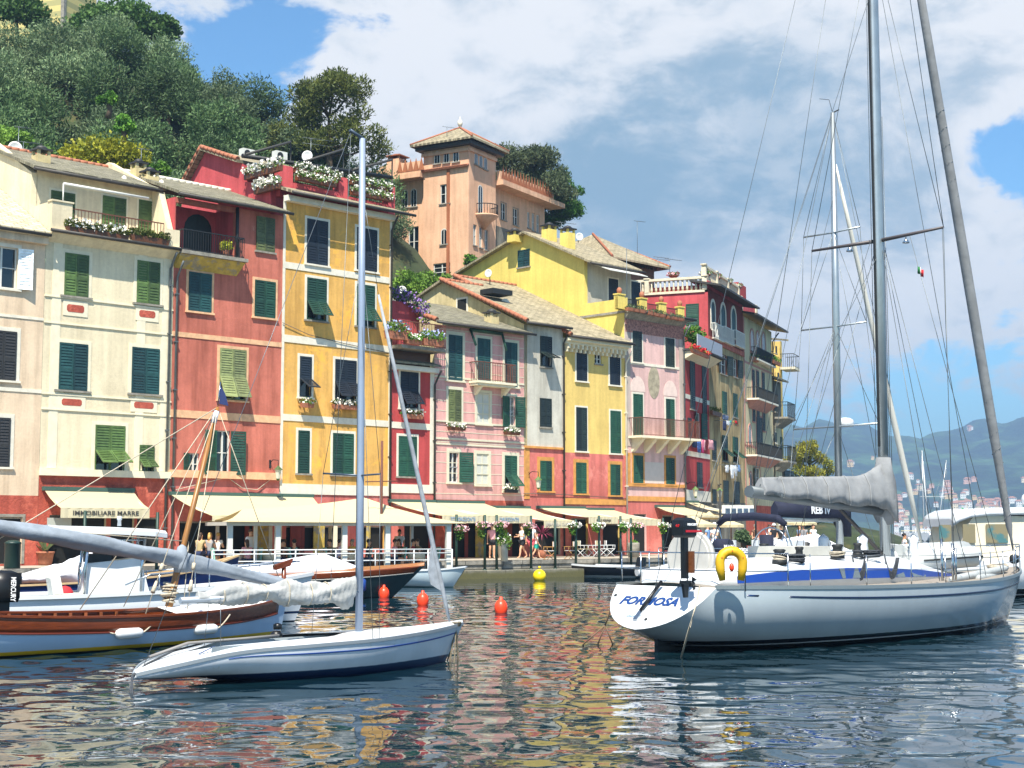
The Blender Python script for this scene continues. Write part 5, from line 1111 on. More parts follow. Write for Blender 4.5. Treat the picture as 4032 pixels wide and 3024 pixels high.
sp = MB(); sp.tube([(8.4, 0, 9.03), (8.25, -1.75, 9.08)], [.05, .03], 6); sp.tube([(8.4, 0, 9.03), (8.25, 1.75, 9.0)], [.05, .03], 6)
spr = sp.build('spreaders', pbr('brown_spreader', '#4c4546', .5), mast)
for y in (-.75, .75): MB().lathe([(.01, .0), (.03, -.05), (.085, -.12), (.075, -.14)], (8.33, y, 9.0), 10).build('spreader_lamp', STEEL, mast)
gx = lambda z: 14.55 - (z - 1.8) * .2865
fj = MB(); zz = [1.75, 2.1, 2.4, 5, 9, 14, 22]; fj.tube([(gx(z), 0, z) for z in zz], [.02, .035, .085, .125, .13, .11, .06], 10)
for k in range(150):
    z = 2.4 + k * .07; r_ = .125 if z > 4 else .1; a = k * 1.05; fj.tube([(gx(z) + r_ * math.cos(a), r_ * math.sin(a), z), (gx(z + .07) + r_ * math.cos(a + 1.05), r_ * math.sin(a + 1.05), z + .07)], .012, 3)
fj.build('furled_headsail', GREYC, E); MB().lathe([(.05, 0), (.12, .04), (.12, .2), (.05, .24)], (14.6, 0, 1.42), 10).build('furling_drum', IRON, E)
TP = Vector((8.42, 0, 22.3)); rg_ = MB()
wires(rg_, [((.1, .0, 1.2), TP), ((.3, -.4, 1.2), (8.2, 0, 14.8)), ((7.9, -1.95, 1.2), (8.25, -1.75, 9.08)), ((8.25, -1.75, 9.08), (8.4, 0, 16.5)), ((7.9, 1.95, 1.2), (8.25, 1.75, 9.0)), ((8.25, 1.75, 9.0), (8.4, 0, 16.5)), ((8.25, -1.75, 9.08), TP),
            ((8.05, -1.9, 1.2), (8.25, -1.72, 9.05)), ((7.3, -1.95, 1.2), (8.38, -.1, 8.8)), ((7.3, 1.95, 1.2), (8.38, .1, 8.8)), ((8.9, -1.8, 1.2), (8.5, -.1, 8.8)), ((11.2, 0, 1.4), (8.5, 0, 9.2)), ((10.2, -1.5, 1.25), (8.5, 0, 16)), ((3.3, 0, 3.2), (8.2, 0, 21)), ((3.5, -.02, 3.2), (8.2, -.05, 8.6)), ((5.0, .1, 3.3), (8.2, .1, 9)),
            ((8.14, .05, 4), (8.2, .05, 22)), ((8.56, -.06, 1.8), (8.5, -.05, 22)), ((8.6, .05, 1.8), (8.5, .06, 22)), ((8.55, -.12, 1.8), (8.5, -.1, 12)), ((8.25, -.9, 9.0), (10.6, -1.7, 1.3))], .0085, 4); rg_.build('rigging', WIRE, E)
wires(MB(), [((7.85, -1.96, 1.2), (7.88, -1.95, 2.0)), ((8.05, -1.92, 1.2), (8.06, -1.92, 1.9)), ((7.4, -1.96, 1.2), (7.5, -1.9, 2.1))], .03, 6).build('turnbuckles', STEEL, E)
# guard rails
def sheer(x, inset=.06): s = interp([(q[0], q[2], q[3]) for q in ST], x); return s[1] - inset, s[2]
for sd in (-1, 1):
    for x in (2.6, 4.3, 5.9, 7.3, 9.1, 10.9, 12.4):
        b_, z = sheer(x); MB().tube([(x, sd * b_, z), (x, sd * b_, z + .64)], .013, 5).build('stanchion', STEEL, E)
    L = []; xs = [2.0, 2.6, 4.3, 5.9, 7.3, 9.1, 10.9, 12.4, 13.4]
    for a, c in zip(xs, xs[1:]):
        for hz in (.62, .34): L.append(((a, sd * sheer(a)[0], sheer(a)[1] + hz), (c, sd * sheer(c)[0], sheer(c)[1] + hz)))
    wires(MB(), L, .005, 4).build('guard_wire', WIRE, E)
pu = MB()
for hz in (.66, .33): pu.tube([(2.0, -1.72, 1.18 + hz), (1.2, -1.62, 1.19 + hz), (.55, -1.35, 1.2 + hz), (.5, 0, 1.2 + hz), (.55, 1.35, 1.2 + hz), (1.2, 1.62, 1.19 + hz), (2.0, 1.72, 1.18 + hz)], .014, 6)
for x, y in ((2.0, 1.72), (.9, 1.52), (.52, .7), (.52, -.45), (.9, -1.52), (2.0, -1.72)): pu.tube([(x, y, 1.15), (x, y, 1.86)], .015, 6)
pu.build('pushpit', STEEL, E); pu = MB()
for hz in (.62, .32): pu.tube([(13.0, -.86, 1.25 + hz), (14.1, -.42, 1.27 + hz), (14.9, 0, 1.3 + hz), (14.1, .42, 1.27 + hz), (13.0, .86, 1.25 + hz)], .014, 6)
for x, y in ((13.0, .84), (14.1, .4), (13.0, -.84), (14.1, -.4), (14.7, 0)): pu.tube([(x, y, 1.2), (x, y, 1.9)], .015, 6)
pu.build('pulpit', STEEL, E)
p = fs.px('n', 790, 610, 1, .15); mb = MB(); mb.tube([(p.x - .06, p.y, p.z), (p.x + .06, p.y, p.z)], .56, 28); mb.tube([(p.x - .1, p.y, p.z), (p.x + .1, p.y, p.z)], .5, 28); mb.build('covered_wheel', pbr('grey_canvas', '#b3b1ab', .9, var=.08, vs=4), E)
WX = ((2.4, -1.25, 1.66, .15), (3.3, -1.1, 1.7, .11), (4.6, -1.15, 1.74, .15), (5.6, -1.0, 1.76, .11), (2.6, 1.2, 1.66, .14), (4.9, .9, 1.74, .13)); rg = random.Random(3)
for x, y, z, r_ in WX:
    w_ = MB().lathe([(r_, 0), (r_ * .95, .08), (r_ * .68, .12), (r_ * .62, .22), (r_ * .85, .28), (r_ * .6, .3)], (x, y, z - .04), 14).build('winch', IRON, E); coil(MB(), (x, y, z + .06), r_ * 1.0, 4, .015, rg).build('rope_turns', ROPE if r_ < .14 else ROPEW, w_)
for x, y, z in ((2.95, -1.2, 1.68), (5.95, -1.1, 1.72)): coil(MB(), (x, y, z), .2, 9, .018, rg, 0, .5).build('coiled_rope', ROPE, E)
for x, y in ((5.0, -1.42), (6.35, -1.36)): 
    mb = MB()
    for k in range(6): mb.tube(sag((x - .12, y + .1, 1.78), (x + .1 + .02 * k, y - .06, 1.7), .34 + .03 * k, 8), .016, 5)
    mb.build('hanging_rope', ROPE, E)
for x, y in ((6.6, -.5), (9.0, -.35), (6.6, .5)):
    v = MB().lathe([(.12, -.1), (.11, .1), (.10, .26), (.12, .38), (.02, .45)], (x, y, 1.72), 12).build('ventilator', GEL, E)
    mb = MB(); mb.tube([(x - .2, y, 1.6), (x - .18, y, 2.12), (x, y, 2.2), (x + .18, y, 2.12), (x + .25, y, 1.6)], .013, 5); mb.build('guard_hoop', STEEL, v)
MB().box(3.9, -.6, 1.7, 5.2, .6, 1.95).build('companionway_cover', pbr('beige_cover', '#b5b3aa', .9, var=.1), E)
for k, (c0, c1) in enumerate((((1490, 820), (2050, 705)), ((1760, 805), (1975, 760)))):
    p, q = fs.px('o', *c0, 1, -1.55 + .25 * k), fs.px('o', *c1, 1, -.6); MB().tube([p, p.lerp(q, .08), p.lerp(q, .92), q], [.04, .085, .085, .04], 10).build('deck_fender', pbr('grey_fender', '#a7abaa', .6, var=.15), E)
coil(MB(), (13.3, -.2, 1.3), .25, 7, .02, rg).build('coiled_rope', ROPEW, E)
# loose things on the yacht
fr = fs; t_ = thing('rolled_tender', fs.w((10.4, -.1, 1.32)), Y1 - R(4), 'grey inflatable tender strapped down on the foredeck of the big yacht', 'tender')
mb = MB(); mb.tube([(-1.55, -.3, .2), (-1.4, -.3, .26), (1.2, -.28, .33), (1.5, -.2, .33)], [.1, .27, .25, .12], 14); mb.tube([(-1.55, .3, .2), (-1.4, .3, .26), (1.2, .28, .33), (1.5, .2, .33)], [.1, .27, .25, .12], 14); mb.tube([(-1.4, 0, .36), (1.25, 0, .42)], .28, 12); mb.build('tubes', pbr('grey_hypalon', '#b9bcb9', .6, var=.08), t_)
mb = MB(); mb.tube([(-1.3, -.56, .27), (1.2, -.54, .34)], .022, 6); mb.build('rubbing_strake', IRON, t_)
p = fs.px('n', 1130, 835, 1, -1.6); t_ = thing('horseshoe_lifebuoy', fs.w((p.x, -1.72, p.z)), Y1 - R(38), 'yellow horseshoe lifebuoy hanging on the stern rail of the big yacht', 'lifebuoy')
mb = MB(); pts = [(-.17, 0, .02), (-.21, 0, .24)] + [(-.215 * math.cos(a), 0, .36 + .2 * math.sin(a)) for a in [math.pi * k / 8 for k in range(9)]] + [(.21, 0, .24), (.17, 0, .02)]; mb.tube(pts, [.06] + [.088] * (len(pts) - 2) + [.06], 12); mb.build('ring', pbr('yellow_vinyl', '#c9a00e', .5, var=.1, vs=8), t_)
mb = MB()
for k in (2, 5, 8): q = Vector(pts[k + 1]); mb.tube([q + Vector((0, .095, 0)).lerp(Vector((0, -.095, 0)), f) + Vector((.0, 0, .0)) for f in (0, 1)], .012, 5)
mb.ball((0, -.02, .26), .05, 8, 0, (1, 1, 1.6)); mb.build('lamp_and_straps', ORANGE, t_)
p = fs.px('n', 720, 400, 1, -.95); t_ = thing('outboard_motor', fs.w((p.x, -.95, 1.55)), Y1, 'black outboard motor with a red stripe clamped to the stern rail of the big yacht', 'outboard motor')
mb = MB(); mb.loft([[(-.17 * k + dx, y * k, z) for dx, y in ((0, -.13), (0, .13), (.36 * k, .13), (.40 * k, .0), (.36 * k, -.13))] for z, k in ((.6, .8), (.64, 1.05), (.82, 1.12), (.92, 1.02), (.97, .6))], True, True, 0, False); cw = mb.build('cowling', BLACK, t_)
text_obj('MERCURY', .06, basis((.06, -.152, .84), (1, 0, 0), (0, 0, 1)), pbr('white_lettering', '#e8e8e8', .5), 'lettering', cw, .2, .002, .3); text_obj('4.0', .07, basis((-.196, 0, .82), (0, -1, 0), (0, 0, 1)), pbr('red_lettering', '#c01a20', .5), 'lettering', cw, .2, .002); MB().box(-.12, -.151, .70, .34, -.13, .74).build('red_stripe', pbr('red_stripe', '#b81c2a', .4), cw)
mb = MB(); mb.box(-.05, -.045, -.15, .07, .045, .64); mb.box(-.1, -.03, -.25, .16, .03, -.19); mb.hexa([(-.02, -.02, -.5), (.08, -.02, -.5), (.08, .02, -.5), (-.02, .02, -.5)], [(-.06, -.03, -.25), (.1, -.03, -.25), (.1, .03, -.25), (-.06, .03, -.25)]); mb.build('leg', BLACK, t_)
mb = MB(); mb.tube([(.16, 0, -.25), (.26, 0, -.25)], .045, 8)
for k in range(3): a = k * 2.09; mb.slab([(.2, .03 * math.cos(a), -.25 + .03 * math.sin(a)), (.24, .13 * math.cos(a + .4), -.25 + .13 * math.sin(a + .4)), (.2, .13 * math.cos(a - .4), -.25 + .13 * math.sin(a - .4))], (.01, 0, 0))
mb.build('propeller', IRON, t_); MB().box(.1, -.12, -.05, .16, .12, .35).build('mounting_pad', WOODB, t_)

ln = MB(); ln.tube([fs.w(fs.px('s', 840, 336, 1, -1.5)), fs.w(fs.px('s', 812, 470, 1, -1.95)), fs.w(fs.px('s', 765, 640, 1, -2.1)), at_z('s', 700, 870, -.05)], .017, 6); one(ln, 'mooring_line', ROPEW, (0, 0, 0), 0, 'pale mooring rope running from the big yacht quarter straight down into the water', 'rope')
q = at_z('s', 100, 780, -.05); p = fs.w((.55, 1.35, 1.12)); m_ = p.lerp(q, .62); ln = MB(); ln.tube(sag(p, m_, .03), .017, 6)
for dx in (-.35, -.02, .32): ln.tube([m_, q + Vector((dx, 0, 0))], .014, 5)
one(ln, 'mooring_line', pbr('brown_rope', '#7d6650', .9), (0, 0, 0), 0, 'brown mooring rope that splits into three off the port quarter of the big yacht', 'rope')
def flag(name, label, p, w, h, cols, mat0=None):
    """limp flag of three vertical bands hanging from its hoist"""
    mb = MB(); n = 6
    for k, _ in enumerate(cols):
        rings = [[(p[0] + (w * (k + q / 3) / len(cols)) * .8, p[1] + .05 * math.sin((k * 3 + q) * 1.4) + f * .03, p[2] - h * f - w * (k + q / 3) / len(cols) * .75) for f in (0, .5, 1)] for q in range(4)]
        rings2 = [[(a, b_ + .006, c) for a, b_, c in r_][::-1] for r_ in rings]
        mb.loft([r_ + s_ for r_, s_ in zip(rings, rings2)], True, True, k)
    return one(mb, name, [pbr('flag_' + c, c, .8) for c in cols], (0, 0, 0), 0, label, 'flag')
flag('courtesy_flag', 'small green white and red flag flying below the spreader of the big yacht', fs.w((8.3, -1.05, 8.3)), .17, .16, ['#1f6b3c', '#e2e2dc', '#b3202c'])
# ---------------------------------------------------------------- small white sloop
f2 = Frame((-4.8, 22.95, 0), R(45)); E = thing('day_sailer', f2.o, R(45), 'slim white open sloop in the left foreground with a tall bare mast and bundled mainsail', 'sailboat')
ST = smooth_st([(-1.0, -1.02, .05, .19, .13, .95, .8), (-.55, -.6, .44, .32, .10, .98, .8), (.4, .2, .7, .47, .06, 1, .75), (1.6, 1.5, .93, .52, -.18, 1, .72), (2.8, 2.8, .92, .54, -.25, 1, .7), (4.0, 4.0, .62, .57, -.25, .95, .6), (4.9, 4.75, .27, .60, -.2, .9, .5), (5.55, 5.05, .012, .64, -.12, .9, .5)], 6)
hull_mb(ST, 10).build('hull', zbands('sloop_hull_paint', [(.13, '#11264a'), (.14, '#5a6a80')], '#c6ccd2', .3, .10, '#b3b3a8'), E)
mb = MB(); rings = []
for s in ST:
    o_ = .42 * max(0, min(1, (s[0] + .1) * 1.2)) * max(0, min(1, (2.9 - s[0]) * 1.6)); rings.append((s, o_))
for sd in (1, -1): mb.loft([[Vector((s[0], sd * s[2] * .985, s[3])), Vector((s[0], sd * (s[2] * .5 + o_ * .42), s[3] + .05)), Vector((s[0], sd * max(o_ * s[2] * 1.15, .002), s[3] + .075))][::sd] for s, o_ in rings], False, False)
s = ST[0]; mb.add([(s[0], y * s[2], s[3] + h_) for y, h_ in ((.985, 0), (.5, .05), (0, .075), (-.5, .05), (-.985, 0))], [(0, 1, 2, 3, 4)]); mb.build('deck', GEL, E)
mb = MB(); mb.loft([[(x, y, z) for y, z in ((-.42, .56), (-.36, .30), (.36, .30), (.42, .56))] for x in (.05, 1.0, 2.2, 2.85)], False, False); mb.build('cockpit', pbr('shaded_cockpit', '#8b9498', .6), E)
mb = capping(ST, .035, .05); mb.build('rubbing_strip', pbr('grey_rubber', '#7c858c', .6), E); mb = strake(ST, -1, .1, .122, .1, 5.4, .005); strake(ST, 1, .1, .122, .1, 5.4, .005, 0, mb); mb.build('sheer_stripe', pbr('deep_blue_stripe', '#1c3f86', .4), E)
MB().tube([(3.2, 0, .45), (3.2, 0, 3), (3.19, 0, 6), (3.17, 0, 8.95)], [.064, .064, .06, .052], 12).build('mast', pbr('pale_blue_mast', '#8f9cb0', .4, .2, var=.05), E)
mb = MB(); mb.tube([(3.24, 0, 8.93), (2.9, 0, 9.05)], .03, 6); mb.tube([(3.2, 0, 3.2), (3.0, .75, 3.25)], .016, 5); mb.tube([(3.2, 0, 3.2), (3.0, -.75, 3.2)], .016, 5); mb.build('mast_fittings', pbr('dark_fitting', '#4e5a68', .4, .5), E)
def bun(f): x = 3.05 - 3.0 * f; return (x, .03 * math.sin(9 * f), 1.30 - .03 * math.sin(7 * f) - .02 * f), .13 * (1 - .35 * f) + .03 * math.sin(11 * f), .20 * (1 - .45 * f) + .03 * math.sin(17 * f + 1), 0
folded(bun, 110, 30, 9, .24).build('bundled_mainsail', SAILW, E); MB().tube([(3.15, 0, 1.27), (-.25, 0, 1.24)], .05, 8).build('boom', pbr('boom_metal', '#a8b0ba', .4, .4), E)
for f in (.18, .3, .45, .6, .72, .85): c, ry, rz, _ = bun(f); mb = MB(); mb.tube([(c[0], c[1] + ry * 1.12 * math.cos(a), c[2] + rz * 1.12 * math.sin(a)) for a in [6.283 * k / 12 for k in range(13)]], .01, 4); mb.build('sail_tie', ROPEW, E)
jx = lambda z: 5.25 - (z - .66) * .30; mb = MB(); zz = (.7, 1.0, 1.4, 2.2, 3.5, 5, 6.3); mb.tube([(jx(z), 0, z) for z in zz], [.02, .034, .042, .042, .038, .034, .02], 8); mb.slab([(jx(1.15), 0, 1.2), (jx(2.1), 0, 2.1), (jx(1.65) - .22, 0, 1.6), (jx(1.5) - .2, 0, 1.35)], (0, .015, 0)); mb.build('furled_jib', pbr('weathered_jib', '#9da2a8', .9, var=.2, vs=8), E)
wires(MB(), [((jx(6.3), 0, 6.3), (3.2, 0, 8.0)), ((2.9, -.88, .55), (3.0, -.75, 3.2)), ((3.0, -.75, 3.2), (3.19, 0, 6.9)), ((2.9, .88, .55), (3.0, .75, 3.25)), ((3.0, .75, 3.25), (3.19, 0, 6.9)), ((2.75, -.9, .55), (3.19, 0, 6.0)), ((-.85, 0, .3), (2.92, 0, 9.03)), ((3.12, 0, 1.4), (3.12, 0, 8.8)), ((3.27, 0, .6), (3.24, 0, 8.8)), ((.4, -.1, 1.3), (.35, -.2, .5)), ((.3, .05, 1.26), (.25, .1, .5)), ((2.92, 0, 9.03), (2.6, 0, 1.45))], .006, 4).build('rigging', WIRE, E)
mb = MB(); mb.tube([(-.75, .02, .43), (-.1, .0, .6), (.9, -.05, .62), (1.5, -.1, .64)], .025, 6); mb.build('tiller', pbr('tiller_wood', '#7d7a78', .6), E)
mb = MB(); mb.lathe([(.09, 0), (.1, .05), (.06, .1)], (1.6, .1, .6), 8); mb.lathe([(.07, .06), (.07, .14), (.03, .16)], (1.62, .1, .66), 8); mb.build('winch', BLACK, E)
mb = MB(); mb.tube([(-.12 + .011 * k + .035 * math.sin(k * 1.3), -.30 - .004 * k + .035 * math.sin(k * 1.3), .452 + .0052 * k) for k in range(22)], .007, 4); mb.build('script_lettering', BLUT, E)
rg = random.Random(8); ln = MB(); p = f2.w((-.35, 0, .5))
for k in range(2): ln.tube([p + Vector((.35, .4, .08)), p, f2.w((-.8, -.02, .34)), f2.w((-1.04, -.03 + .03 * k, .18)), at_z('q', 945 + 15 * k, 1230, .02), at_z('q', 955 + 8 * k, 1290, -.08)], .016, 6)
one(ln, 'mooring_line', ROPE, (0, 0, 0), 0, 'dark mooring rope dropping over the stern tip of the white sloop', 'rope')
ln = MB(); b0 = f2.w((5.35, -.05, .62))
for k in range(4): q = at_z('r', 1385 + 32 * k, 925 + 10 * (k % 3), -.1); ln.tube(sag(b0, q, .08 * (-1) ** k, 6), .013 + .004 * (k % 2), 6)
coil(ln, (b0.x, b0.y, b0.z + .02), .09, 4, .015, rg); one(ln, 'mooring_line', pbr('muddy_rope', '#6d6452', .9, var=.3, vs=30), (0, 0, 0), 0, 'bunch of muddy ropes hanging from the bow of the white sloop', 'rope')
# ---------------------------------------------------------------- wooden gozzo
f3 = Frame((-5.06, 33.34, 0), R(48)); E = thing('wooden_sailing_boat', f3.o, R(48), 'traditional pale blue boat with varnished wooden topsides and a long covered lateen yard', 'boat')
ST = smooth_st([(-9.6, -9.3, .05, 1.0, .0, .9, .6), (-8.9, -8.8, .62, .92, -.15, 1, .8), (-7.4, -7.4, 1.08, .76, -.25, 1.02, .85), (-5.4, -5.4, 1.22, .66, -.3, 1.03, .85), (-3.5, -3.5, 1.12, .63, -.3, 1.02, .8), (-1.8, -1.8, .72, .66, -.3, .98, .68), (-.7, -.75, .3, .72, -.25, .95, .5), (.14, -.08, .015, .82, -.2, .95, .5)], 7)
def gozzo_mat():
    return zbands('gozzo_paint', [(.03, '#141a18'), (.10, '#c7a012')], '#a9bfd6', .35, .06)
hull_mb(ST, 12, False).build('hull', gozzo_mat(), E)
up_ = [(s[0], s[0] + (s[1] - s[0]) * .4, s[2], s[3], s[3] + (s[4] - s[3]) * .42, s[5], s[6]) for s in ST]
mb = MB()
for sd in (1, -1): strake(ST, sd, -.02, .2, -9.5, -.12, .014, 0, mb)
mb.build('wooden_topsides', VARN, E); mb = MB()
for sd in (1, -1): strake(ST, sd, .198, .222, -9.5, -.05, .022, 0, mb)
mb.build('rubbing_strake', pbr('red_brown_strake', '#7a3626', .5), E); capping(ST, .09, .04, None, 0, -9.5, .2).build('gunwale', VARN, E)
deck_mb(ST, .34, .0, .1).build('floor', WOODB, E); mb = MB(); mb.add([(s[0], y * max(s[2] - .08, .01), s[3] - .06 + .16 * (1 - abs(y))) for s in ST if s[0] > -3.3 for y in (1, 0, -1)], [(3 * i + k, 3 * i + k + 1, 3 * i + k + 4, 3 * i + k + 3) for i in range(len([1 for s in ST if s[0] > -3.3]) - 1) for k in (0, 1)]); mb.build('foredeck_cover', pbr('white_tarp', '#dddddb', .8, var=.05), E)
mb = MB()
for x in (-7.4, -6.3, -5.2, -4.2): b_ = interp([(s[0], s[2]) for s in ST], x)[1]; mb.box(x - .12, -b_ + .08, .5, x + .12, b_ - .08, .54)
for k in range(16):
    x = -8.6 + k * .34; b_ = interp([(s[0], s[2]) for s in ST], x)[1]; z = interp([(s[0], s[3]) for s in ST], x)[1]
    for sd in (-1, 1): mb.box(x - .025, sd * (b_ - .07) - .02, .35, x + .025, sd * (b_ - .07) + .02, z - .02)
mb.build('thwarts', pbr('orange_wood', '#8d5230', .5, var=.2), E)
pm = [f3.px('q', *c, 1, 0.0) for c in ((1215, 680), (1290, 350), (1340, 150))]; pt_ = f3.px('O', 470, 880, 1, 0)
MB().tube([(pm[0].x, 0, .2), (pm[0].x, 0, .6), pm[1], pm[2], pt_], [.085, .085, .075, .065, .045], 10).build('mast', pbr('honey_wood', '#8f6230', .4, var=.25, vs=4, stretch=(5, 5, .4)), E)
MB().tube([pt_.lerp(pm[2], .12), pt_.lerp(pm[2], .03)], .058, 10).build('mast_sleeve', pbr('white_sleeve', '#c9d2e0', .5), E); tb = MB(); tb.tube([pt_, pt_ + Vector((.06, 0, .55))], .012, 5); q = pt_ + Vector((.05, 0, .5)); tb.slab([q, q - Vector((0, 0, .42)), q + Vector((.16, -.1, -.46)), q + Vector((.1, -.06, -.2))], (0, .012, 0), 1); tb.build('masthead_pennant', [STEEL, pbr('navy_flag', '#20305f', .8)], E)
def yd(f):
    a = f3.px('O', 0, 1152, 1, -.12); b2 = f3.px('q', 2060, 462, 1, -.12); a = a + (a - b2) * .35; g = a.lerp(b2, f); bow = -.12 * math.sin(f * math.pi); return (g.x, g.y, g.z + .14 * math.sin(f * 3.14)), .09 + .05 * math.sin(f * 3.0) + .012 * math.sin(23 * f), .11 + .055 * math.sin(f * 2.9) + .015 * math.sin(19 * f), 0
folded(yd, 120, 24, 12, .14).build('covered_yard', BLUEC, E); c, ry, rz, _ = yd(.78); mb = MB(); mb.lathe([(.15, -.12), (.17, .05), (.13, .25), (.09, .4), (.02, .45)], (pm[1].x + .02, -.1, pm[1].z + .05), 10); mb.build('cover_peak', BLUEC, E)
c2 = pm[0].lerp(pm[1], .12); coil(MB(), (c2.x, c2.y, c2.z + .15), .16, 8, .02, rg, 0, 1.6).build('coiled_rope', ROPEW, E)
sh = MB(); wires(sh, [((-3.3, -1.1, .7), pt_), ((-4.3, -1.15, .68), pt_), ((-3.3, 1.1, .7), pt_), ((-4.3, 1.15, .68), pt_), ((.1, 0, .85), pt_), ((-8.8, 0, 1.0), pt_), (pm[2], yd(.2)[0]), (pm[2] + Vector((.1, 0, 0)), (-2.8, -.3, .8))], .011, 4)
for x, y in ((-3.3, -1.1), (-4.3, -1.15)): a, b2 = Vector((x, y, .7)), pt_; sh.tube([a.lerp(b2, .09), a.lerp(b2, .14)], [.05, .03], 6); sh.tube([a.lerp(b2, .19), a.lerp(b2, .22)], .04, 6)
sh.build('rigging', ROPEW, E); mb = MB(); mb.tube([(-9.3, 0, 1.1), (-8.6, -.1, 1.08), (-7.6, -.2, .98)], [.03, .04, .035], 6); mb.build('tiller', VARN, E)
mb = MB(); mb.tube([(.02, .0, .85), (.06, 0, 1.0), (.05, 0, 1.5)], [.06, .055, .05], 8); mb.hexa([(-.2, -.06, 1.42), (.2, -.05, 1.5), (.2, .05, 1.5), (-.2, .06, 1.42)], [(-.22, -.06, 1.52), (.3, -.03, 1.66), (.3, .03, 1.66), (-.22, .06, 1.52)]); mb.build('stem_head', VARN, E)
for k, (c, x0, x1) in enumerate((((935, 820), 845, 1030), ((1490, 790), 1415, 1565))):
    a, b2 = f3.px('q', x0, c[1], 1, -1.28 + .25 * k), f3.px('q', x1, c[1] - 4, 1, -1.22 + .3 * k); t_ = thing('fender', f3.w((a + b2) / 2), R(48), ['white cylindrical fender tied along the middle of the pale blue wooden boat', 'white cylindrical fender tied near the bow of the pale blue wooden boat'][k], 'fender', 'fenders of the pale blue boat')
    l_ = (b2 - a).length / 2; mb = MB(); mb.tube([(-l_, 0, 0), (-l_ * .9, 0, 0), (-l_ * .7, 0, 0), (l_ * .7, 0, 0), (l_ * .9, 0, 0), (l_, 0, 0)], [.02, .07, .1, .1, .07, .02], 12); mb.build('body', FEND, t_); mb = MB(); mb.tube(sag((-l_, 0, 0), (-l_ - .35, .12, .2), .03), .016, 5); mb.tube(sag((l_, 0, 0), (l_ + .4, .12, .26), .03), .016, 5); mb.build('lanyard', ROPEW, t_)
# ---------------------------------------------------------------- centre console motorboat
f4 = Frame((-5.6, 38.2, 0), R(22)); E = thing('centre_console_boat', f4.o, R(22), 'white open motorboat with a flat T top roof moored behind the wooden boat', 'motorboat')
ST = smooth_st([(-7.6, -7.5, 1.1, .72, -.2, 1, .9), (-5, -5, 1.2, .76, -.25, 1, .9), (-2.5, -2.5, 1.12, .86, -.25, 1, .8), (-.8, -.9, .7, 1.0, -.2, .9, .6), (.6, .1, .03, 1.18, -.1, .9, .5)], 6)
hull_mb(ST, 9).build('hull', zbands('motorboat_paint', [(.03, '#1a2230'), (.2, '#d6dade'), (.26, '#1b2a4a')], '#dfe3e6', .25, .04), E); capping(ST, .16, .08).build('gunwale', GEL, E); deck_mb(ST, .42, 0, .12).build('floor', pbr('light_floor', '#b9bfc0', .6), E)
p = f4.px('q', 760, 560, 1, 0); X4 = p.x
mb = MB(); mb.hexa([(X4 - .7, -.5, .4), (X4 + 1.1, -.5, .4), (X4 + 1.1, .5, .4), (X4 - .7, .5, .4)], [(X4 - .45, -.42, 1.5), (X4 + .75, -.42, 1.62), (X4 + .75, .42, 1.62), (X4 - .45, .42, 1.5)]); mb.build('console', GEL, E)
mb = MB()
for x, y in ((X4 - .55, -.6), (X4 + .75, -.6), (X4 + .75, .6), (X4 - .55, .6)): mb.tube([(x, y, .4), (x + .02, y * .98, 1.4), (x + .1, y * .95, 2.2)], .035, 8)
mb.tube([(X4 - .5, -.58, 2.05), (X4 + .85, -.58, 2.05)], .025, 6); mb.build('roof_frame', STEEL, E)
a, b2 = f4.px('q', 360, 70, 1, -.8), f4.px('q', 1225, 105, 1, -.8); mb = MB(); zt = a.z
mb.loft([[(x, y, z) for y, z in ((-w, zt - .04 + dz), (-w, zt + .06 + dz), (-w * .5, zt + .13 + dz), (w * .5, zt + .13 + dz), (w, zt + .06 + dz), (w, zt - .04 + dz))] for x, w, dz in ((a.x, .7, .0), (a.x + .2, .85, -.02), (X4, .9, -.05), (b2.x - .3, .8, -.1), (b2.x, .6, -.14))], True, True, 0, False); mb.build('hard_top', GEL, E); MB().lathe([(.05, 0), (.04, .14), (.06, .15), (.06, .22), (.04, .24)], (X4 + .3, 0, zt + .1), 8).build('masthead_light', GEL, E)
mb = MB(); mb.tube([(X4 - .62, -.2 + .25 * math.cos(t), 1.25 + .25 * math.sin(t)) for t in [6.283 * k / 16 for k in range(17)]], .02, 6)
for k in range(3): mb.tube([(X4 - .6, -.2, 1.25), (X4 - .62, -.2 + .25 * math.cos(k * 2.1), 1.25 + .25 * math.sin(k * 2.1))], .012, 5)
mb.build('steering_wheel', STEEL, E); p = f4.px('q', 410, 475, 1, -.1); mb = MB(); mb.hexa([(p.x - .12, -.75, p.z - .24), (p.x + .12, -.75, p.z - .24), (p.x + .12, .55, p.z - .24), (p.x - .12, .55, p.z - .24)], [(p.x - .2, -.75, p.z + .2), (p.x + .02, -.75, p.z + .24), (p.x + .02, .55, p.z + .24), (p.x - .2, .55, p.z + .2)])
mb.box(p.x - .1, -.75, .62, p.x + .55, .6, .8); st_ = mb.build('seat', pbr('white_vinyl', '#dedbd0', .5), E); mb = MB(); mb.tube([(p.x + .05, -.6, .78), (p.x, -.6, p.z)], .025, 6); mb.tube([(p.x + .05, .4, .78), (p.x, .4, p.z)], .025, 6); mb.build('seat_legs', STEEL, st_)
mb = MB(); mb.box(X4 - .5, -.3, 1.52, X4 + .1, .3, 1.72, 0); mb.box(X4 + .2, -.2, 1.62, X4 + .5, .2, 1.85, 0); mb.build('instruments', IRON, E); MB().ball((X4 - .95, -.25, .78), .2, 10).build('red_cushion', pbr('red_fabric', '#a8232e', .8), E)
mb = MB()
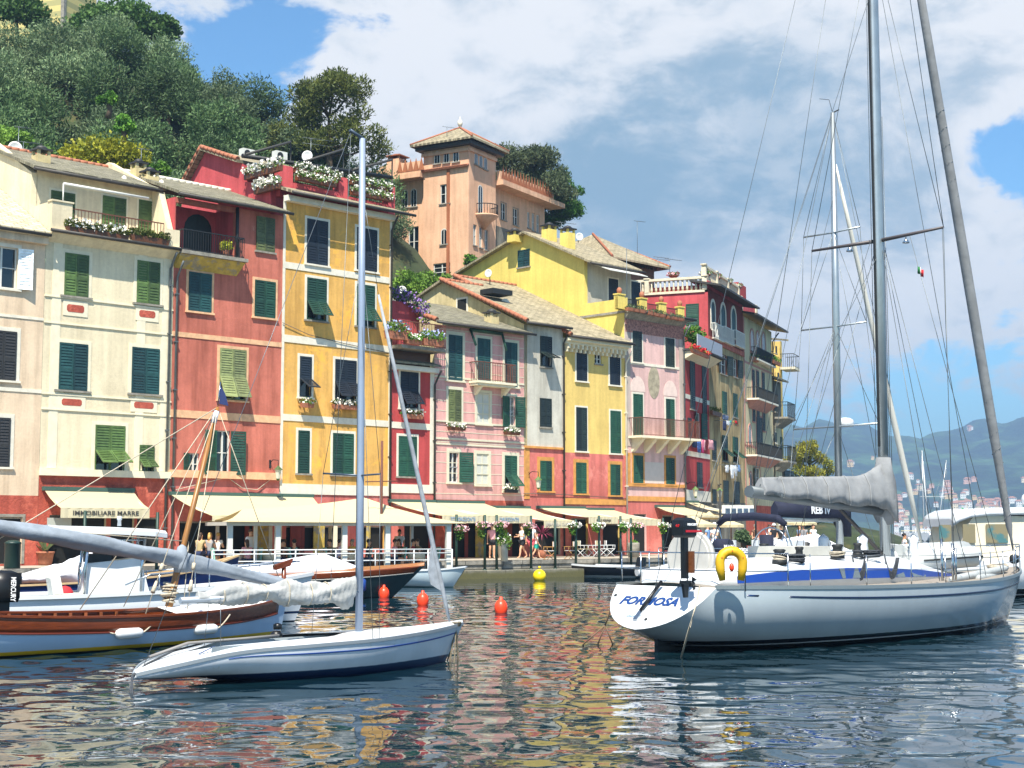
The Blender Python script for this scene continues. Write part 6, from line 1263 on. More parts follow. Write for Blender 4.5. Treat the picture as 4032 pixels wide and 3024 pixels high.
for sd in (-1, 1): mb.tube([(-4.2, sd * 1.1, 1.0), (-3.6, sd * 1.08, 1.25), (-1.6, sd * .85, 1.38), (.2, sd * .2, 1.5)], .02, 6)
for x, y, z in ((-3.4, 1.05, 1.28), (-2.2, .95, 1.35), (-.9, .6, 1.42)):
    for sd in (-1, 1): mb.tube([(x, sd * y, .85), (x, sd * y, z)], .016, 5)
mb.build('bow_rail', STEEL, E)
p = at_y('q', 15, 540, 31.6); t_ = thing('outboard_motor', (p.x, p.y, .35), R(22), 'big black outboard motor cut off by the left edge of the photo', 'outboard motor'); mb = MB(); mb.loft([[(-.34 * k, y * k, z) for y in (-.24, .24)] + [(.34 * k, .2 * k, z), (.34 * k, -.2 * k, z)] for z, k in ((.45, .9), (.55, 1), (.9, 1.0), (1.05, .85), (1.1, .5))], True, True, 0, True); c_ = mb.build('cowling', BLACK, t_); MB().box(-.12, -.1, -.8, .15, .1, .5).build('leg', BLACK, t_)
text_obj('MERCURY', .14, basis((.2, -.245, .72), (0, 0, -1), (1, 0, 0)), pbr('white_lettering', '#e8e8e8', .5), 'lettering', c_, 0, .003, .5)
# ---------------------------------------------------------------- navy boat
f5 = Frame((-8.6, 46.6, 0), R(32)); E = thing('navy_boat', f5.o, R(32), 'dark navy wooden boat with a white tarpaulin heap moored at the left', 'boat')
ST = smooth_st([(-10, -9.8, .8, .72, -.2, 1, .8), (-7, -7, 1.15, .74, -.25, 1, .8), (-4, -4, 1.15, .84, -.25, 1, .8), (-1.6, -1.6, .75, 1.05, -.25, .95, .7), (.2, 0, .03, 1.5, -.1, .95, .5)], 6)
hull_mb(ST, 9).build('hull', zbands('navy_hull', [(.05, '#0d1016')], '#16295c', .3, .08), E); capping(ST, .1, .05).build('gunwale', pbr('pale_wood', '#c4a67a', .6, var=.15), E); deck_mb(ST, .2, .0, .1).build('floor', WOODB, E)
p = f5.px('q', 480, 360, 1, 0); mb = folded(lambda f: ((p.x - 1.9 + 2.6 * f, 0, .85 + .25 * f), .45 + .2 * f, .12 + .5 * f ** 2.2 * (1 if f < .93 else .8), 0), 18, 14, 4, .12); mb.build('white_tarpaulin', pbr('white_tarpaulin', '#e6e6ea', .8, var=.08, bump=.5, bs=5), E)
mb = MB(); mb.tube([(p.x + .55, 0, 1.0), (p.x + .75, 0, 1.95)], .06, 8); q = f5.px('q', 760, 310, 1, .1); mb.tube([(q.x - .3, .1, .9), (q.x + .1, .1, 1.75)], .09, 8); mb.build('wooden_posts', pbr('honey_wood2', '#b98a4a', .6, var=.2), E)
mb = MB(); q = f5.px('q', 80, 405, 1, -.3); mb.box(q.x - .25, -.5, .75, q.x + .25, -.1, q.z + .1); mb.build('small_engine', BLACK, E)
# ---------------------------------------------------------------- dark green launch
f6 = Frame((-2.96, 51.2, 0), R(-6)); E = thing('wooden_launch', f6.o, R(-6), 'dark green launch with varnished deck edge under a white boat cover', 'motorboat')
ST = smooth_st([(-8.2, -8.0, 1.05, .72, -.2, 1, .8), (-6, -6, 1.25, .76, -.3, 1, .8), (-3.6, -3.8, 1.22, .84, -.3, .95, .7), (-1.6, -2.0, .8, .95, -.25, .85, .5), (0, -1.2, .03, 1.07, -.1, .8, .4)], 7)
hull_mb(ST, 10).build('hull', zbands('launch_paint', [(.04, '#12202a')], '#263a3e', .25, .1), E); mb = MB()
for sd in (1, -1): strake(ST, sd, -.01, .12, -8, -.05, .02, 0, mb)
mb.build('wooden_strake', VARN, E); deck_mb(ST, -.01, .12, .0).build('deck', pbr('varnished_deck', '#94623a', .3, var=.2, stretch=(.5, 9, 1)), E); mb = MB()
for sd in (1, -1): strake(ST, sd, .12, .135, -8, -.05, .024, 0, mb)
mb.build('white_line', WHITE, E)
cs = [(-8.0, .75, .1), (-6.5, 1.0, .22), (-5.0, 1.08, .42), (-3.9, 1.0, .60), (-3.4, .92, .62), (-2.3, .62, .22), (-1.95, .5, .05)]; mb = MB()
mb.loft([[(x, w, .84), (x, w * .8, .84 + h_ * .55), (x, 0, .84 + h_), (x, -w * .8, .84 + h_ * .55), (x, -w, .84)] for x, w, h_ in cs], True, True, 0, True); mb.build('boat_cover', pbr('white_boat_cover', '#e2e3ea', .8, var=.06, vs=1.5, bump=.2, bs=3), E)
for x in (-5.6, -1.9): mb = MB(); b_ = interp([(s[0], s[2]) for s in ST], x)[1]; mb.tube([(x, -b_ - .12, .25), (x, -b_ - .12, .3), (x, -b_ - .12, .62), (x, -b_ - .12, .68)], [.03, .11, .11, .04], 10); mb.build('blue_fender', pbr('blue_fender', '#1c3f86', .4), E)
mb = MB(); mb.tube([(-7.8, -.8, .8), (-7.6, -.8, 1.15), (-6.4, -1.0, 1.2), (-6.2, -1.05, .85)], .022, 6); mb.build('stern_rail', STEEL, E)
# small grey tender behind the launch bow
f7 = Frame((-2.0, 60.5, 0), R(-25)); E = thing('grey_tender', f7.o, R(-25), 'pale grey tender floating between the launch bow and the restaurant terrace', 'tender'); ST = smooth_st([(-3.4, -3.3, .7, .62, -.1), (-1.8, -1.8, .75, .66, -.1), (-.6, -.8, .45, .72, -.1), (0.2, -.4, .03, .82, 0)], 5); hull_mb(ST, 7).build('hull', zbands('tender_paint', [(.04, '#7fa0a0')], '#b9c9cf', .3), E); deck_mb(ST, .05, .0, .05).build('deck', GEL, E); capping(ST, .08, .06).build('rubbing_strip', GEL, E)
# ---------------------------------------------------------------- black dinghy by the quay
f8 = Frame((2.3, 76.4, 0), R(-30)); E = thing('black_dinghy', f8.o, R(-30), 'black open dinghy with a white rim moored against the quay', 'dinghy')
ST = smooth_st([(-.1, .05, .05, .72, 0, .9, .6), (.6, .6, .55, .62, -.1), (2, 2, .78, .52, -.15), (3.6, 3.6, .72, .5, -.15), (4.6, 4.5, .6, .52, -.1)], 5); hull_mb(ST, 7, False).build('hull', zbands('black_hull', [(.05, '#cfd6d6')], '#14171f', .3), E); capping(ST, .09, .09).build('rim', GEL, E); deck_mb(ST, .22, 0, .06).build('floor', pbr('pale_floor', '#c9c2b0', .7), E)
mb = MB(); mb.box(4.45, -.18, .1, 4.75, .18, .45); mb.hexa([(4.4, -.2, .5), (4.8, -.2, .5), (4.8, .2, .5), (4.4, .2, .5)], [(4.5, -.16, .95), (4.85, -.16, .95), (4.85, .16, .95), (4.5, .16, .95)]); mb.build('outboard', BLACK, E)
p = Frame((7.6, 71.8, 0), R(25)); E = thing('white_inflatable', p.o, R(25), 'white inflatable boat between the quay and the stern of the big yacht', 'dinghy'); mb = MB(); mb.tube([(-1.6, -.6, .3), (0, -.62, .32), (1.4, -.5, .4), (2.0, 0, .5), (1.4, .5, .4), (0, .62, .32), (-1.6, .6, .3)], [.2, .24, .24, .24, .24, .24, .2], 10); mb.build('tubes', GEL, E); MB().box(-1.3, -.5, .12, 1.5, .5, .2).build('floor', GEL, E)
# ---------------------------------------------------------------- second yacht behind
f9 = Frame((4.9, 40.3, 0), R(45)); E = thing('sailing_yacht', f9.o, R(45), 'white sailing yacht with navy canvas and navy boom cover moored behind the big grey one', 'yacht')
ST = smooth_st([(.0, -.3, 1.5, 1.2, .3, .95, .8), (3, 2.6, 1.85, 1.16, .0), (6, 6, 1.9, 1.14, -.4), (9, 9, 1.4, 1.2, -.4), (11, 10.8, .6, 1.28, -.3), (12, 11.4, .02, 1.35, -.1)], 6)
hull_mb(ST, 9).build('hull', zbands('second_yacht_paint', [(.1, '#16202e')], '#dfe3e4', .25), E); deck_mb(ST, .02, .1).build('deck', GEL, E); capping(ST, .05, .08).build('toe_rail', TEAK, E)
mb = MB(); mb.loft([[(x, w, 1.15), (x, w * .85, zz), (x, -w * .85, zz), (x, -w, 1.15)] for x, w, zz in ((.6, 1.2, 1.5), (2.4, 1.3, 1.62), (4, 1.3, 1.75), (7, 1.0, 1.7), (9, .5, 1.35))], True, True, 0, False); mb.build('coachroof', GEL, E)
p = f9.px('p', 790, 900, 1, 0); MX = p.x; zt = f9.px('t', 768, 800, 1, 0).z; mb = MB(); mb.tube([(MX, 0, 1.5), (MX + .05, 0, zt * .6), (MX + .1, 0, zt)], [.11, .11, .07], 10); mast = mb.build('mast', ALU, E)
for k, (c, hw) in enumerate((((795, 205), 1.0), ((815, 890), 1.15), ((845, 1620), 1.5))): z = f9.px('w', *c, 1, 0).z; q = MB(); q.tube([(MX - .1, -hw, z + .02), (MX, 0, z), (MX - .1, hw, z - .02)], .028, 5); q.build('spreaders', ALU, mast)
z = f9.px('w', 895, 1590, 1, 0).z; MB().lathe([(.25, -.08), (.27, 0), (.26, .12), (.16, .18), (.01, .2)], (MX + .42, 0, z - .05), 14).build('radar_dome', GEL, mast)
mb = MB(); mb.tube([(MX + .1, 0, zt), (MX, .05, zt + .4)], .009, 4); mb.tube([(MX, .05, zt + .4), (MX - .3, .2, zt + .4)], .008, 4); mb.tube([(MX + .1, 0, zt), (MX + .3, -.1, zt + .12)], .02, 4); mb.build('wind_vane', IRON, mast)
a, b2 = f9.px('p', 290, 790, 1, 0), f9.px('p', 800, 770, 1, 0); mb = MB(); mb.loft([[(x, w, z0), (x, w, z0 + h_ * .6), (x, 0, z0 + h_), (x, -w, z0 + h_ * .6), (x, -w, z0)] for x, w, z0, h_ in ((a.x, .12, a.z - .2, .42), ((a.x + b2.x) / 2, .2, a.z - .26, .62), (b2.x - .2, .22, b2.z - .34, .85), (b2.x + .25, .2, b2.z - .9, 1.5))], True, True, 0, True); cv = mb.build('boom_cover', NAVYC, E); MB().tube([(a.x - .2, 0, a.z - .26), (b2.x, 0, b2.z - .36)], .1, 8).build('boom', ALU, E)
text_obj('REB IV', .3, basis((a.x + 2.0, -.235, a.z - .02), (1, 0, 0), (0, 0, 1)), pbr('white_lettering', '#e8e8e8', .5), 'lettering', cv, 0, .01, 1.0)
a, b2 = f9.px('n', 1700, 250, 1, -1.3), f9.px('n', 1055, 245, 1, 1.3); mb = MB(); m2 = f9.px('n', 1400, 205, 1, 0); mb.tube([(a.x, -1.3, a.z - .1), (a.x - .05, -1.1, a.z + .06), m2, (b2.x + .05, 1.1, b2.z + .08), (b2.x, 1.3, b2.z - .1)], [.08, .11, .12, .11, .08], 9); mb.build('folded_bimini', NAVYC, E); mb = MB()
for sd, a in ((-1, a), (1, b2)): mb.tube([(a.x, sd * 1.3, a.z - .1), (a.x + .5, sd * 1.4, 1.2)], .02, 5); mb.tube([(a.x, sd * 1.3, a.z - .1), (a.x - .6, sd * 1.4, 1.2)], .02, 5)
mb.build('bimini_frame', STEEL, E); p = f9.px('n', 1560, 520, 1, 0); mb = MB(); mb.tube([(p.x, .6 * math.cos(t), p.z + .6 * math.sin(t)) for t in [6.283 * k / 24 for k in range(25)]], .025, 6)
for k in range(5): mb.tube([(p.x, 0, p.z), (p.x, .6 * math.cos(k * 1.257), p.z + .6 * math.sin(k * 1.257))], .015, 5)
mb.build('wheel', STEEL, E); mb = MB(); mb.tube([(p.x - .05, .1, p.z - .5), (p.x - .05, .1, p.z + .4)], .2, 10); mb.build('navy_cushion', NAVYC, E)
mb = MB()
for x, y in ((3.2, -1.0), (4.0, .8), (2.6, .9), (4.6, -.9)): mb.box(x - .2, y - .15, 1.7, x + .2, y + .15, 2.0)
mb.build('cockpit_instruments', GEL, E); mb = MB()
for x, y in ((3.5, -1.1), (5.0, -.8), (1.9, 1.1)): mb.lathe([(.15, 0), (.1, .1), (.13, .28), (.05, .3)], (x, y, 1.66), 10)
mb.build('winches', IRON, E); mb = MB()
for hz in (.6, .3): mb.tube([(1.6, -1.6, 1.2 + hz), (.2, -1.45, 1.2 + hz), (.1, 0, 1.2 + hz), (.2, 1.45, 1.2 + hz), (1.6, 1.6, 1.2 + hz)], .015, 5)
for x, y in ((1.6, 1.6), (.2, 1.45), (.1, 0), (.2, -1.45), (1.6, -1.6), (4, -1.8), (6, -1.8), (8, -1.6)): mb.tube([(x, y, 1.1), (x, y, 1.8)], .014, 5)
mb.build('guard_rails', STEEL, E); jx9 = lambda f: Vector((11.8, 0, 1.5)).lerp(Vector((MX + .2, 0, zt - 1.6)), f)
MB().tube([jx9(k / 6) for k in range(7)], [.03, .09, .1, .09, .08, .07, .04], 8).build('furled_headsail', pbr('pale_sail', '#c9c6bc', .9), E)
zz3 = [f9.px('w', *c, 1, 0).z for c in ((795, 205), (815, 890), (845, 1620))]; T9 = (MX + .1, 0, zt); L = []
for sd in (-1, 1): L += [((MX - .3, sd * 1.8, 1.2), (MX - .1, sd * 1.5, zz3[2])), ((MX - .1, sd * 1.5, zz3[2]), (MX - .1, sd * 1.15, zz3[1])), ((MX - .1, sd * 1.15, zz3[1]), (MX - .1, sd * 1.0, zz3[0])), ((MX - .1, sd * 1.0, zz3[0]), T9), ((MX - .1, sd * 1.5, zz3[2]), (MX, 0, zz3[1])), ((MX - .1, sd * 1.15, zz3[1]), (MX, 0, zz3[0])), ((MX - .6, sd * 1.8, 1.2), (MX, 0, zz3[2])), ((.2, sd * .8, 1.3), (2.4, 0, 6.5))]
L += [((2.4, 0, 6.5), T9), (T9, (11.8, 0, 1.5)), ((2.6, 0, 3.2), T9), ((10, 0, 1.4), (MX, 0, zz3[0])), ((MX - 3, 0, 3), (MX, 0, zz3[1])), ((MX - 2, .1, 3), (MX, 0, zz3[1])), ((MX - 4, .1, 3), (MX, 0, zz3[0] + 1))]
wires(MB(), L, .010, 4).build('rigging', WIRE, E)
p = f9.px('n', 1090, 400, 1, -.4); t_ = thing('outboard_motor', f9.w((p.x, -.4, 1.1)), R(45), 'outboard motor in a navy cover on the stern rail of the second yacht', 'outboard motor'); mb = MB(); mb.loft([[(-.2 * k, -.16 * k, z), (.28 * k, -.16 * k, z), (.28 * k, .16 * k, z), (-.2 * k, .16 * k, z)] for z, k in ((.55, 1), (.75, 1.1), (.9, .95), (.95, .6))], True, True, 0, True); c_ = mb.build('cover', NAVYC, t_); MB().box(-.05, -.06, -.3, .12, .06, .56).build('leg', BLACK, t_); text_obj('REB IV', .13, basis((.04, -.185, .74), (1, 0, 0), (0, 0, 1)), pbr('white_lettering', '#e8e8e8', .5), 'lettering', c_, 0, .004, .42)
# white covered boat between the yachts and the bay, and other small craft
f10 = Frame((13.6, 60, 0), R(30)); E = thing('covered_motorboat', f10.o, R(30), 'white motorboat with a humped white cover seen past the second mast', 'motorboat'); ST = smooth_st([(-6, -6, 1.2, 1.1, -.2), (-3, -3, 1.3, 1.15, -.2), (-.8, -1, .8, 1.3, -.2), (.6, 0, .03, 1.5, 0)], 5); hull_mb(ST, 8).build('hull', zbands('covered_paint', [(.1, '#22303a')], '#dfe3e4', .3), E); mb = MB(); mb.loft([[(x, w, 1.15), (x, w * .7, 1.15 + h_ * .7), (x, 0, 1.15 + h_), (x, -w * .7, 1.15 + h_ * .7), (x, -w, 1.15)] for x, w, h_ in ((-5.9, 1.1, .3), (-4, 1.2, .75), (-2, 1.1, 1.0), (-.9, .7, .55), (.2, .2, .2))], True, True, 0, True); mb.build('cover', pbr('white_boat_cover', '#e2e3ea', .8), E)
# ---------------------------------------------------------------- motor yacht at the right edge
f11 = Frame((15.1, 52.5, 0), R(8)); E = thing('motor_yacht', f11.o, R(8), 'white motor yacht with a cream canvas enclosure cut off by the right edge', 'motor yacht')
ST = smooth_st([(-.6, -.5, 1.6, 1.25, -.2, 1, .9), (2, 2, 1.9, 1.3, -.3), (6, 6, 1.9, 1.5, -.3), (10, 9.5, .9, 1.9, -.2), (12, 11, .03, 2.1, 0)], 5); hull_mb(ST, 8).build('hull', zbands('motor_yacht_paint', [(.08, '#0c0e12'), (.12, '#d0d4d8'), (.3, '#16181e')], '#e2e4e6', .2), E); deck_mb(ST, .02, .05).build('deck', GEL, E)
CAN = pbr('cream_enclosure', '#d9cfb8', .8, var=.06); CLR = pbr('clear_vinyl', '#7d7258', .08, spec=.7, c2='#3f6a70', c2s=1.2); zt = 2.92
mb = MB(); mb.loft([[(x, w, zz) for x, w in ((x0, -1.5), (3.9, -1.55), (3.9, 1.55), (x0, 1.5))] for x0, zz in ((.05, 1.25), (.0, 1.9), (.12, 2.5), (.3, 2.75))], True, True, 0, False); en = mb.build('canvas_enclosure', CAN, E)
for a, c in (((1555, 910), (1650, 1050)), ((1735, 905), (1835, 1050)), ((1915, 905), (2085, 1048))): p, q = f11.px('p', a[0], a[1], 1, -1.56), f11.px('p', c[0], c[1], 1, -1.56); MB().box(p.x, -1.585, q.z, q.x, -1.55, p.z).build('window', CLR, en)
mb = MB(); mb.loft([[(x, -w, zt - .2), (x, -w - .03, zt - .06), (x, -w * .8, zt + .06), (x, w * .8, zt + .06), (x, w + .03, zt - .06), (x, w, zt - .2)] for x, w, zt in ((-.32, 1.25, 2.6), (-.2, 1.5, 2.76), (.15, 1.62, 2.9), (.8, 1.66, 2.97), (2.2, 1.68, 3.0), (4.2, 1.68, 2.97), (5.4, 1.5, 2.85), (6.4, 1.3, 2.6))], True, True, 0, True); mb.build('hard_top', GEL, E)
mb = MB(); mb.hexa([(4.0, -1.55, 1.3), (9, -1.1, 1.6), (9, 1.1, 1.6), (4.0, 1.55, 1.3)], [(4.0, -1.5, 2.75), (6.2, -1.3, 2.75), (6.2, 1.3, 2.75), (4.0, 1.5, 2.75)]); mb.build('cabin', GEL, E); MB().hexa([(4.6, -1.6, 2.0), (7.0, -1.42, 2.0), (7.0, -1.3, 2.0), (4.6, -1.4, 2.0)], [(4.4, -1.56, 2.6), (6.0, -1.42, 2.6), (6.0, -1.3, 2.6), (4.4, -1.4, 2.6)]).build('side_window', GLASS, E); MB().ball((3.2, .2, 3.35), .3, 12, 0, (1, 1, .9)).lathe([(.06, 0), (.05, .4)], (3.2, .2, 2.95), 8).build('satcom_dome', GEL, E)
p = at_y('p', 1730, 770, 52.3); t_ = flag('ensign', 'faded green white and red ensign drooping on the motor yacht roof', (p.x, p.y, p.z), .55, .35, ['#2f7d50', '#e2e2dc', '#d05a66'])
# ---------------------------------------------------------------- buoys and distant craft
BU = []
for c, y, m_, l_ in (((943, 428), 0, ORANGE, 'orange mooring buoy nearest the bow of the green launch'), ((1225, 480), 1, ORANGE, 'orange mooring buoy beside the furled jib of the white sloop'), ((1793, 538), 2, ORANGE, 'orange mooring buoy floating alone in the open middle of the harbour')):
    p = at_z('r', *c); k = (p.y / 46) ** .0; mb = MB(); mb.lathe([(.02, -.2), (.12, -.16), (.17, 0), (.185, .09), (.17, .2), (.11, .29), (.05, .32), (.045, .39), (.02, .4)], (0, 0, 0), 16); one(mb, 'mooring_buoy', m_, (p.x, p.y, .06), 0, l_, 'buoy', 'orange buoys in the harbour')
p = at_z('m', 938, 965); mb = MB(); mb.ball((0, 0, .16), .3, 16); mb.lathe([(.06, .5), (.05, .6)], (0, 0, 0), 8); one(mb, 'mooring_buoy', YELB, (p.x, p.y, .05), 0, 'round yellow mooring buoy just off the landing step', 'buoy')
for k, (c, l_) in enumerate((((1262, 1090), 'small orange buoy in the bay beside the yacht mast'), ((1255, 1165), 'small orange buoy seen low between the mast and the ventilator'))):
    p = at_y('p', *c, 78 - 20 * k); mb = MB(); mb.ball((0, 0, .1), .32 - .1 * k, 12); mb.lathe([(.05, .3), (.04, .5)], (0, 0, 0), 6); one(mb, 'mooring_buoy', ORANGE, (p.x, p.y, .05), 0, l_, 'buoy')
def far_sail(c, top, Y, L, label, cat='sailboat', rz=80, r=.12):
    a, b2 = at_y('p', *c, Y), at_y('p', *top, Y); e = thing('anchored_sailboat', (a.x, Y, 0), R(rz), label, cat); ST = smooth_st([(-L / 2, -L / 2 + .2, L * .1, 1.6, 0), (0, 0, L * .13, 1.5, -.3), (L / 2, L / 2 - .8, .05, 2.0, 0)], 5); hull_mb(ST, 6).build('hull', GEL, e); deck_mb(ST).build('deck', GEL, e); MB().box(-L * .25, -L * .07, 1.5, L * .15, L * .07, 2.5).build('cabin', GEL, e)
    w_ = Vector((0, 0, b2.z)); w_.x = (b2.x - a.x) * math.cos(R(rz)) ; w_.y = -(b2.x - a.x) * math.sin(R(rz)); MB().tube([(0, 0, 1.4), w_], [r, r * .6], 6).build('mast', WMETAL, e); wires(MB(), [((L / 2, 0, 2), w_ * .95), ((-L / 2, 0, 1.7), w_), ((0, L * .12, 1.6), w_ * .9), ((0, -L * .12, 1.6), w_ * .9)], .04, 4).build('rigging', WIRE, e)
    mb = MB(); mb.tube([(w_.x * .5, -1.6, w_.z * .55), (w_.x * .5, 1.6, w_.z * .55)], .05, 4); mb.build('spreaders', WMETAL, e); return e
far_sail((1440, 975), (1425, 340), 330, 17, 'white sailboat with two tall masts anchored out in the bay', rz=65, r=.17); far_sail((1475, 985), (1432, 420), 326, 10, 'smaller white sailboat with a leaning mast anchored in the bay', rz=70, r=.18); far_sail((1545, 985), (1612, 415), 300, 9, 'sailboat with a slanting mast seen over the motor yacht roof', rz=40, r=.1)
f12b = Frame(at_z('p', 1350, 1135).to_tuple(), R(160)); f12b.o.z = 0; E = thing('bimini_boat', f12b.o, R(160), 'small white boat with a sun awning out in the bay', 'motorboat'); ST = smooth_st([(-2.2, -2.1, .8, .7, -.1), (0, 0, .9, .75, -.1), (2.2, 1.8, .03, .95, 0)], 5); hull_mb(ST, 6).build('hull', GEL, E); deck_mb(ST).build('deck', GEL, E); MB().box(-1.8, -.85, 2.15, .9, .85, 2.22).build('awning', CANV, E); mb = MB()
for x in (-1.7, .8):
    for y in (-.8, .8): mb.tube([(x, y, .6), (x, y, 2.15)], .03, 5)
mb.build('awning_poles', STEEL, E)
# ---------------------------------------------------------------- awnings and canopies
LET = pbr('dark_lettering', '#3c3a36', .7); LETB = pbr('blue_grey_lettering', '#6f90b0', .7); CASE = pbr('green_casing', '#3f5a50', .6)
CANT = bpy.data.materials.new('translucent_canvas'); CANT.use_nodes = True
def _cv():
    t = CANT.node_tree; B = NB(t); p = t.nodes['Principled BSDF']; c = lin('#d2c7a4'); p.inputs['Base Color'].default_value = c; p.inputs['Roughness'].default_value = .85; p.inputs['Specular IOR Level'].default_value = .1
    tr = B.n('ShaderNodeBsdfTranslucent', i={0: lin('#f0dca8')}); t.links.new(B.n('ShaderNodeMixShader', i={0: .28, 1: p.outputs[0], 2: tr.outputs[0]}).outputs[0], t.nodes['Material Output'].inputs[0])
_cv()
def awning(label, bl, br, fl, fr, d, val, text=None, tmat=LET, tw=.8, th=.6, shear=0, case=CASE):
    """fabric awning on the facade line: back corners on the wall, front corners d metres out"""
    A, B_, C_, D_ = M1.px(*bl, 1, -.12), M1.px(*br, 1, -.12), M1.px(*fr, 1, -d), M1.px(*fl, 1, -d)
    o = M1.w((A.x, 0, -ZQ)); e = thing('awning', o, M1.yaw, label, 'awning'); k = Vector((A.x, 0, -ZQ)); A, B_, C_, D_ = [p - k for p in (A, B_, C_, D_)]; D_.y = C_.y = -d; zf = (D_.z + C_.z) / 2; D_.z = C_.z = zf; A.z = B_.z = max(A.z, B_.z)
    mb = MB(); n = 8; rows = [[(A.lerp(D_, f)).lerp(B_.lerp(C_, f), q / n) - Vector((0, 0, .10 * math.sin(math.pi * f))) for q in range(n + 1)] for f in (0, .33, .66, 1)]
    mb.loft([[(p.x, p.y, p.z) for p in r_] + [(p.x, p.y, p.z - .015) for p in r_[::-1]] for r_ in rows], True, True, 0, False); mb.build('fabric', CANT, e)
    mb = MB(); vz = val; N = 24; v = [(D_.x + (C_.x - D_.x) * q / N, -d - .012 * math.sin(q * 2.2), zf - f * vz) for f in (0, 1) for q in range(N + 1)]; mb.add(v, [(q, q + 1, q + N + 2, q + N + 1) for q in range(N)]); mb.add([(x, y + .012, z) for x, y, z in v], [(q + N + 1, q + N + 2, q + 1, q) for q in range(N)])
    vo = mb.build('valance', CANV, e); MB().box(A.x - .05, -.2, A.z - .05, B_.x + .05, .0, A.z + .12).build('casing', case, e)
    arm = MB()
    for x0, x1 in ((A.x + .2, D_.x + .1), (B_.x - .2, C_.x - .1)): arm.tube([(x0, -.1, A.z - .15), (x1, -d + .05, zf - .03)], .025, 5)
    arm.build('arms', WMETAL, e)
    if text: text_obj(text, vz * th, basis(((D_.x + C_.x) / 2, -d - .02, zf - vz * .52), (1, 0, 0), (0, 0, 1)), tmat, 'lettering', vo, shear, .004, (C_.x - D_.x) * tw)
    return e
awning('cream awning with dark lettering over the estate shop of the cream house', ('c', 385, 292), ('c', 1160, 295), ('c', 530, 445), ('c', 1303, 445), 1.15, .42, 'IMMOBILIARE MARRE', LET, .74, .62)
awning('plain cream awning along the foot of the salmon house', ('c', 1485, 345), ('f', 730, 345), ('c', 1850, 505), ('f', 900, 520), 2.6, .25)
awning('cream awning with pale blue lettering, the one nearest the white pavilion', ('f', 1405, 385), ('m', 30, 285), ('f', 1862, 505), ('m', 445, 402), 3.0, .38, 'TIT   ORIZZONTE', LETB, .62, .7)
awning('cream awning with pale blue lettering beside the pink striped house, second from the pavilion', ('m', 35, 287), ('m', 450, 290), ('m', 470, 398), ('m', 872, 405), 3.0, .38, 'ORIZZONTE', LETB, .42, .7)
awning('cream awning with faint grey script in front of the white house', ('m', 530, 330), ('m', 850, 345), ('m', 978, 442), ('m', 1242, 440), 3.6, .4, 'EMANUELA CARUSO', pbr('faint_lettering', '#b9b5a8', .8), .9, .55, .2)
awning('cream awning with small dark capitals in front of the yellow house', ('m', 925, 330), ('m', 1330, 345), ('m', 1368, 412), ('m', 1622, 412), 3.6, .36, 'GOLD FOREVER', LET, .5, .45)
awning('long cream awning with a pleated valance in front of the pale pink house', ('m', 1340, 347), ('m', 1580, 350), ('m', 1630, 428), ('m', 1995, 432), 3.6, .36)
awning('cream awning below the long balcony, right of the pleated one', ('j', 700, 1348), ('j', 965, 1345), ('j', 1000, 1420), ('j', 1420, 1430), 3.6, .12)
awning('high narrow cream awning under the crimson house', ('j', 1000, 1300), ('j', 1100, 1300), ('j', 1300, 1380), ('j', 1430, 1385), 3.4, .1)
ft = Frame((-12.2, 62.8, 0), R(22.6)); L = 10.6; E = thing('terrace_pavilion', ft.o, ft.yaw, 'white restaurant pavilion with a big cream canopy standing over the water', 'pavilion')
FL = .52; a = ft.px('f', 120, 452, 1, 1.6); b_ = ft.px('f', 1185, 352, 1, 2.6); tr = ft.px('f', 2060, 575, 1, -.1); tl = ft.px('f', -20, 548, 1, -.35); ze = (tr.z + tl.z) / 2
mb = MB(); A, B_, TL_, TR_, BR_, BL_ = a, b_, Vector((tl.x - .2, -.5, ze)), Vector((tr.x, -.3, ze - .06)), Vector((tr.x - .5, 5.4, ze)), Vector((tl.x, 5.4, ze))
N = 10; mid = A.lerp(B_, .5) - Vector((0, 0, .18))
def rdg(f): return A * (1 - f) ** 2 + mid * 2 * f * (1 - f) + B_ * f * f
for (P0, P1) in ((TL_, TR_), (BL_, BR_)):
    r0 = [rdg(q / N) for q in range(N + 1)]; r2 = [P0.lerp(P1.lerp(P0, .28), q / N) for q in range(N + 1)]; rings = [[x.lerp(y, f) - Vector((0, 0, .12 * math.sin(math.pi * f))) for x, y in zip(r0, r2)] for f in (0, .25, .5, .75, 1)]
    mb.loft([r_ + [p - Vector((0, 0, .015)) for p in r_[::-1]] for r_ in rings], True, True, 0, False)
q0, q1 = TR_.lerp(TL_, .28), BR_.lerp(BL_, .28); n2 = 5; top = [rdg(1)] * (n2 + 1)
e0 = [q0.lerp(TR_, k / n2) for k in range(n2 + 1)]; e1 = [q1.lerp(BR_, k / n2) for k in range(n2 + 1)]
edge = e0 + [TR_.lerp(BR_, k / 6) for k in range(1, 7)] + e1[::-1][1:]; rings = [[rdg(1).lerp(p, f) - Vector((0, 0, .16 * math.sin(math.pi * f))) for p in edge] for f in (.02, .3, .6, .85, 1)]
mb.loft([r_ + [p - Vector((0, 0, .015)) for p in r_[::-1]] for r_ in rings], True, True, 0, False); mb.build('canopy', CANT, E)
MB().box(-.3, -.1, FL - .22, L + .1, 5.6, FL).build('floor', pbr('terrace_deck', '#6f6556', .8, var=.2), E)
px_ = [ft.px('f', x, 700, 1, 0).x for x in (10, 427, 1008, 1382, 1912)]; zb0, zb1 = ft.px('f', 700, 598, 1, 0).z, ft.px('f', 700, 563, 1, 0).z
for x in px_: MB().box(x - .11, -.11, FL - .1 if x > 9 else FL, x + .11, .11, zb0).build('post', WHITE, E)
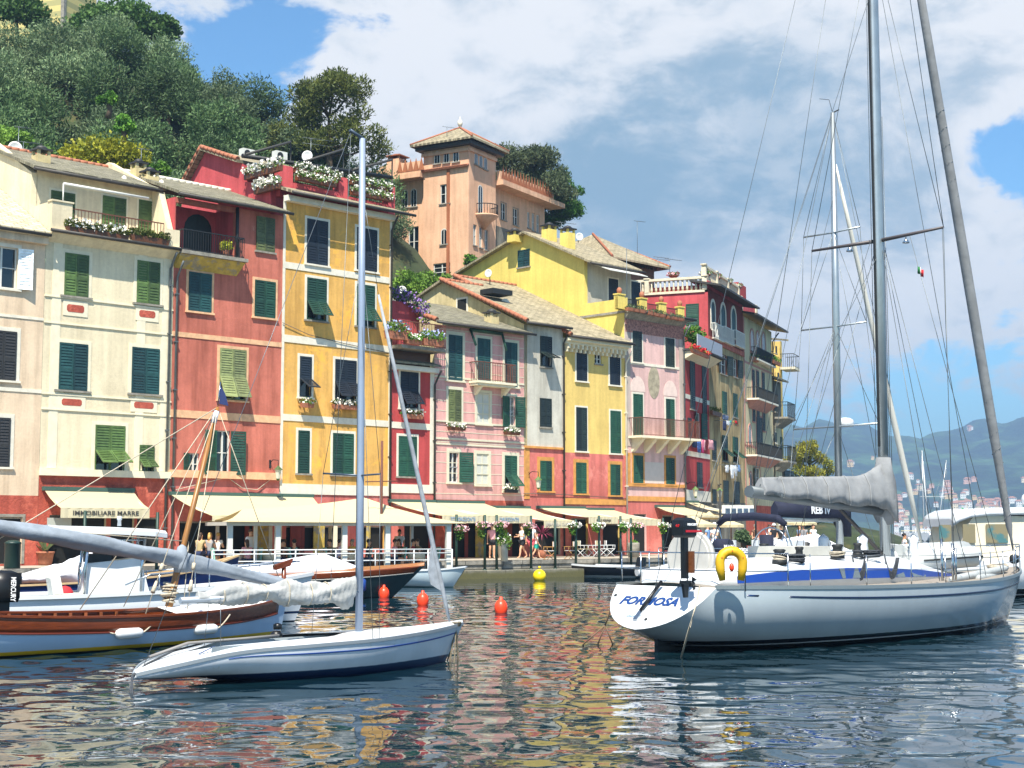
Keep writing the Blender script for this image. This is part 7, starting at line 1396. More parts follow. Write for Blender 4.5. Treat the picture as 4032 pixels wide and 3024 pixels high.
for x in (px_[0] + .5, 3.4, 6.2, px_[-1]): MB().box(x - .07, 4.9, FL, x + .07, 5.04, zb0).build('post', WHITE, E)
x = ft.px('f', 235, 700, 1, .9).x; MB().box(x - .07, .85, FL, x + .07, 1.0, zb0).build('post', WHITE, E)
mb = MB(); mb.box(px_[0] - .15, -.07, zb0, px_[-1] + .15, .07, zb1); mb.build('beam', WHITE, E)
MB().box(px_[0] - .05, .075, zb0 + .01, px_[0] + .07, 5.0, zb1 - .01).build('beam', WHITE, E); MB().box(px_[-1] - .06, .075, zb0 + .01, px_[-1] + .06, 5.0, zb1 - .01).build('beam', WHITE, E)
zs = [ft.px('f', 700, y, 1, -.2).z for y in (808, 842, 905)]; mb = MB(); xa, xb = ft.px('c', 1850, 800, 1, -.2).x, ft.px('f', 1945, 830, 1, -.2).x
for z in zs: mb.tube([(xa, -.2, z), (xb, -.2, z)], .03, 6)
n = 12
for k in range(n + 1): x = xa + (xb - xa) * k / n; mb.tube([(x, -.2, FL - .15), (x, -.2, zs[0])], .026, 6)
mb.tube([(xb, -.2, zs[0]), (xb, -.2, -.3)], .04, 6); mb.tube([(xb - 1.1, -.2, zs[0]), (xb - 1.1, -.2, -.3)], .04, 6); mb.tube([(xb - 1.2, -.2, FL - .25), (xb + .1, -.2, FL - .25)], .03, 6); mb.build('railing', WMETAL, E)
p = ft.px('f', 1910, 1030, 1, -.25); MB().box(p.x - .25, -.35, p.z - .2, p.x + .22, -.15, p.z + .16).build('electric_box', IRON, E)
def edge_pt(c, x, y, off_=.14):
    d = ray(*PX(c, x, y)); s_ = d.x / d.y
    for p, q in zip(EDGE, EDGE[1:]):
        # X = s*Y on the edge line
        t = Vector(q) - Vector(p); o = Vector((t.y, -t.x)).normalized() * off_; P = Vector(p) + o; den = t.x - s_ * t.y
        if abs(den) < 1e-6: continue
        f = (s_ * P.y - P.x) / den
        if -.001 <= f <= 1.001: return P + t * f
POSTM = pbr('green_post', '#17392f', .5, var=.1); k = 0
POSTS = [(('c', 735, 700), ('c', 735, 465)), (('c', 1368, 700), ('c', 1368, 480))] + [(('m', x, 650), ('m', x, y)) for x, y in ((215, 388), (462, 392), (565, 392), (865, 398), (1075, 428), (1255, 432), (1457, 398), (1645, 402), (1735, 420), (2015, 418))]
PT = []
WHERE = ['before the estate shop door', 'at the right end of the estate shop', 'right beside the white pavilion', 'second from the pavilion', 'third from the pavilion', 'beside the strolling couple', 'left of the director chairs', 'by the stern of the white house awning', 'before the yellow house arcade', 'at the joint of the last two awnings', 'right after the awning joint', 'behind the stern of the big yacht']
for (c, t), wh in zip(POSTS, WHERE):
    p = edge_pt(*c); h_ = at_y(*t, p.y).z; mb = MB(); mb.tube([(0, 0, .3), (0, 0, h_)], .062, 8); mb.lathe([(.1, .3), (.1, .42)], (0, 0, 0), 8); one(mb, 'awning_post', POSTM, (p.x, p.y, 0), 0, 'dark green iron post at the quay edge ' + wh, 'post', 'green posts along the quay'); PT.append((p, h_))
BASK = [(0, 'm', 245, 495, 610, 'pink', 2), (1, 'm', 432, 455, 605, 'pink', 3), (2, 'm', 592, 465, 540, 'pink', 4), (3, 'm', 832, 470, 580, 'pink', 5), (4, 'm', 1228, 465, 570, 'white', 7), (5, 'm', 1432, 475, 545, 'white', 8), (6, 'm', 1668, 470, 550, 'white', 9), (7, 'm', 1772, 470, 560, 'pink', 10), (8, 'm', 2012, 470, 555, 'white', 11)]
for k, c, x, y0, y1, col, pi in BASK:
    p, _ = PT[pi]; a, b_ = at_y(c, x, y0, p.y - .15), at_y(c, x, y1, p.y - .15); e = thing('hanging_basket', (a.x, p.y - .15, b_.z), 0, f"basket of {col} flowers on the green post " + WHERE[pi], 'flower basket', 'hanging flower baskets'); H = a.z - b_.z
    leaves(MB(), [(0, 0, H * .74, .26, .26, .18), (0, 0, H * .4, .19, .19, H * .42)], 460, .10, 1.5, -.3, k).build('foliage', LF['vine' if k in (1, 3, 5, 8) else 'shrub'], e); leaves(MB(), [(.1, 0, H * .86, .34, .3, .16)], 130, .085, 1.1, .1, k + 50, 0, .9).build('flowers', FLW[col], e); MB().lathe([(.1, H * .5), (.2, H * .72), (.2, H * .74)], (0, 0, 0), 8).build('pot', TERRA, e)
# ---------------------------------------------------------------- people
SKIN = [pbr('skin_' + str(i), c, .6) for i, c in enumerate(('#d9a583', '#c68d68', '#b07a58'))]; HAIR = {k: pbr('hair_' + k, v, .6) for k, v in dict(brown='#3a2618', black='#17120f', blond='#b8934f', grey='#8d8780').items()}
CL = {k: pbr('cloth_' + k, v, .85) for k, v in dict(pink='#e2a0a4', black='#1b1b20', white='#e2e2e2', coral='#e05a66', teal='#1fae9c', navy='#232f52', blue='#7f9fc8', olive='#6d6443', grey='#8a8a8c', orange='#ee5a24', yellow='#d6b45a', brown='#6a4a3a', lilac='#c0b8d6', red='#8c2430', khaki='#a2926a', straw='#d8c48a').items()}
def skinned(verts, edges, root, mods=1):
    me = bpy.data.meshes.new('tmp'); me.from_pydata([v[0] for v in verts], edges, []); o = bpy.data.objects.new('tmp', me); COL.objects.link(o)
    m = o.modifiers.new('s', 'SKIN'); m.use_smooth_shade = True
    for i, v in enumerate(verts):
        d = me.skin_vertices[0].data[i]; r_ = v[1]; d.radius = r_ if isinstance(r_, tuple) else (r_, r_); d.use_root = i == root
    if mods: s = o.modifiers.new('u', 'SUBSURF'); s.levels = s.render_levels = mods
    dg = bpy.context.evaluated_depsgraph_get(); dg.update(); r_ = bpy.data.meshes.new_from_object(o.evaluated_get(dg)); bpy.data.objects.remove(o); bpy.data.meshes.remove(me); return r_
def person(label, loc, yaw, pose, shirt, legs, hair='brown', skin=0, h=1.72, hat=None, long=False, bag=None, arms=None, group=None):
    """pose: stand, walk or sit; faces -y before yaw"""
    rg = random.Random(label); k = h / 1.72; e = thing('person', loc, yaw, label, 'person', group); sit = pose == 'sit'; st = .16 if pose == 'walk' else .03
    zp = .52 if sit else .95; V = {}; lean = .04 if sit else .0
    V['pel'] = ((0, 0, zp), (.135, .105)); V['sp'] = ((0, .01, zp + .2), (.115, .085)); V['ch'] = ((0, 0 - lean, zp + .42), (.15, .1)); V['nk'] = ((0, -.01 - lean, zp + .55), .055); V['hb'] = ((0, -.025 - lean, zp + .64), (.075, .085)); V['hd'] = ((0, -.02 - lean, zp + .74), (.082, .098)); V['ht'] = ((0, -.01 - lean, zp + .81), (.06, .07)); V['no'] = ((0, -.125 - lean, zp + .695), .014)
    E_ = [('pel', 'sp'), ('sp', 'ch'), ('ch', 'nk'), ('nk', 'hb'), ('hb', 'hd'), ('hd', 'ht'), ('hb', 'no')]
    hands = []
    for s, sx in (('l', 1), ('r', -1)):
        sw = sx * st
        if sit: kn, an, to = (sx * .13, -.42, zp - .02), (sx * .14, -.40, .08), (sx * .14, -.56, .03)
        else: kn, an, to = (sx * .1, -sw * 1.0 - .03, .5), (sx * .1, -sw * 1.5 + (.1 if sw < 0 else 0), .09 + (.05 if sw < -.1 else 0)), (sx * .11, -sw * 1.5 - .15 + (.08 if sw < 0 else 0), .03)
        if arms == 'front' or sit: el, wr = (sx * .24, -.1, zp + .2), (sx * .14, -.32, zp + .24 + .04 * sx)
        elif arms == 'up' and sx > 0: el, wr = (sx * .27, -.12, zp + .3), (sx * .16, -.2, zp + .55)
        else: el, wr = (sx * .235, .03 + sw * .4, zp + .17), (sx * .25, -.05 + sw * .9, zp - .06)
        V['h' + s] = ((sx * .09, 0, zp - .05), .095); V['k' + s] = (kn, .06); V['c' + s] = (tuple(a * .6 + b_ * .4 + c for a, b_, c in zip(kn, an, (0, .02, 0))), .058); V['a' + s] = (an, .038); V['t' + s] = (to, .03)
        V['s' + s] = ((sx * .185, .0 - lean, zp + .46), .062); V['e' + s] = (el, .043); V['w' + s] = (wr, .03); d = (Vector(wr) - Vector(el)).normalized(); pm_ = Vector(wr) + d * .06; V['p' + s] = (tuple(pm_), (.036, .02)); hands.append((pm_, d, sx))
        E_ += [('pel', 'h' + s), ('h' + s, 'k' + s), ('k' + s, 'c' + s), ('c' + s, 'a' + s), ('a' + s, 't' + s), ('ch', 's' + s), ('s' + s, 'e' + s), ('e' + s, 'w' + s), ('w' + s, 'p' + s)]
    def mesh(keys, grow, name, mat, root, mod=None):
        ks = [q for q in keys]; ix = {q: i for i, q in enumerate(ks)}; vs = []
        for q in ks:
            c, r_ = (mod or {}).get(q, V[q]); r_ = r_ if isinstance(r_, tuple) else (r_, r_); vs.append((tuple(x * k for x in c), tuple((x + grow) * k for x in r_)))
        me = skinned(vs, [(ix[a], ix[b_]) for a, b_ in E_ if a in ix and b_ in ix], ix[root]); me.name = name; me.materials.append(mat); o = bpy.data.objects.new(name, me); COL.objects.link(o); o.parent = e; return o
    body = mesh(list(V), 0, 'body', SKIN[skin], 'pel')
    bm = bmesh.new(); bm.from_mesh(body.data)
    fm = MB()
    for pm_, d, sx in hands:
        side = d.cross(Vector((0, 1, 0))); side = side.normalized() if side.length > .1 else Vector((1, 0, 0))
        for q, ln in zip((-.027, -.009, .009, .027), (.07, .08, .075, .06)): b0 = pm_ + side * q + d * .02; fm.tube([b0 * k, (b0 + d * ln * .55) * k, (b0 + d * ln + Vector((0, -.015, -.01))) * k], [.009 * k, .008 * k, .006 * k], 5)
        b0 = pm_ - d * .02 + Vector((0, -.02, 0)); fm.tube([b0 * k, (b0 + d * .035 + Vector((0, -.035, 0))) * k], [.01 * k, .007 * k], 5)
    hz = V['hd'][0]
    for sx in (-1, 1): fm.ball((sx * .032 * k, (hz[1] - .092) * k, (hz[2] - .015) * k), .011 * k, 6, 1); fm.ball((sx * .088 * k, (hz[1] + .01) * k, (hz[2] - .03) * k), .022 * k, 6, 0, (.5, 1, 1.4))
    fm.box(-.022 * k, (hz[1] - .1) * k, (hz[2] - .078) * k, .022 * k, (hz[1] - .09) * k, (hz[2] - .07) * k, 1)
    vv = [bm.verts.new(p) for p in fm.v]; bm.faces.ensure_lookup_table()
    for f, mi in zip(fm.f, fm.mi):
        try: q = bm.faces.new([vv[i] for i in f]); q.material_index = mi; q.smooth = True
        except ValueError: pass
    bm.to_mesh(body.data); bm.free(); body.data.materials.append(HAIR['black'])
    half = {q + s: (tuple(a * .5 + b_ * .5 for a, b_ in zip(V['s' + s][0], V['e' + s][0])), .052) for q in 'e' for s in 'lr'}
    half['nk'] = ((0, -.01 - lean, zp + .5), .062); half['ch'] = (V['ch'][0], (.155, .115)); half['pel'] = ((0, 0, zp + .02), (.14, .11)); mesh(['pel', 'sp', 'ch', 'nk', 'sl', 'sr', 'el', 'er'], .03, 'shirt', CL[shirt], 'sp', half)
    hk = {} if long else {'k' + s: (tuple(a * .35 + b_ * .65 for a, b_ in zip(V['h' + s][0], V['k' + s][0])), .075) for s in 'lr'}
    mesh(['pel', 'hl', 'hr', 'kl', 'kr'] + (['cl', 'cr', 'al', 'ar'] if long else []), .024, 'trousers' if long else 'shorts', CL[legs], 'pel', hk)
    hm = MB(); hm.ball((0, (hz[1] + .018) * k, (hz[2] + .02) * k), .1 * k, 10, 0, (.95, 1.05, 1.0))
    if hair in ('brown', 'blond') and rg.random() < .6: hm.tube([(0, (hz[1] + .06) * k, hz[2] * k), (0, (hz[1] + .09) * k, (hz[2] - .16) * k), (0, (hz[1] + .08) * k, (hz[2] - .26) * k)], [.075 * k, .07 * k, .03 * k], 8)
    hm.build('hair', HAIR[hair], e)
    if hat: q = MB(); q.lathe([(.19, .02), (.18, .035), (.1, .04), (.092, .12), (.06, .15), (.01, .155)], (0, hz[1] * k, (hz[2] + .03) * k), 14); q.build('hat', CL[hat], e)
    if bag: q = MB(); q.ball((0, .19 * k, (zp + .3) * k), .17 * k, 10, 0, (1, .6, 1.3)); q.build('backpack', CL[bag], e)
    return e
def spot(c, x, y, z=ZQ): p = at_z(c, x, y, z); return (p.x, p.y, z)
person('woman in a pink shirt and black shorts standing behind the green posts', spot('m', 525, 772), R(10), 'stand', 'pink', 'black', 'brown')
person('woman in a white top and dark shorts strolling along the quay', spot('m', 790, 772), R(-60), 'walk', 'white', 'black', 'brown', 0, 1.68, arms='front'); person('stroller in a white shirt and coral trousers with a navy backpack', spot('m', 868, 778), R(150), 'walk', 'white', 'coral', 'grey', 0, 1.75, None, False, 'navy')
person('child in teal shorts walking beside the coral trousers', spot('m', 912, 772), R(100), 'walk', 'white', 'teal', 'brown', 0, 1.3)
TS = lambda c, x, y: ft.px(c, x, y, 1, 1.3)
DIN = [(190, 1.9, 'stand', 'white', 'waiter in a white shirt standing at the left end of the pavilion', 'brown', 30), (165, .9, 'sit', 'pink', 'diner in pale pink with her back to the water at the left of the pavilion', 'brown', 200), (455, 1.6, 'sit', 'brown', 'seated diner in brown by the second pavilion post', 'black', 90), (495, 2.2, 'sit', 'grey', 'seated diner in grey facing the one in brown', 'brown', -90), (575, 1.4, 'sit', 'black', 'dark haired diner in black under the middle of the canopy', 'black', 180),
       (890, 1.5, 'sit', 'olive', 'diner in olive in the middle of the pavilion', 'brown', -80), (958, 1.1, 'sit', 'lilac', 'diner in a pale lilac shirt beside the third pavilion post', 'black', 100), (1085, 1.6, 'sit', 'yellow', 'diner in yellow half hidden by the sloop mast', 'grey', -70), (1212, 1.2, 'sit', 'black', 'woman in black with dark hair right of the sloop mast', 'black', 80), (1440, 1.2, 'sit', 'pink', 'diner in pink by the fourth pavilion post', 'brown', 60), (1490, 1.9, 'sit', 'brown', 'diner in brown behind the one in pink', 'brown', -60), (1600, 1.5, 'sit', 'red', 'diner in dark red near the right end of the pavilion', 'black', 70), (1655, 1.4, 'sit', 'olive', 'diner in dark green at the right end of the pavilion', 'brown', -80)]
for x, y, po, sh_, l_, hr, yw in DIN:
    p = ft.px('f', x, 740, 1, y); w_ = ft.w((p.x, y, FL)); person(l_, w_, ft.yaw + R(yw), po, sh_, 'navy', hr)
p = ft.px('f', 1488, 700, 1, 4.2); person('waiter in a white shirt standing at the back right of the pavilion', ft.w((p.x, 4.2, FL)), R(20), 'stand', 'white', 'navy', 'black', 1, long=True)
for x, l_, sh_, hr in ((1740, 'diner in beige at the left of the salmon house tables', 'khaki', 'brown'), (1822, 'child with fair hair at the salmon house tables', 'grey', 'blond'), (1892, 'woman with long fair hair at the salmon house tables', 'white', 'blond')):
    p = M1.px('c', x, 800, 1, -2.2); w_ = M1.w((p.x, -2.2, 0)); person(l_, w_, R(160), 'sit', sh_, 'navy', hr)
CRW = [(('n', 835), 'man with a beard in a white shirt behind the covered wheel of the big yacht', 'white', 'khaki', 'brown', None, 84, 20, 'front'), (('n', 950), 'man in a blue and white shirt and brown shorts facing left by the parasols', 'blue', 'brown', 'grey', None, 82, 60, None), (('n', 1018), 'woman in white with a pale hat by the parasols', 'white', 'blue', 'brown', 'white', 83, -40, 'front'),
       (('n', 1410), 'man in a brown shirt under the folded navy bimini', 'brown', 'grey', 'grey', None, 92, 30, None), (('n', 1548), 'woman in a white blouse right of the potted shrub', 'white', 'khaki', 'brown', None, 95, 80, 'up'), (('n', 1592), 'woman in a white hat and black vest in the piazza', 'black', 'white', 'brown', 'white', 93, 10, None), (('n', 1660), 'woman in a pale hat and black dress in the piazza', 'black', 'black', 'blond', 'white', 91, -30, None), (('n', 1700), 'man in white at the right of the hatted women', 'white', 'navy', 'brown', None, 96, 50, None),
       (('n', 1880), 'man in a grey shirt and straw hat past the bimini frame', 'grey', 'khaki', 'grey', 'straw', 94, -20, None), (('n', 1972), 'man in a white shirt and bright orange shorts at the end of the quay', 'white', 'orange', 'brown', None, 92, 30, None), (('o', 45), 'stroller in blue behind the straw hatted man', 'blue', 'navy', 'black', None, 98, -50, None)]
for (c, x), l_, sh_, lg, hr, hat, Y, yw, ar in CRW:
    p = at_y(c, x, 400, Y); person(l_, (p.x, Y, ZQ), R(yw), 'walk' if Y % 2 else 'stand', sh_, lg, hr, 0, 1.74, hat, arms=ar)
p = at_y('p', 1290, 1100, 74); person('person in a white shirt standing in a small boat out in the bay', (p.x, p.y, .35), R(90), 'stand', 'white', 'black', 'black', 1, 1.7, arms='front'); E = thing('rowing_boat', (p.x, p.y, 0), R(20), 'small dark boat carrying the person in the bay', 'rowing boat'); ST = smooth_st([(-1.6, -1.5, .5, .45, -.1), (0, 0, .62, .42, -.12), (1.6, 1.4, .03, .6, 0)], 5); hull_mb(ST, 6).build('hull', GEL, E); deck_mb(ST, .08, 0).build('floor', WOODB, E)
# ---------------------------------------------------------------- quay furniture
def dchair(name, label, cat, loc, yaw, wood, cloth, group=None):
    e = thing(name, loc, yaw, label, cat, group); mb = MB()
    for y in (-.24, .24): mb.tube([(-.26, y, .02), (.24, y, .46)], .018, 5); mb.tube([(.26, y, .02), (-.24, y, .46)], .018, 5); mb.tube([(.24, y, .46), (.24, y, .9)], .018, 5); mb.box(-.26, y - .03, .63, .27, y + .03, .66); mb.tube([(-.24, y, .46), (-.24, y, .63)], .016, 5)
    for x in (-.26, .26): mb.tube([(x, -.24, .03), (x, .24, .03)], .015, 5)
    mb.build('frame', wood, e); MB().box(-.24, -.24, .44, .24, .24, .46).build('seat', cloth, e); MB().box(.235, -.25, .66, .255, .25, .9).build('backrest', cloth, e); return e
LW = pbr('light_wood_frame', '#b08448', .5, var=.15); CWH = CL['white']; TEALC = pbr('teal_canvas', '#8fc0b4', .8)
for x, y, yw, w_, cl, l_ in ((1030, 785, 20, LW, CWH, 'wooden director chair with white canvas at the left of the row'), (1212, 782, 25, LW, CWH, 'wooden director chair with white canvas beside the dark doorway'), (1312, 762, 150, WMETAL, CANV, 'pale framed director chair with cream canvas beyond the dark doorway'), (1415, 762, 30, WMETAL, CANV, 'high backed cream director chair left of the little table'), (1480, 760, 200, WMETAL, CWH, 'white director chair in front of the little table'), (1550, 758, 190, WMETAL, CWH, 'white director chair at the right end of the row')):
    dchair('director_chair', l_, 'chair', spot('m', x, y), R(yw), w_, cl, 'director chairs on the quay')
for x, y, l_ in ((1410, 870, 'teal backed wooden chair left of the wooden mast'), (1540, 870, 'teal backed wooden chair hidden behind the mast cover'), (1700, 880, 'teal backed wooden chair nearest the pavilion'), (1815, 885, 'teal backed wooden chair by the white railing'), (1900, 880, 'teal backed wooden chair at the corner of the pavilion')):
    p = M1.px('c', x, y, 2, 0); w_ = M1.w((p.x, max(p.y, -3.6), 0)); dchair('cafe_chair', l_, 'chair', w_, R(60 + x % 50), VARN, TEALC, 'teal chairs outside the salmon house')
PLACE = ['left end', 'second table', 'middle left', 'middle right', 'fourth table', 'right end']
for k, x in enumerate((1.1, 2.6, 4.4, 6.0, 7.6, 9.2)):
    e = thing('restaurant_table', ft.w((x, 1.5, FL)), ft.yaw, f'restaurant table with a pale cloth under the canopy, {PLACE[k]} counted from the left', 'table', 'tables in the pavilion'); mb = MB(); mb.lathe([(.42, .45), (.40, .72), (.38, .74)], (0, 0, 0), 14); mb.build('tablecloth', CREAMW, e); MB().lathe([(.25, 0), (.05, .03), (.05, .7)], (0, 0, 0), 8).build('leg', IRON, e)
    for sx in (-1, 1):
        e = thing('restaurant_chair', ft.w((x + sx * .75, 1.45, FL)), ft.yaw + (0 if sx > 0 else math.pi), f'teal upholstered restaurant chair on the {"right" if sx > 0 else "left"} of the pavilion table, {PLACE[k]}', 'chair', 'chairs in the pavilion'); MB().box(-.22, -.24, .42, .24, .24, .5).build('seat', TEALC, e); MB().hexa([(.2, -.24, .5), (.27, -.24, .5), (.27, .24, .5), (.2, .24, .5)], [(.27, -.24, 1.0), (.33, -.24, 1.0), (.33, .24, 1.0), (.27, .24, 1.0)]).build('backrest', TEALC, e); mb = MB()
        for a in (-.2, .22):
            for c_ in (-.2, .2): mb.tube([(a, c_, 0), (a, c_, .43)], .02, 5)
        mb.build('legs', WOODB, e)
p = spot('c', 105, 975); mb = MB(); mb.lathe([(.28, 0), (.3, .05), (.3, .95), (.32, .97), (.3, 1.02), (.2, 1.08), (.05, 1.1)], (0, 0, 0), 16); one(mb, 'litter_bin', pbr('dark_green_bin', '#16302a', .5), p, 0, 'round dark green litter bin at the quay edge on the far left', 'bin')
def potted(name, label, cat, loc, pot, lobes, n, size, mat, asp=1.6, up=.3, fl=None, seed=0, pm=TERRA):
    e = thing(name, loc, 0, label, cat); MB().lathe(pot, (0, 0, 0), 14).build('pot', pm, e); leaves(MB(), lobes, n, size, asp, up, seed).build('foliage', LF[mat], e)
    if fl: leaves(MB(), lobes, fl[1], fl[2], 1.1, .1, seed + 9, 0, .95).build('flowers', FLW[fl[0]], e)
    return e
e = thing('agave_pot', spot('c', 390, 942), 0, 'terracotta pot with a spiky agave beside the estate shop', 'potted plant'); MB().lathe([(.26, 0), (.3, .1), (.36, .5), (.4, .5), (.4, .58), (.32, .58)], (0, 0, 0), 14).build('pot', TERRA, e); mb = MB(); rg = random.Random(2)
for k in range(14):
    a = k * 2.4; t = rg.uniform(.3, .95); L_ = rg.uniform(.6, .9); d = Vector((math.cos(a) * (1 - t * .6), math.sin(a) * (1 - t * .6), t)).normalized(); s_ = d.cross(Vector((0, 0, 1))).normalized() * .09; b0 = Vector((0, 0, .55)); m_ = b0 + d * L_ * .5; tip = b0 + d * L_ + Vector((math.cos(a) * .08, math.sin(a) * .08, -.05))
    mb.add([b0 - s_ * .6, b0 + s_ * .6, m_ + s_, tip, m_ - s_, b0 + Vector((0, 0, -.03)), m_ + Vector((0, 0, -.04))], [(0, 6, 4), (0, 1, 6), (1, 2, 6), (6, 2, 3), (4, 6, 3), (0, 4, 3, 2, 1)])
mb.build('leaves', pbr('agave_green', '#7d9468', .6, var=.2), e)
potted('stone_planter', 'white stone column planter with ivy and pale flowers on the quay', 'planter', spot('m', 632, 795), [(.17, 0), (.17, .85), (.19, .87), (.16, .89)], [(0, 0, 1.0, .35, .3, .35), (.15, 0, .8, .25, .2, .25)], 350, .13, 'vine', fl=('white', 60, .1), pm=WTRIM); potted('stone_planter', 'tall white planter standing behind the stone column planter', 'planter', spot('m', 612, 770), [(.18, 0), (.28, 1.0), (.3, 1.02), (.26, 1.04)], [(0, 0, 1.3, .35, .3, .3)], 200, .12, 'shrub', pm=WTRIM)
potted('stone_planter', 'grey stone planter beside the last green post', 'planter', spot('m', 1760, 765), [(.3, 0), (.32, .75), (.3, .8)], [(0, 0, .85, .2, .2, .1)], 60, .1, 'shrub', pm=STONE)
e = thing('cordyline', spot('m', 955, 770), 0, 'burgundy spiky leaved cordyline on a thin stem by the doorway', 'potted plant'); mb = MB(); mb.tube([(0, 0, 0), (.03, 0, 1.3)], [.05, .04], 6); mb.build('stem', BARK, e); MB().lathe([(.22, 0), (.28, .4), (.26, .42)], (0, 0, 0), 10).build('pot', TERRA, e); mb = MB()
for k in range(46):
    a = rg.uniform(0, 6.28); t = rg.uniform(-.3, 1.0); d = Vector((math.cos(a), math.sin(a), t)).normalized(); b0 = Vector((.03, 0, 1.3)); s_ = d.cross(Vector((0, 0, 1))).normalized() * .035; tip = b0 + d * .75 + Vector((0, 0, -.18 * (1 - t))); m_ = b0 + d * .4; mb.add([b0, m_ + s_, tip, m_ - s_], [(0, 1, 2, 3)])
mb.build('leaves', pbr('burgundy_leaves', '#7a2440', .6, var=.3), e)
treepx('potted_shrub', 'big grey green shrub standing between the parasols and the crowd', 'shrub', 'n', 1290, 300, 520, 190, 84, broad, mat='olive', seed=31, n=2600, size=.16, below=.2)
# parasols
for k, (c, xl, xr, yt, yb, Y, l_) in enumerate((('j', 818, 1290, 1420, 1512, 80, 'large white parasol behind the outboard motor of the big yacht'), ('j', 1290, 1552, 1465, 1515, 86, 'white parasol half hidden behind the navy bimini'), ('j', 1120, 1300, 1378, 1440, 92, 'small white parasol high under the weathered house'), ('p', 330, 620, 845, 895, 96, 'long white parasol roof over the piazza crowd'))):
    a, b_, t = at_y(c, xl, yb, Y), at_y(c, xr, yb, Y), at_y(c, (xl + xr) / 2, yt, Y); r_ = (b_.x - a.x) / 2; e = thing('parasol', ((a.x + b_.x) / 2, Y, ZQ), R(20), l_, 'parasol', 'white parasols'); z0, z1 = (a.z + b_.z) / 2 - ZQ, t.z - ZQ; mb = MB(); N = 8
    rings = [[(q * r_ * math.cos(6.283 * i / N), q * r_ * math.sin(6.283 * i / N), z1 + (z0 - z1) * q ** .8 - .0) for i in range(N)] for q in (.02, .35, .7, 1)]; mb.loft(rings + [[(x, y, z - .15) for x, y, z in rings[-1]]], True, False, 0, False); mb.build('canopy', CANT, e); mb = MB(); mb.tube([(0, 0, 0), (0, 0, z1)], .035, 6); mb.lathe([(.3, 0), (.3, .08), (.05, .1)], (0, 0, 0), 10); mb.build('pole', WOODB, e)
p = at_y('j', 1490, 1560, 86); e = thing('notice_board', (p.x, 86, ZQ), R(10), 'white notice board with small photos between two black poles', 'sign'); z0, z1 = at_y('j', 1490, 1405, 86).z - ZQ, at_y('j', 1490, 1325, 86).z - ZQ; MB().box(-.95, -.03, z0, .95, .03, z1).build('panel', WHITE, e); mb = MB()
for x in (-1.05, 1.05): mb.tube([(x, 0, 0), (x, 0, z1 + .9)], .06, 8)
mb.build('poles', IRON, e); mb = MB()
for q in range(5): x = -.75 + q * .36; mb.box(x, -.04, (z0 + z1) / 2 - .25, x + .28, -.031, (z0 + z1) / 2 + .05)
mb.build('photos', pbr('photo_prints', '#4a5a6c', .5, var=.6, vs=9), e)
p = M1.px('c', 515, 600, 1, -.05); mb = MB(); mb.box(-.55, -.03, -.35, .55, .02, .35); o = one(mb, 'shop_sign', pbr('grey_sign', '#aeb4ae', .5), M1.w(p), M1.yaw, 'grey rectangular sign hanging in the left shop window of the cream house', 'sign')
# ---------------------------------------------------------------- wall lanterns
def lantern(label, fr, c, x, y, x0, out=.9):
    p = fr.px(c, x, y, 1, -out); b0 = fr.px(c, x0, y - 60, 1, 0); e = thing('wall_lantern', fr.w((p.x, 0, p.z)), fr.yaw, label, 'lamp', 'wall lanterns on the houses'); mb = MB(); mb.tube([(b0.x - p.x, 0, .45), (b0.x - p.x, -.25, .6), (0, -out, .55), (0, -out, .25)], .02, 5); mb.box(b0.x - p.x - .05, -.03, .2, b0.x - p.x + .05, 0, .6); mb.build('bracket', IRON, e)
    mb = MB(); mb.lathe([(.1, -.32), (.17, .1)], (0, -out, 0), 6, 0, False); mb.build('glass', pbr('lantern_glass', '#c9c8b4', .15), e); mb = MB(); mb.lathe([(.24, .1), (.08, .24), (.03, .3)], (0, -out, 0), 6, 0, False); mb.lathe([(.04, -.42), (.11, -.32)], (0, -out, 0), 6, 0, False); mb.build('cap', SHM['l'], e)
lantern('green topped wall lantern between the salmon and ochre houses', M1, 'e', 432, 1345, 360); lantern('green topped wall lantern on the white house', M1, 'm', 928, 105, 845); lantern('wall lantern on the crimson house', M2, 'j', 1078, 1190, 990, .8); lantern('wall lantern on the weathered house', M2, 'j', 1312, 1200, 1295, .6)
# ---------------------------------------------------------------- roof antennas and dishes
def dish(label, c, x, y, r_, Y, yaw, down=1.2):
    p = at_y(c, x, y, Y); e = thing('satellite_dish', (p.x, p.y, p.z), R(yaw), label, 'satellite dish'); rr = r_ * CR[c][2] / FPX * Y; mb = MB(); rings = [[(q * rr * math.cos(a), -.25 * rr * (q * q) - .1, q * rr * math.sin(a)) for a in [6.283 * k / 18 for k in range(18)]] for q in (.03, .4, .75, 1)]; mb.loft(rings + [[(x_, y_ + .02, z_) for x_, y_, z_ in r2] for r2 in rings[::-1]], True, True); mb.build('bowl', pbr('dish_white', '#d6d8d6', .5, var=.05), e); mb = MB(); mb.tube([(0, .05, -down), (0, .05, 0)], .03, 5); mb.tube([(0, -.1, -rr * .9), (0, -rr * 1.1, -.1)], .015, 4); mb.build('mount', IRON, e)
dish('satellite dish on the roof at the far left edge', 'a', 128, 192, 62, 71, 25); dish('satellite dish on the flowered terrace of the ochre house', 'd', 692, 260, 50, 82, -10, 1.5); dish('satellite dish before the lemon gable', 'g', 945, 1277, 36, 94, -30, .8); dish('satellite dish on a post above the striped pink house', 'g', 1075, 1540, 42, 88, 20, 1.8); dish('small satellite dish on the narrow red house wall', 'd', 1512, 1425, 38, 84, 5, .8); dish('satellite dish by the chimneys of the lemon gable house', 'g', 1722, 960, 36, 100, 20, 1.2)
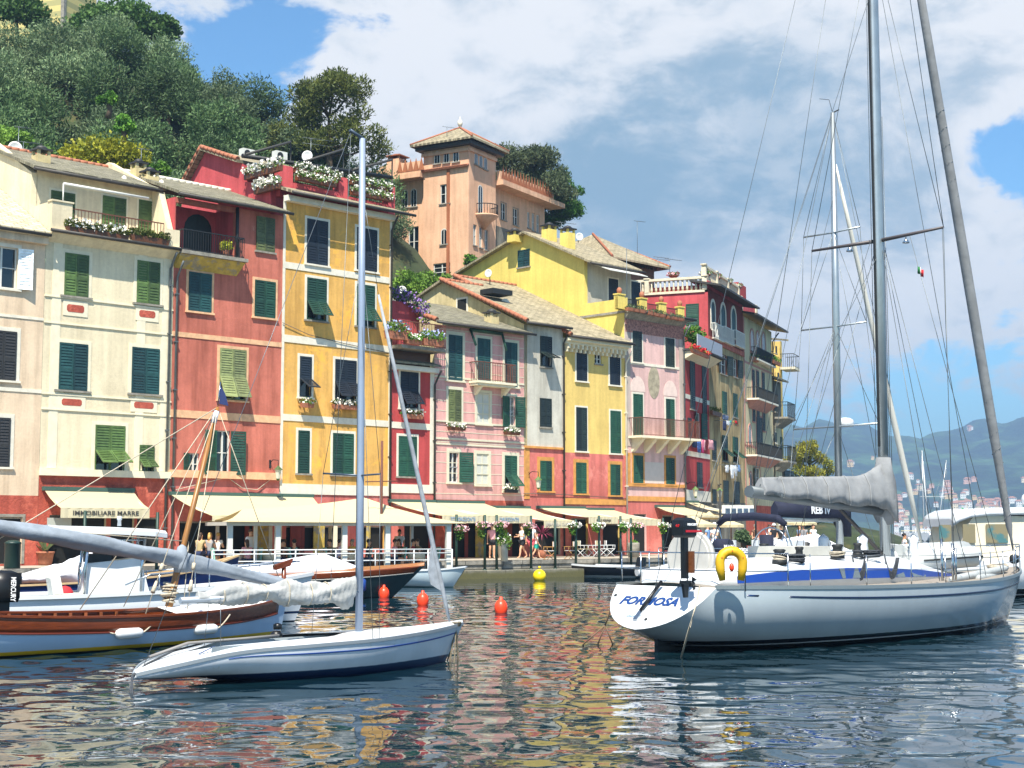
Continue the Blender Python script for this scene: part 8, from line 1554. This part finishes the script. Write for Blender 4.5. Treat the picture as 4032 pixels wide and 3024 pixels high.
def antenna(label, c, x, y0, y1, Y, w_=.9, n=2, rz=30):
    a, b_ = at_y(c, x, y0, Y), at_y(c, x, y1, Y); e = thing('tv_antenna', (a.x, Y, b_.z), R(rz), label, 'antenna'); H = a.z - b_.z; MB().tube([(0, 0, -.5), (0, 0, H)], .02, 5).build('pole', WIRE, e); mb = MB()
    for k in range(n):
        z = H * (1 - .3 * k); mb.tube([(-w_ * .4, 0, z), (w_, 0, z)], .014, 4)
        for q in range(8): mb.tube([(-w_ * .35 + q * w_ * .18, -.16, z), (-w_ * .35 + q * w_ * .18, .16, z)], .008, 3)
    mb.build('elements', WIRE, e)
antenna('tv antenna on a tall grey pole above the left roof corner', 'a', 165, 0, 330, 72, .6, 1); antenna('tv antenna near the dish on the cream roof', 'a', 205, 130, 330, 71.5, .9, 2); antenna('tv antenna behind the right chimney of the cream house', 'a', 1232, 190, 300, 74, .6, 1); antenna('tv antenna on the ochre roof terrace', 'd', 718, 100, 260, 83, 1.3, 2); antenna('thin tv antenna above the tower roof', 'g', 575, 0, 80, 117, 1.0, 1); antenna('tv antenna by the yellow chimneys', 'g', 1572, 832, 960, 101, 1.2, 1); antenna('tall thin mast with a small flag behind the hipped roof', 'i', 513, 50, 380, 118, .8, 1); antenna('twin tv antenna left of the balustrade', 'i', 715, 400, 470, 108, 1.0, 2); antenna('tv antenna before the balustrade chimney', 'i', 826, 420, 530, 108, 1.1, 1); antenna('thin lightning rod on the pale pink terrace', 'i', 410, 315, 900, 92, .05, 0)
# ---------------------------------------------------------------- flower boxes and pots
def fbox(label, fr, c, x0, x1, y0, y1, col, yoff=-.28, leaf='shrub', nl=260, nf=110, box=True, cat='flower box', name='flower_box', ls=.12, fs_=.12, depth=.2):
    """box of flowers spanning pixels x0..x1, flowers from row y0 down to its base at y1"""
    xm, ym = (x0 + x1) / 2, (y0 + y1) / 2; a, b_ = fr.px(c, x0, ym, 1, yoff).x, fr.px(c, x1, ym, 1, yoff).x; z1, z0 = fr.px(c, xm, y0, 1, yoff).z, fr.px(c, xm, y1, 1, yoff).z; w, h_ = b_ - a, z1 - z0
    e = thing(name, fr.w(((a + b_) / 2, yoff, z0)), fr.yaw, label, cat)
    if box: mb = MB(); mb.hexa([(-w * .46, -depth * .4, 0), (w * .46, -depth * .4, 0), (w * .46, depth * .4, 0), (-w * .46, depth * .4, 0)], [(-w * .5, -depth * .5, h_ * .42), (w * .5, -depth * .5, h_ * .42), (w * .5, depth * .5, h_ * .42), (-w * .5, depth * .5, h_ * .42)]); mb.build('box', TERRA if box is True else box, e)
    n = max(1, int(w / (h_ * .7 + .1))); lb = [(-w / 2 + w * (k + .5) / n, 0, h_ * .62, w / n * .62, depth, h_ * .34) for k in range(n)]
    leaves(MB(), lb, nl, ls, 1.6, .2, len(label)).build('foliage', LF[leaf], e)
    if col: leaves(MB(), [(x, y - .05, z + h_ * .08, a_, b2, c2) for x, y, z, a_, b2, c2 in lb], nf, fs_, 1.15, .1, len(label) + 3, 0, .92).build('flowers', FLW[col], e)
    return e
fbox('long row of dry brown flower boxes on the cream house terrace rail', M1, 'a', 570, 1120, 830, 960, 'white', -.5, 'pine', 1500, 260, WOODB); fbox('right part of the dry flower boxes on the cream house terrace rail', M1, 'a', 1130, 1475, 890, 1010, None, -.5, 'pine', 900, 0, WOODB); potted('potted_shrub', 'round yellow green shrub on the salmon house loggia balcony', 'potted plant', M1.w(M1.px('a', 1970, 1130, 1, -.3)), [(.14, 0), (.2, .3)], [(0, 0, .5, .3, .3, .3)], 500, .1, 'yell')
fbox('small terracotta flower box under the single narrow ochre window', M1, 'e', 630, 738, 695, 785, 'white', nl=60, nf=30); fbox('row of terracotta flower pots under the wide ochre window', M1, 'e', 905, 1132, 712, 800, 'white', nl=160, nf=110); fbox('terracotta flower box under the upper window of the narrow red house', M1, 'e', 1508, 1690, 795, 882, 'white', nl=140, nf=80)
fbox('white flower box under the olive shutters of the pink house', M1, 'h', 365, 512, 1138, 1205, 'white', nl=120, nf=120, box=WOODB); fbox('white flower box under the open window of the pink house', M1, 'h', 855, 985, 1182, 1245, 'white', nl=140, nf=60, box=WOODB); fbox('flower box with white cloths under the lowest flapped window of the pink house', M1, 'm', 640, 745, 125, 200, 'white', nl=80, nf=70, box=IRON)
tops, zt0, YT = T3; f3_ = H3.f
def rowf(label, x0, x1, z, y, h_, n): 
    e = thing('flower_trough', f3_.w(((x0 + x1) / 2, y, z)), f3_.yaw, label, 'flower box', 'white flower troughs on the ochre house terrace'); w = x1 - x0; MB().box(-w / 2, -.14, -.05, w / 2, .14, .18).build('trough', WOODB, e); k_ = max(2, int(w / .45)); lb = [(-w / 2 + w * (q + .5) / k_, -.06, .24 + .05 * math.sin(q * 2.3), w / k_ * .7, .24, h_) for q in range(k_)]; leaves(MB(), lb, int(n * 1.6), .12, 1.5, .2, n).build('foliage', LF['vine'], e); leaves(MB(), [(a, b_ - .04, c + .04, d, e_, f * .9) for a, b_, c, d, e_, f in lb], int(n * .9), .095, 1.1, .1, n + 5, 0, .95).build('flowers', FLW['white'], e)
rowf('white flower trough along the top of the left terrace railing of the ochre house', tops[0][1] + .05, tops[1][0] - .05, tops[0][2] - .15, YT - .05, .26, 420); rowf('white flower trough low on the left terrace railing of the ochre house', tops[0][1] + .0, tops[1][0] - .5, zt0 + .62, YT - .3, .2, 300); rowf('white flower trough along the top of the right terrace railing of the ochre house', tops[1][1] + .05, tops[2][0] + .1, tops[1][2] - .2, YT - .05, .26, 380); rowf('white flower trough low on the right terrace railing of the ochre house', tops[1][1] + .02, tops[2][0], zt0 + .45, YT - .3, .2, 300)
for k, (c0, c1) in enumerate((((150, 430), (460, 310)), ((235, 570), (440, 450)))):
    p, q = H3.f.px('d', *c0, 0, -.2), H3.f.px('d', *c1, 0, -.2); p.y = min(p.y, 5); e = thing('flower_trough', H3.f.w((-.2, (p.y + q.y) / 2, (p.z + q.z) / 2 - .2)), H3.f.yaw, ['upper white flower trough sloping along the red side wall of the terrace', 'lower white flower trough along the red side wall of the terrace'][k], 'flower box', 'white flower troughs on the ochre house terrace'); w = abs(p.y - q.y); lb = [(0, -w / 2 + w * (i + .5) / 6, .3, .25, w / 8, .26) for i in range(6)]; leaves(MB(), lb, 330, .14, 1.5, .2, k).build('foliage', LF['vine'], e); leaves(MB(), [(a - .08, b_, c + .06, d, f, g_) for a, b_, c, d, f, g_ in lb], 260, .16, 1.1, .1, k + 5, 0, .95).build('flowers', FLW['white'], e); MB().box(-.12, -w / 2, -.1, .1, w / 2, .2).build('trough', WOODB, e)
fb4 = H4.f
for x0, x1, y0, y1, col, l_, lf_ in ((1370, 1550, 30, 190, 'blue', 'big plumbago bush with pale blue flowers at the left of the red house balcony', 'vine'), (1540, 1670, 140, 235, 'white', 'white flower pot in the middle of the red house balcony', 'shrub'), (1680, 1865, 110, 250, 'blue', 'pale blue flower bush at the right of the red house balcony', 'shrub')): fbox(l_, M1, 'e', x0, x1, y0, y1, col, -.95, lf_, 520, 110, depth=.35)
treepx('bougainvillea', 'dark climbing bougainvillea with purple flowers above the red house balcony', 'climber', 'd', 1500, 1440, 1700, 150, 80, broad, mat='broad', seed=41, n=2200, size=.16, below=.2)
p = at_y('d', 1590, 1530, 79.6); e = thing('wisteria', (p.x, 79.6, p.z - .8), 0, 'trailing pink and purple blossoms at the left end of the pink house roof', 'climber'); lb = [(-.9, 0, 1.3, .7, .4, .35), (-.2, 0, 1.0, .6, .4, .4), (.5, 0, .6, .5, .3, .4), (.7, 0, 0, .35, .3, .5)]; leaves(MB(), lb, 500, .14, 1.3, .1, 5).build('foliage', LF['broad'], e); leaves(MB(), lb, 420, .13, 1.1, .1, 6, 0, .95).build('flowers', FLW['purple'], e)
for k, (x0, x1, y0, y1) in enumerate(((412, 478, 850, 920), (478, 530, 862, 930), (530, 588, 870, 940), (610, 672, 895, 958), (672, 718, 905, 970), (718, 776, 915, 980), (795, 858, 935, 998), (858, 905, 948, 1005), (905, 958, 958, 1015))): fbox(f'{ordn(k)} terracotta pot from the left along the pale pink house terrace', M1, 'i', x0, x1, y0, y1, None, -.55, 'olive', 70, 0, depth=.3, name='flower_pot', cat='flower pot')
for k, (x, y0, y1, col) in enumerate(((1178, 535, 595, 'white'), (1275, 560, 635, 'pink'), (1385, 608, 680, 'white'), (1482, 655, 720, 'pink'), (865, 545, 605, 'pink'))):
    p = M2.px('i', x, y1, 1, .4 if k < 4 else 3); q = M2.px('i', x, y0, 1, .4 if k < 4 else 3); h_ = q.z - p.z; potted('flower_bowl', f'{["white", "bright pink", "pale", "pink and white", "rosy"][k]} flowers in a bowl on the balustrade, {ordn(k) if k < 4 else "leftmost by the chimney"} from the corner' if k < 4 else 'rosy flowers in a bowl at the left end of the balustrade', 'flower pot', M2.w(p), [(.12, 0), (.4, h_ * .4), (.38, h_ * .42)], [(0, 0, h_ * .7, .42, .42, h_ * .3)], 160, .14, 'shrub', fl=(col, 90, .15), pm=WOODB)
p = M2.px('i', 1060, 1150, 1, .6); e = thing('terrace_shrub', M2.w((p.x, .6, M2.px('i', 1060, 1235, 1, .6).z)), M2.yaw, 'leafy green shrub on the crimson house terrace', 'shrub'); h_ = p.z * 2 - M2.px('i', 1060, 1235, 1, .6).z * 2; leaves(MB(), [(0, 0, h_ * .5, 1.3, .7, h_ * .5), (1, 0, h_ * .3, .6, .5, h_ * .3)], 900, .2, 1.6, .3, 3).build('foliage', LF['shrub'], e); fbox('row of vivid red flowers hanging on the crimson house terrace screen', M2, 'i', 1035, 1205, 1270, 1350, 'red', -1.05, 'shrub', 200, 260)
for k, x in enumerate((1655, 1705, 1762)): fbox(f'{ordn(k)} dark plant pot on the iron balcony of the arched house', M2, 'i', x - 22, x + 22, 1320, 1410, None, -.3, 'broad', 90, 0, depth=.3, name='flower_pot', cat='flower pot')
fbox('bushy plants on the far yellow house balcony', M2, 'i', 1825, 1895, 1360, 1440, None, -.6, 'shrub', 260, 0); fbox('withered hanging plant box on the weathered house', M2, 'j', 1230, 1320, 370, 460, None, -.25, 'pine', 200, 0, WOODB)
# ---------------------------------------------------------------- washing lines
def washing(label, fr, c, x0, x1, y, items, out=.55):
    a, b_ = fr.px(c, x0, y, 1, -out), fr.px(c, x1, y, 1, -out); e = thing('washing_line', fr.w((a.x, 0, a.z)), fr.yaw, label, 'washing line'); L_ = b_.x - a.x; mb = MB(); mb.tube([(0, -out, 0), (L_, -out, b_.z - a.z)], .008, 4); mb.tube([(0, -out, 0), (0, 0, 0)], .015, 4); mb.tube([(L_, -out, b_.z - a.z), (L_, 0, b_.z - a.z)], .015, 4); mb.build('line', WIRE, e)
    for k, (xa, xb, yb, cl, nm) in enumerate(items):
        p, q = fr.px(c, xa, yb, 1, -out), fr.px(c, xb, yb, 1, -out); x, w_ = p.x - a.x, q.x - p.x; h_ = a.z - p.z; m_ = MB(); rows = [[(x + w_ * i / 5 + .02 * math.sin(4 * f + i), -out + .03 * math.sin(i * 2.1 + 3 * f + k), -h_ * f + (b_.z - a.z) * x / L_) for i in range(6)] for f in (0, .35, .7, 1)]
        m_.loft([r_ + [(u, v + .01, z) for u, v, z in r_[::-1]] for r_ in rows], True, True, 0, True)
        if nm == 'shirt':
            for sx in (0, 1): m_.slab([(x + w_ * sx, -out, -.02), (x + w_ * (sx * 1.35 - .35 * (1 - sx)), -out, -h_ * .28), (x + w_ * (sx * 1.15 - .15 * (1 - sx)), -out, -h_ * .42), (x + w_ * sx, -out, -h_ * .25)], (0, .012, 0))
        m_.build(nm, cl, e)
ST_ = pbr('blue_striped_towel', '#3f5f9a', .85, var=.7, vs=14, stretch=(.2, .2, 1)); HP_ = pbr('hot_pink_cloth', '#d83a78', .85); CK = pbr('checked_cloth', '#6a7896', .85, var=.8, vs=10)
washing('pink and blue towels drying on a line across the crimson house', M2, 'j', 1045, 1262, 690, [(1050, 1090, 765, CL['navy'], 'towel'), (1098, 1133, 825, ST_, 'towel'), (1136, 1176, 805, CL['pink'], 'towel'), (1140, 1160, 838, HP_, 'towel'), (1205, 1255, 815, CL['pink'], 'towel')]); washing('small bright coloured laundry on the weathered house', M2, 'j', 1338, 1490, 505, [(1345, 1376, 600, CL['navy'], 'trousers'), (1380, 1408, 560, CWH, 'shirt'), (1412, 1432, 562, CL['teal'], 'cloth'), (1438, 1456, 552, CL['yellow'], 'cloth'), (1458, 1484, 566, pbr('scarlet_cloth', '#d8241c', .8), 'shirt')]); washing('checked cloth drying just above the coloured laundry', M2, 'j', 1338, 1400, 448, [(1342, 1395, 495, CK, 'cloth')], .4); washing('white shirts drying low on the weathered house', M2, 'j', 1365, 1525, 935, [(1372, 1398, 1008, CWH, 'shirt'), (1422, 1452, 1075, CWH, 'shirt'), (1456, 1484, 1055, CWH, 'shirt'), (1488, 1512, 1020, CL['blue'], 'shirt')])
# ---------------------------------------------------------------- roof terrace pergola beams, air conditioners, rusty pole
BEAM = pbr('dark_beam', '#3c3a34', .7); e = thing('folding_awning', H3.f.w((0, 3, zt0)), H3.f.yaw, 'dark folding awning frame with long beams over the flowered roof terrace', 'awning frame'); I3 = H3.f.I @ Vector(e.location)
def hb(c, x, y, dy): return H3.f.px(c, x, y, 1, dy) - Vector((0, 3, zt0 - ZQ)) - Vector((0, 0, ZQ))
for k, (p, q) in enumerate((((150, 240), (540, 130)), ((665, 300), (1000, 195)), ((1080, 375), (1425, 285)))):
    a, b_ = hb('d', *p, .9), hb('d', *q, 4.5); MB().tube([a, b_], .07, 4).build('beam', BEAM, e); MB().tube([b_, (b_.x, b_.y, 0)], .04, 6).build('post', BEAM, e)
a, b_ = hb('d', 120, 250, 3.5), hb('d', 1420, 440, 3.5); mb = MB(); mb.tube([a, b_], .12, 6); mb.build('roller', IRON, e)
for k, (x, y, l_) in enumerate(((160, 225, 'air conditioning unit at the left behind the red gable ridge'), (445, 245, 'air conditioning unit behind the white flowers on the roof terrace'))):
    p = H3.f.px('d', x, y, 1, 7.5); mb = MB(); e = thing('air_conditioner', H3.f.w((p.x, 7.5, p.z)), H3.f.yaw, l_, 'air conditioner'); MB().box(-.38, -.2, -.35, .38, .2, .18).build('casing', WHITE, e); mb.lathe([(.24, 0), (.24, .02)], (0, 0, 0), 14); g = MB(); g.tube([(-.1, -.215, -.08), (-.1, -.201, -.08)], .2, 14); g.build('fan_grille', IRON, e)
p0 = ft.px('f', 1328, 900, 1, 1.0); zt = ft.px('e', 1333, 1075, 1, 1.0).z; e = thing('flag_pole', ft.w((p0.x, 1.0, FL)), ft.yaw, 'rusty brown pole with a crossbar rising through the pavilion canopy', 'pole'); MB().tube([(0, 0, 0), (0, 0, zt - FL)], .06, 8).build('pole', RUST, e); zc = ft.px('f', 1330, 212, 1, 1.0).z - FL; MB().tube([(-.75, 0, zc - .02), (.75, 0, zc + .03)], .025, 5).build('crossbar', RUST, e)
CAB = pbr('wall_cable', '#57524a', .7)
for l_, pts, r_ in (('thin cable sagging across the ochre house from its left corner', [('e', 470, 45), ('e', 700, 150), ('e', 1000, 225), ('e', 1400, 310)], .018), ('pale cable looping along the ledge of the salmon house', [('f', -480, 290), ('f', -10, 175), ('f', 120, 270), ('f', 250, 285), ('f', 400, 165)], .018), ('cable running along the coral base of the white and yellow houses', [('m', 800, 205), ('m', 1140, 215), ('m', 1700, 250)], .02), ('dark cable sagging on the front of the striped pink house', [('h', 250, 1125), ('h', 640, 1160), ('h', 1025, 1180)], .016)):
    mb = MB(); mb.tube([M1.w(M1.px(*p, 1, -.07)) for p in pts], r_, 5); one(mb, 'cable', CAB if 'pale' not in l_ else ROPEW, (0, 0, 0), 0, l_, 'cable', 'cables on the house fronts')
# ---------------------------------------------------------------- town on the far shore
rg = random.Random(12); HC = [pbr('far_house_' + k, v, .9) for k, v in dict(cream='#f0dcb8', pink='#eab8a0', white='#f2efe8', ochre='#e8c48a').items()]; ROOFM = pbr('far_roof', '#a8765c', .9); protos = {}
for k, nm in enumerate(('cream', 'pink', 'white', 'ochre')):
    mb = MB(); e = thing('far_house', (0, 0, 0), 0, f'small {nm} house among the villas scattered on the far hillside', 'house', f'{nm} houses across the bay'); MB().box(-8, -6, -8, 8, 6, 9).build('wall', HC[k], e); mb.loft([[(-9, -7, 9), (9, -7, 9), (9, 7, 9), (-9, 7, 9)], [(-4, -.5, 13), (4, -.5, 13), (4, .5, 13), (-4, .5, 13)]], True, True, 0, False); mb.build('roof', ROOFM, e); w_ = MB()
    for x in (-5, 0, 5):
        for z in (0, 5): w_.box(x - .8, -6.1, z, x + .8, -6.02, z + 2.2)
    w_.build('windows', SHM['k'], e); protos[nm] = [e, False]
SPOTS = [(1570 + rg.gauss(0, 26), 1000 + rg.gauss(0, 16)) for _ in range(0)]
for (u0, v0, n, su, sv) in ((1330, 950, 10, 70, 40), (1640, 690, 14, 50, 30), (1830, 770, 22, 120, 22), (2060, 770, 10, 80, 16), (1280, 850, 8, 60, 30), (1760, 660, 8, 200, 60), (1700, 190, 4, 60, 8), (920, 440, 5, 90, 40), (1370, 620, 5, 120, 60)):
    for _ in range(n): SPOTS.append((u0 + rg.gauss(0, su), v0 + rg.gauss(0, sv)))
for x, y in SPOTS:
    d = ray(*PX('p', x, y)); t = 2200.0; hit = None
    while t < 3600:
        P = CAM + d * t
        if P.z < max(far_z(P.x, P.y), 0): hit = P; break
        t += 8
    if not hit: continue
    nm = rg.choice(['cream', 'pink', 'white', 'white', 'ochre']); o, used = protos[nm]
    if used: o = copy_tree(o)
    protos[nm][1] = True; o.location = (hit.x, hit.y, max(far_z(hit.x, hit.y), 0) + 2); o.rotation_euler[2] = rg.uniform(-.5, .5); s_ = rg.uniform(.35, .8); o.scale = (s_, s_, s_ * rg.uniform(.8, 1.3))
# ---------------------------------------------------------------- air over the bay
HZM = bpy.data.materials.new('haze_air'); HZM.use_nodes = True; t = HZM.node_tree; t.nodes.remove(t.nodes['Principled BSDF']); B = NB(t)
v = B.n('ShaderNodeVolumePrincipled', i={'Color': (.46, .70, 1.0, 1), 'Density': 3.3e-4, 'Anisotropy': .3}); t.links.new(v.outputs[0], t.nodes['Material Output'].inputs['Volume'])
mb = MB(); mb.box(-3500, -60, -6, 5500, 4200, 300); mb.build('haze', HZM, kind='stuff')
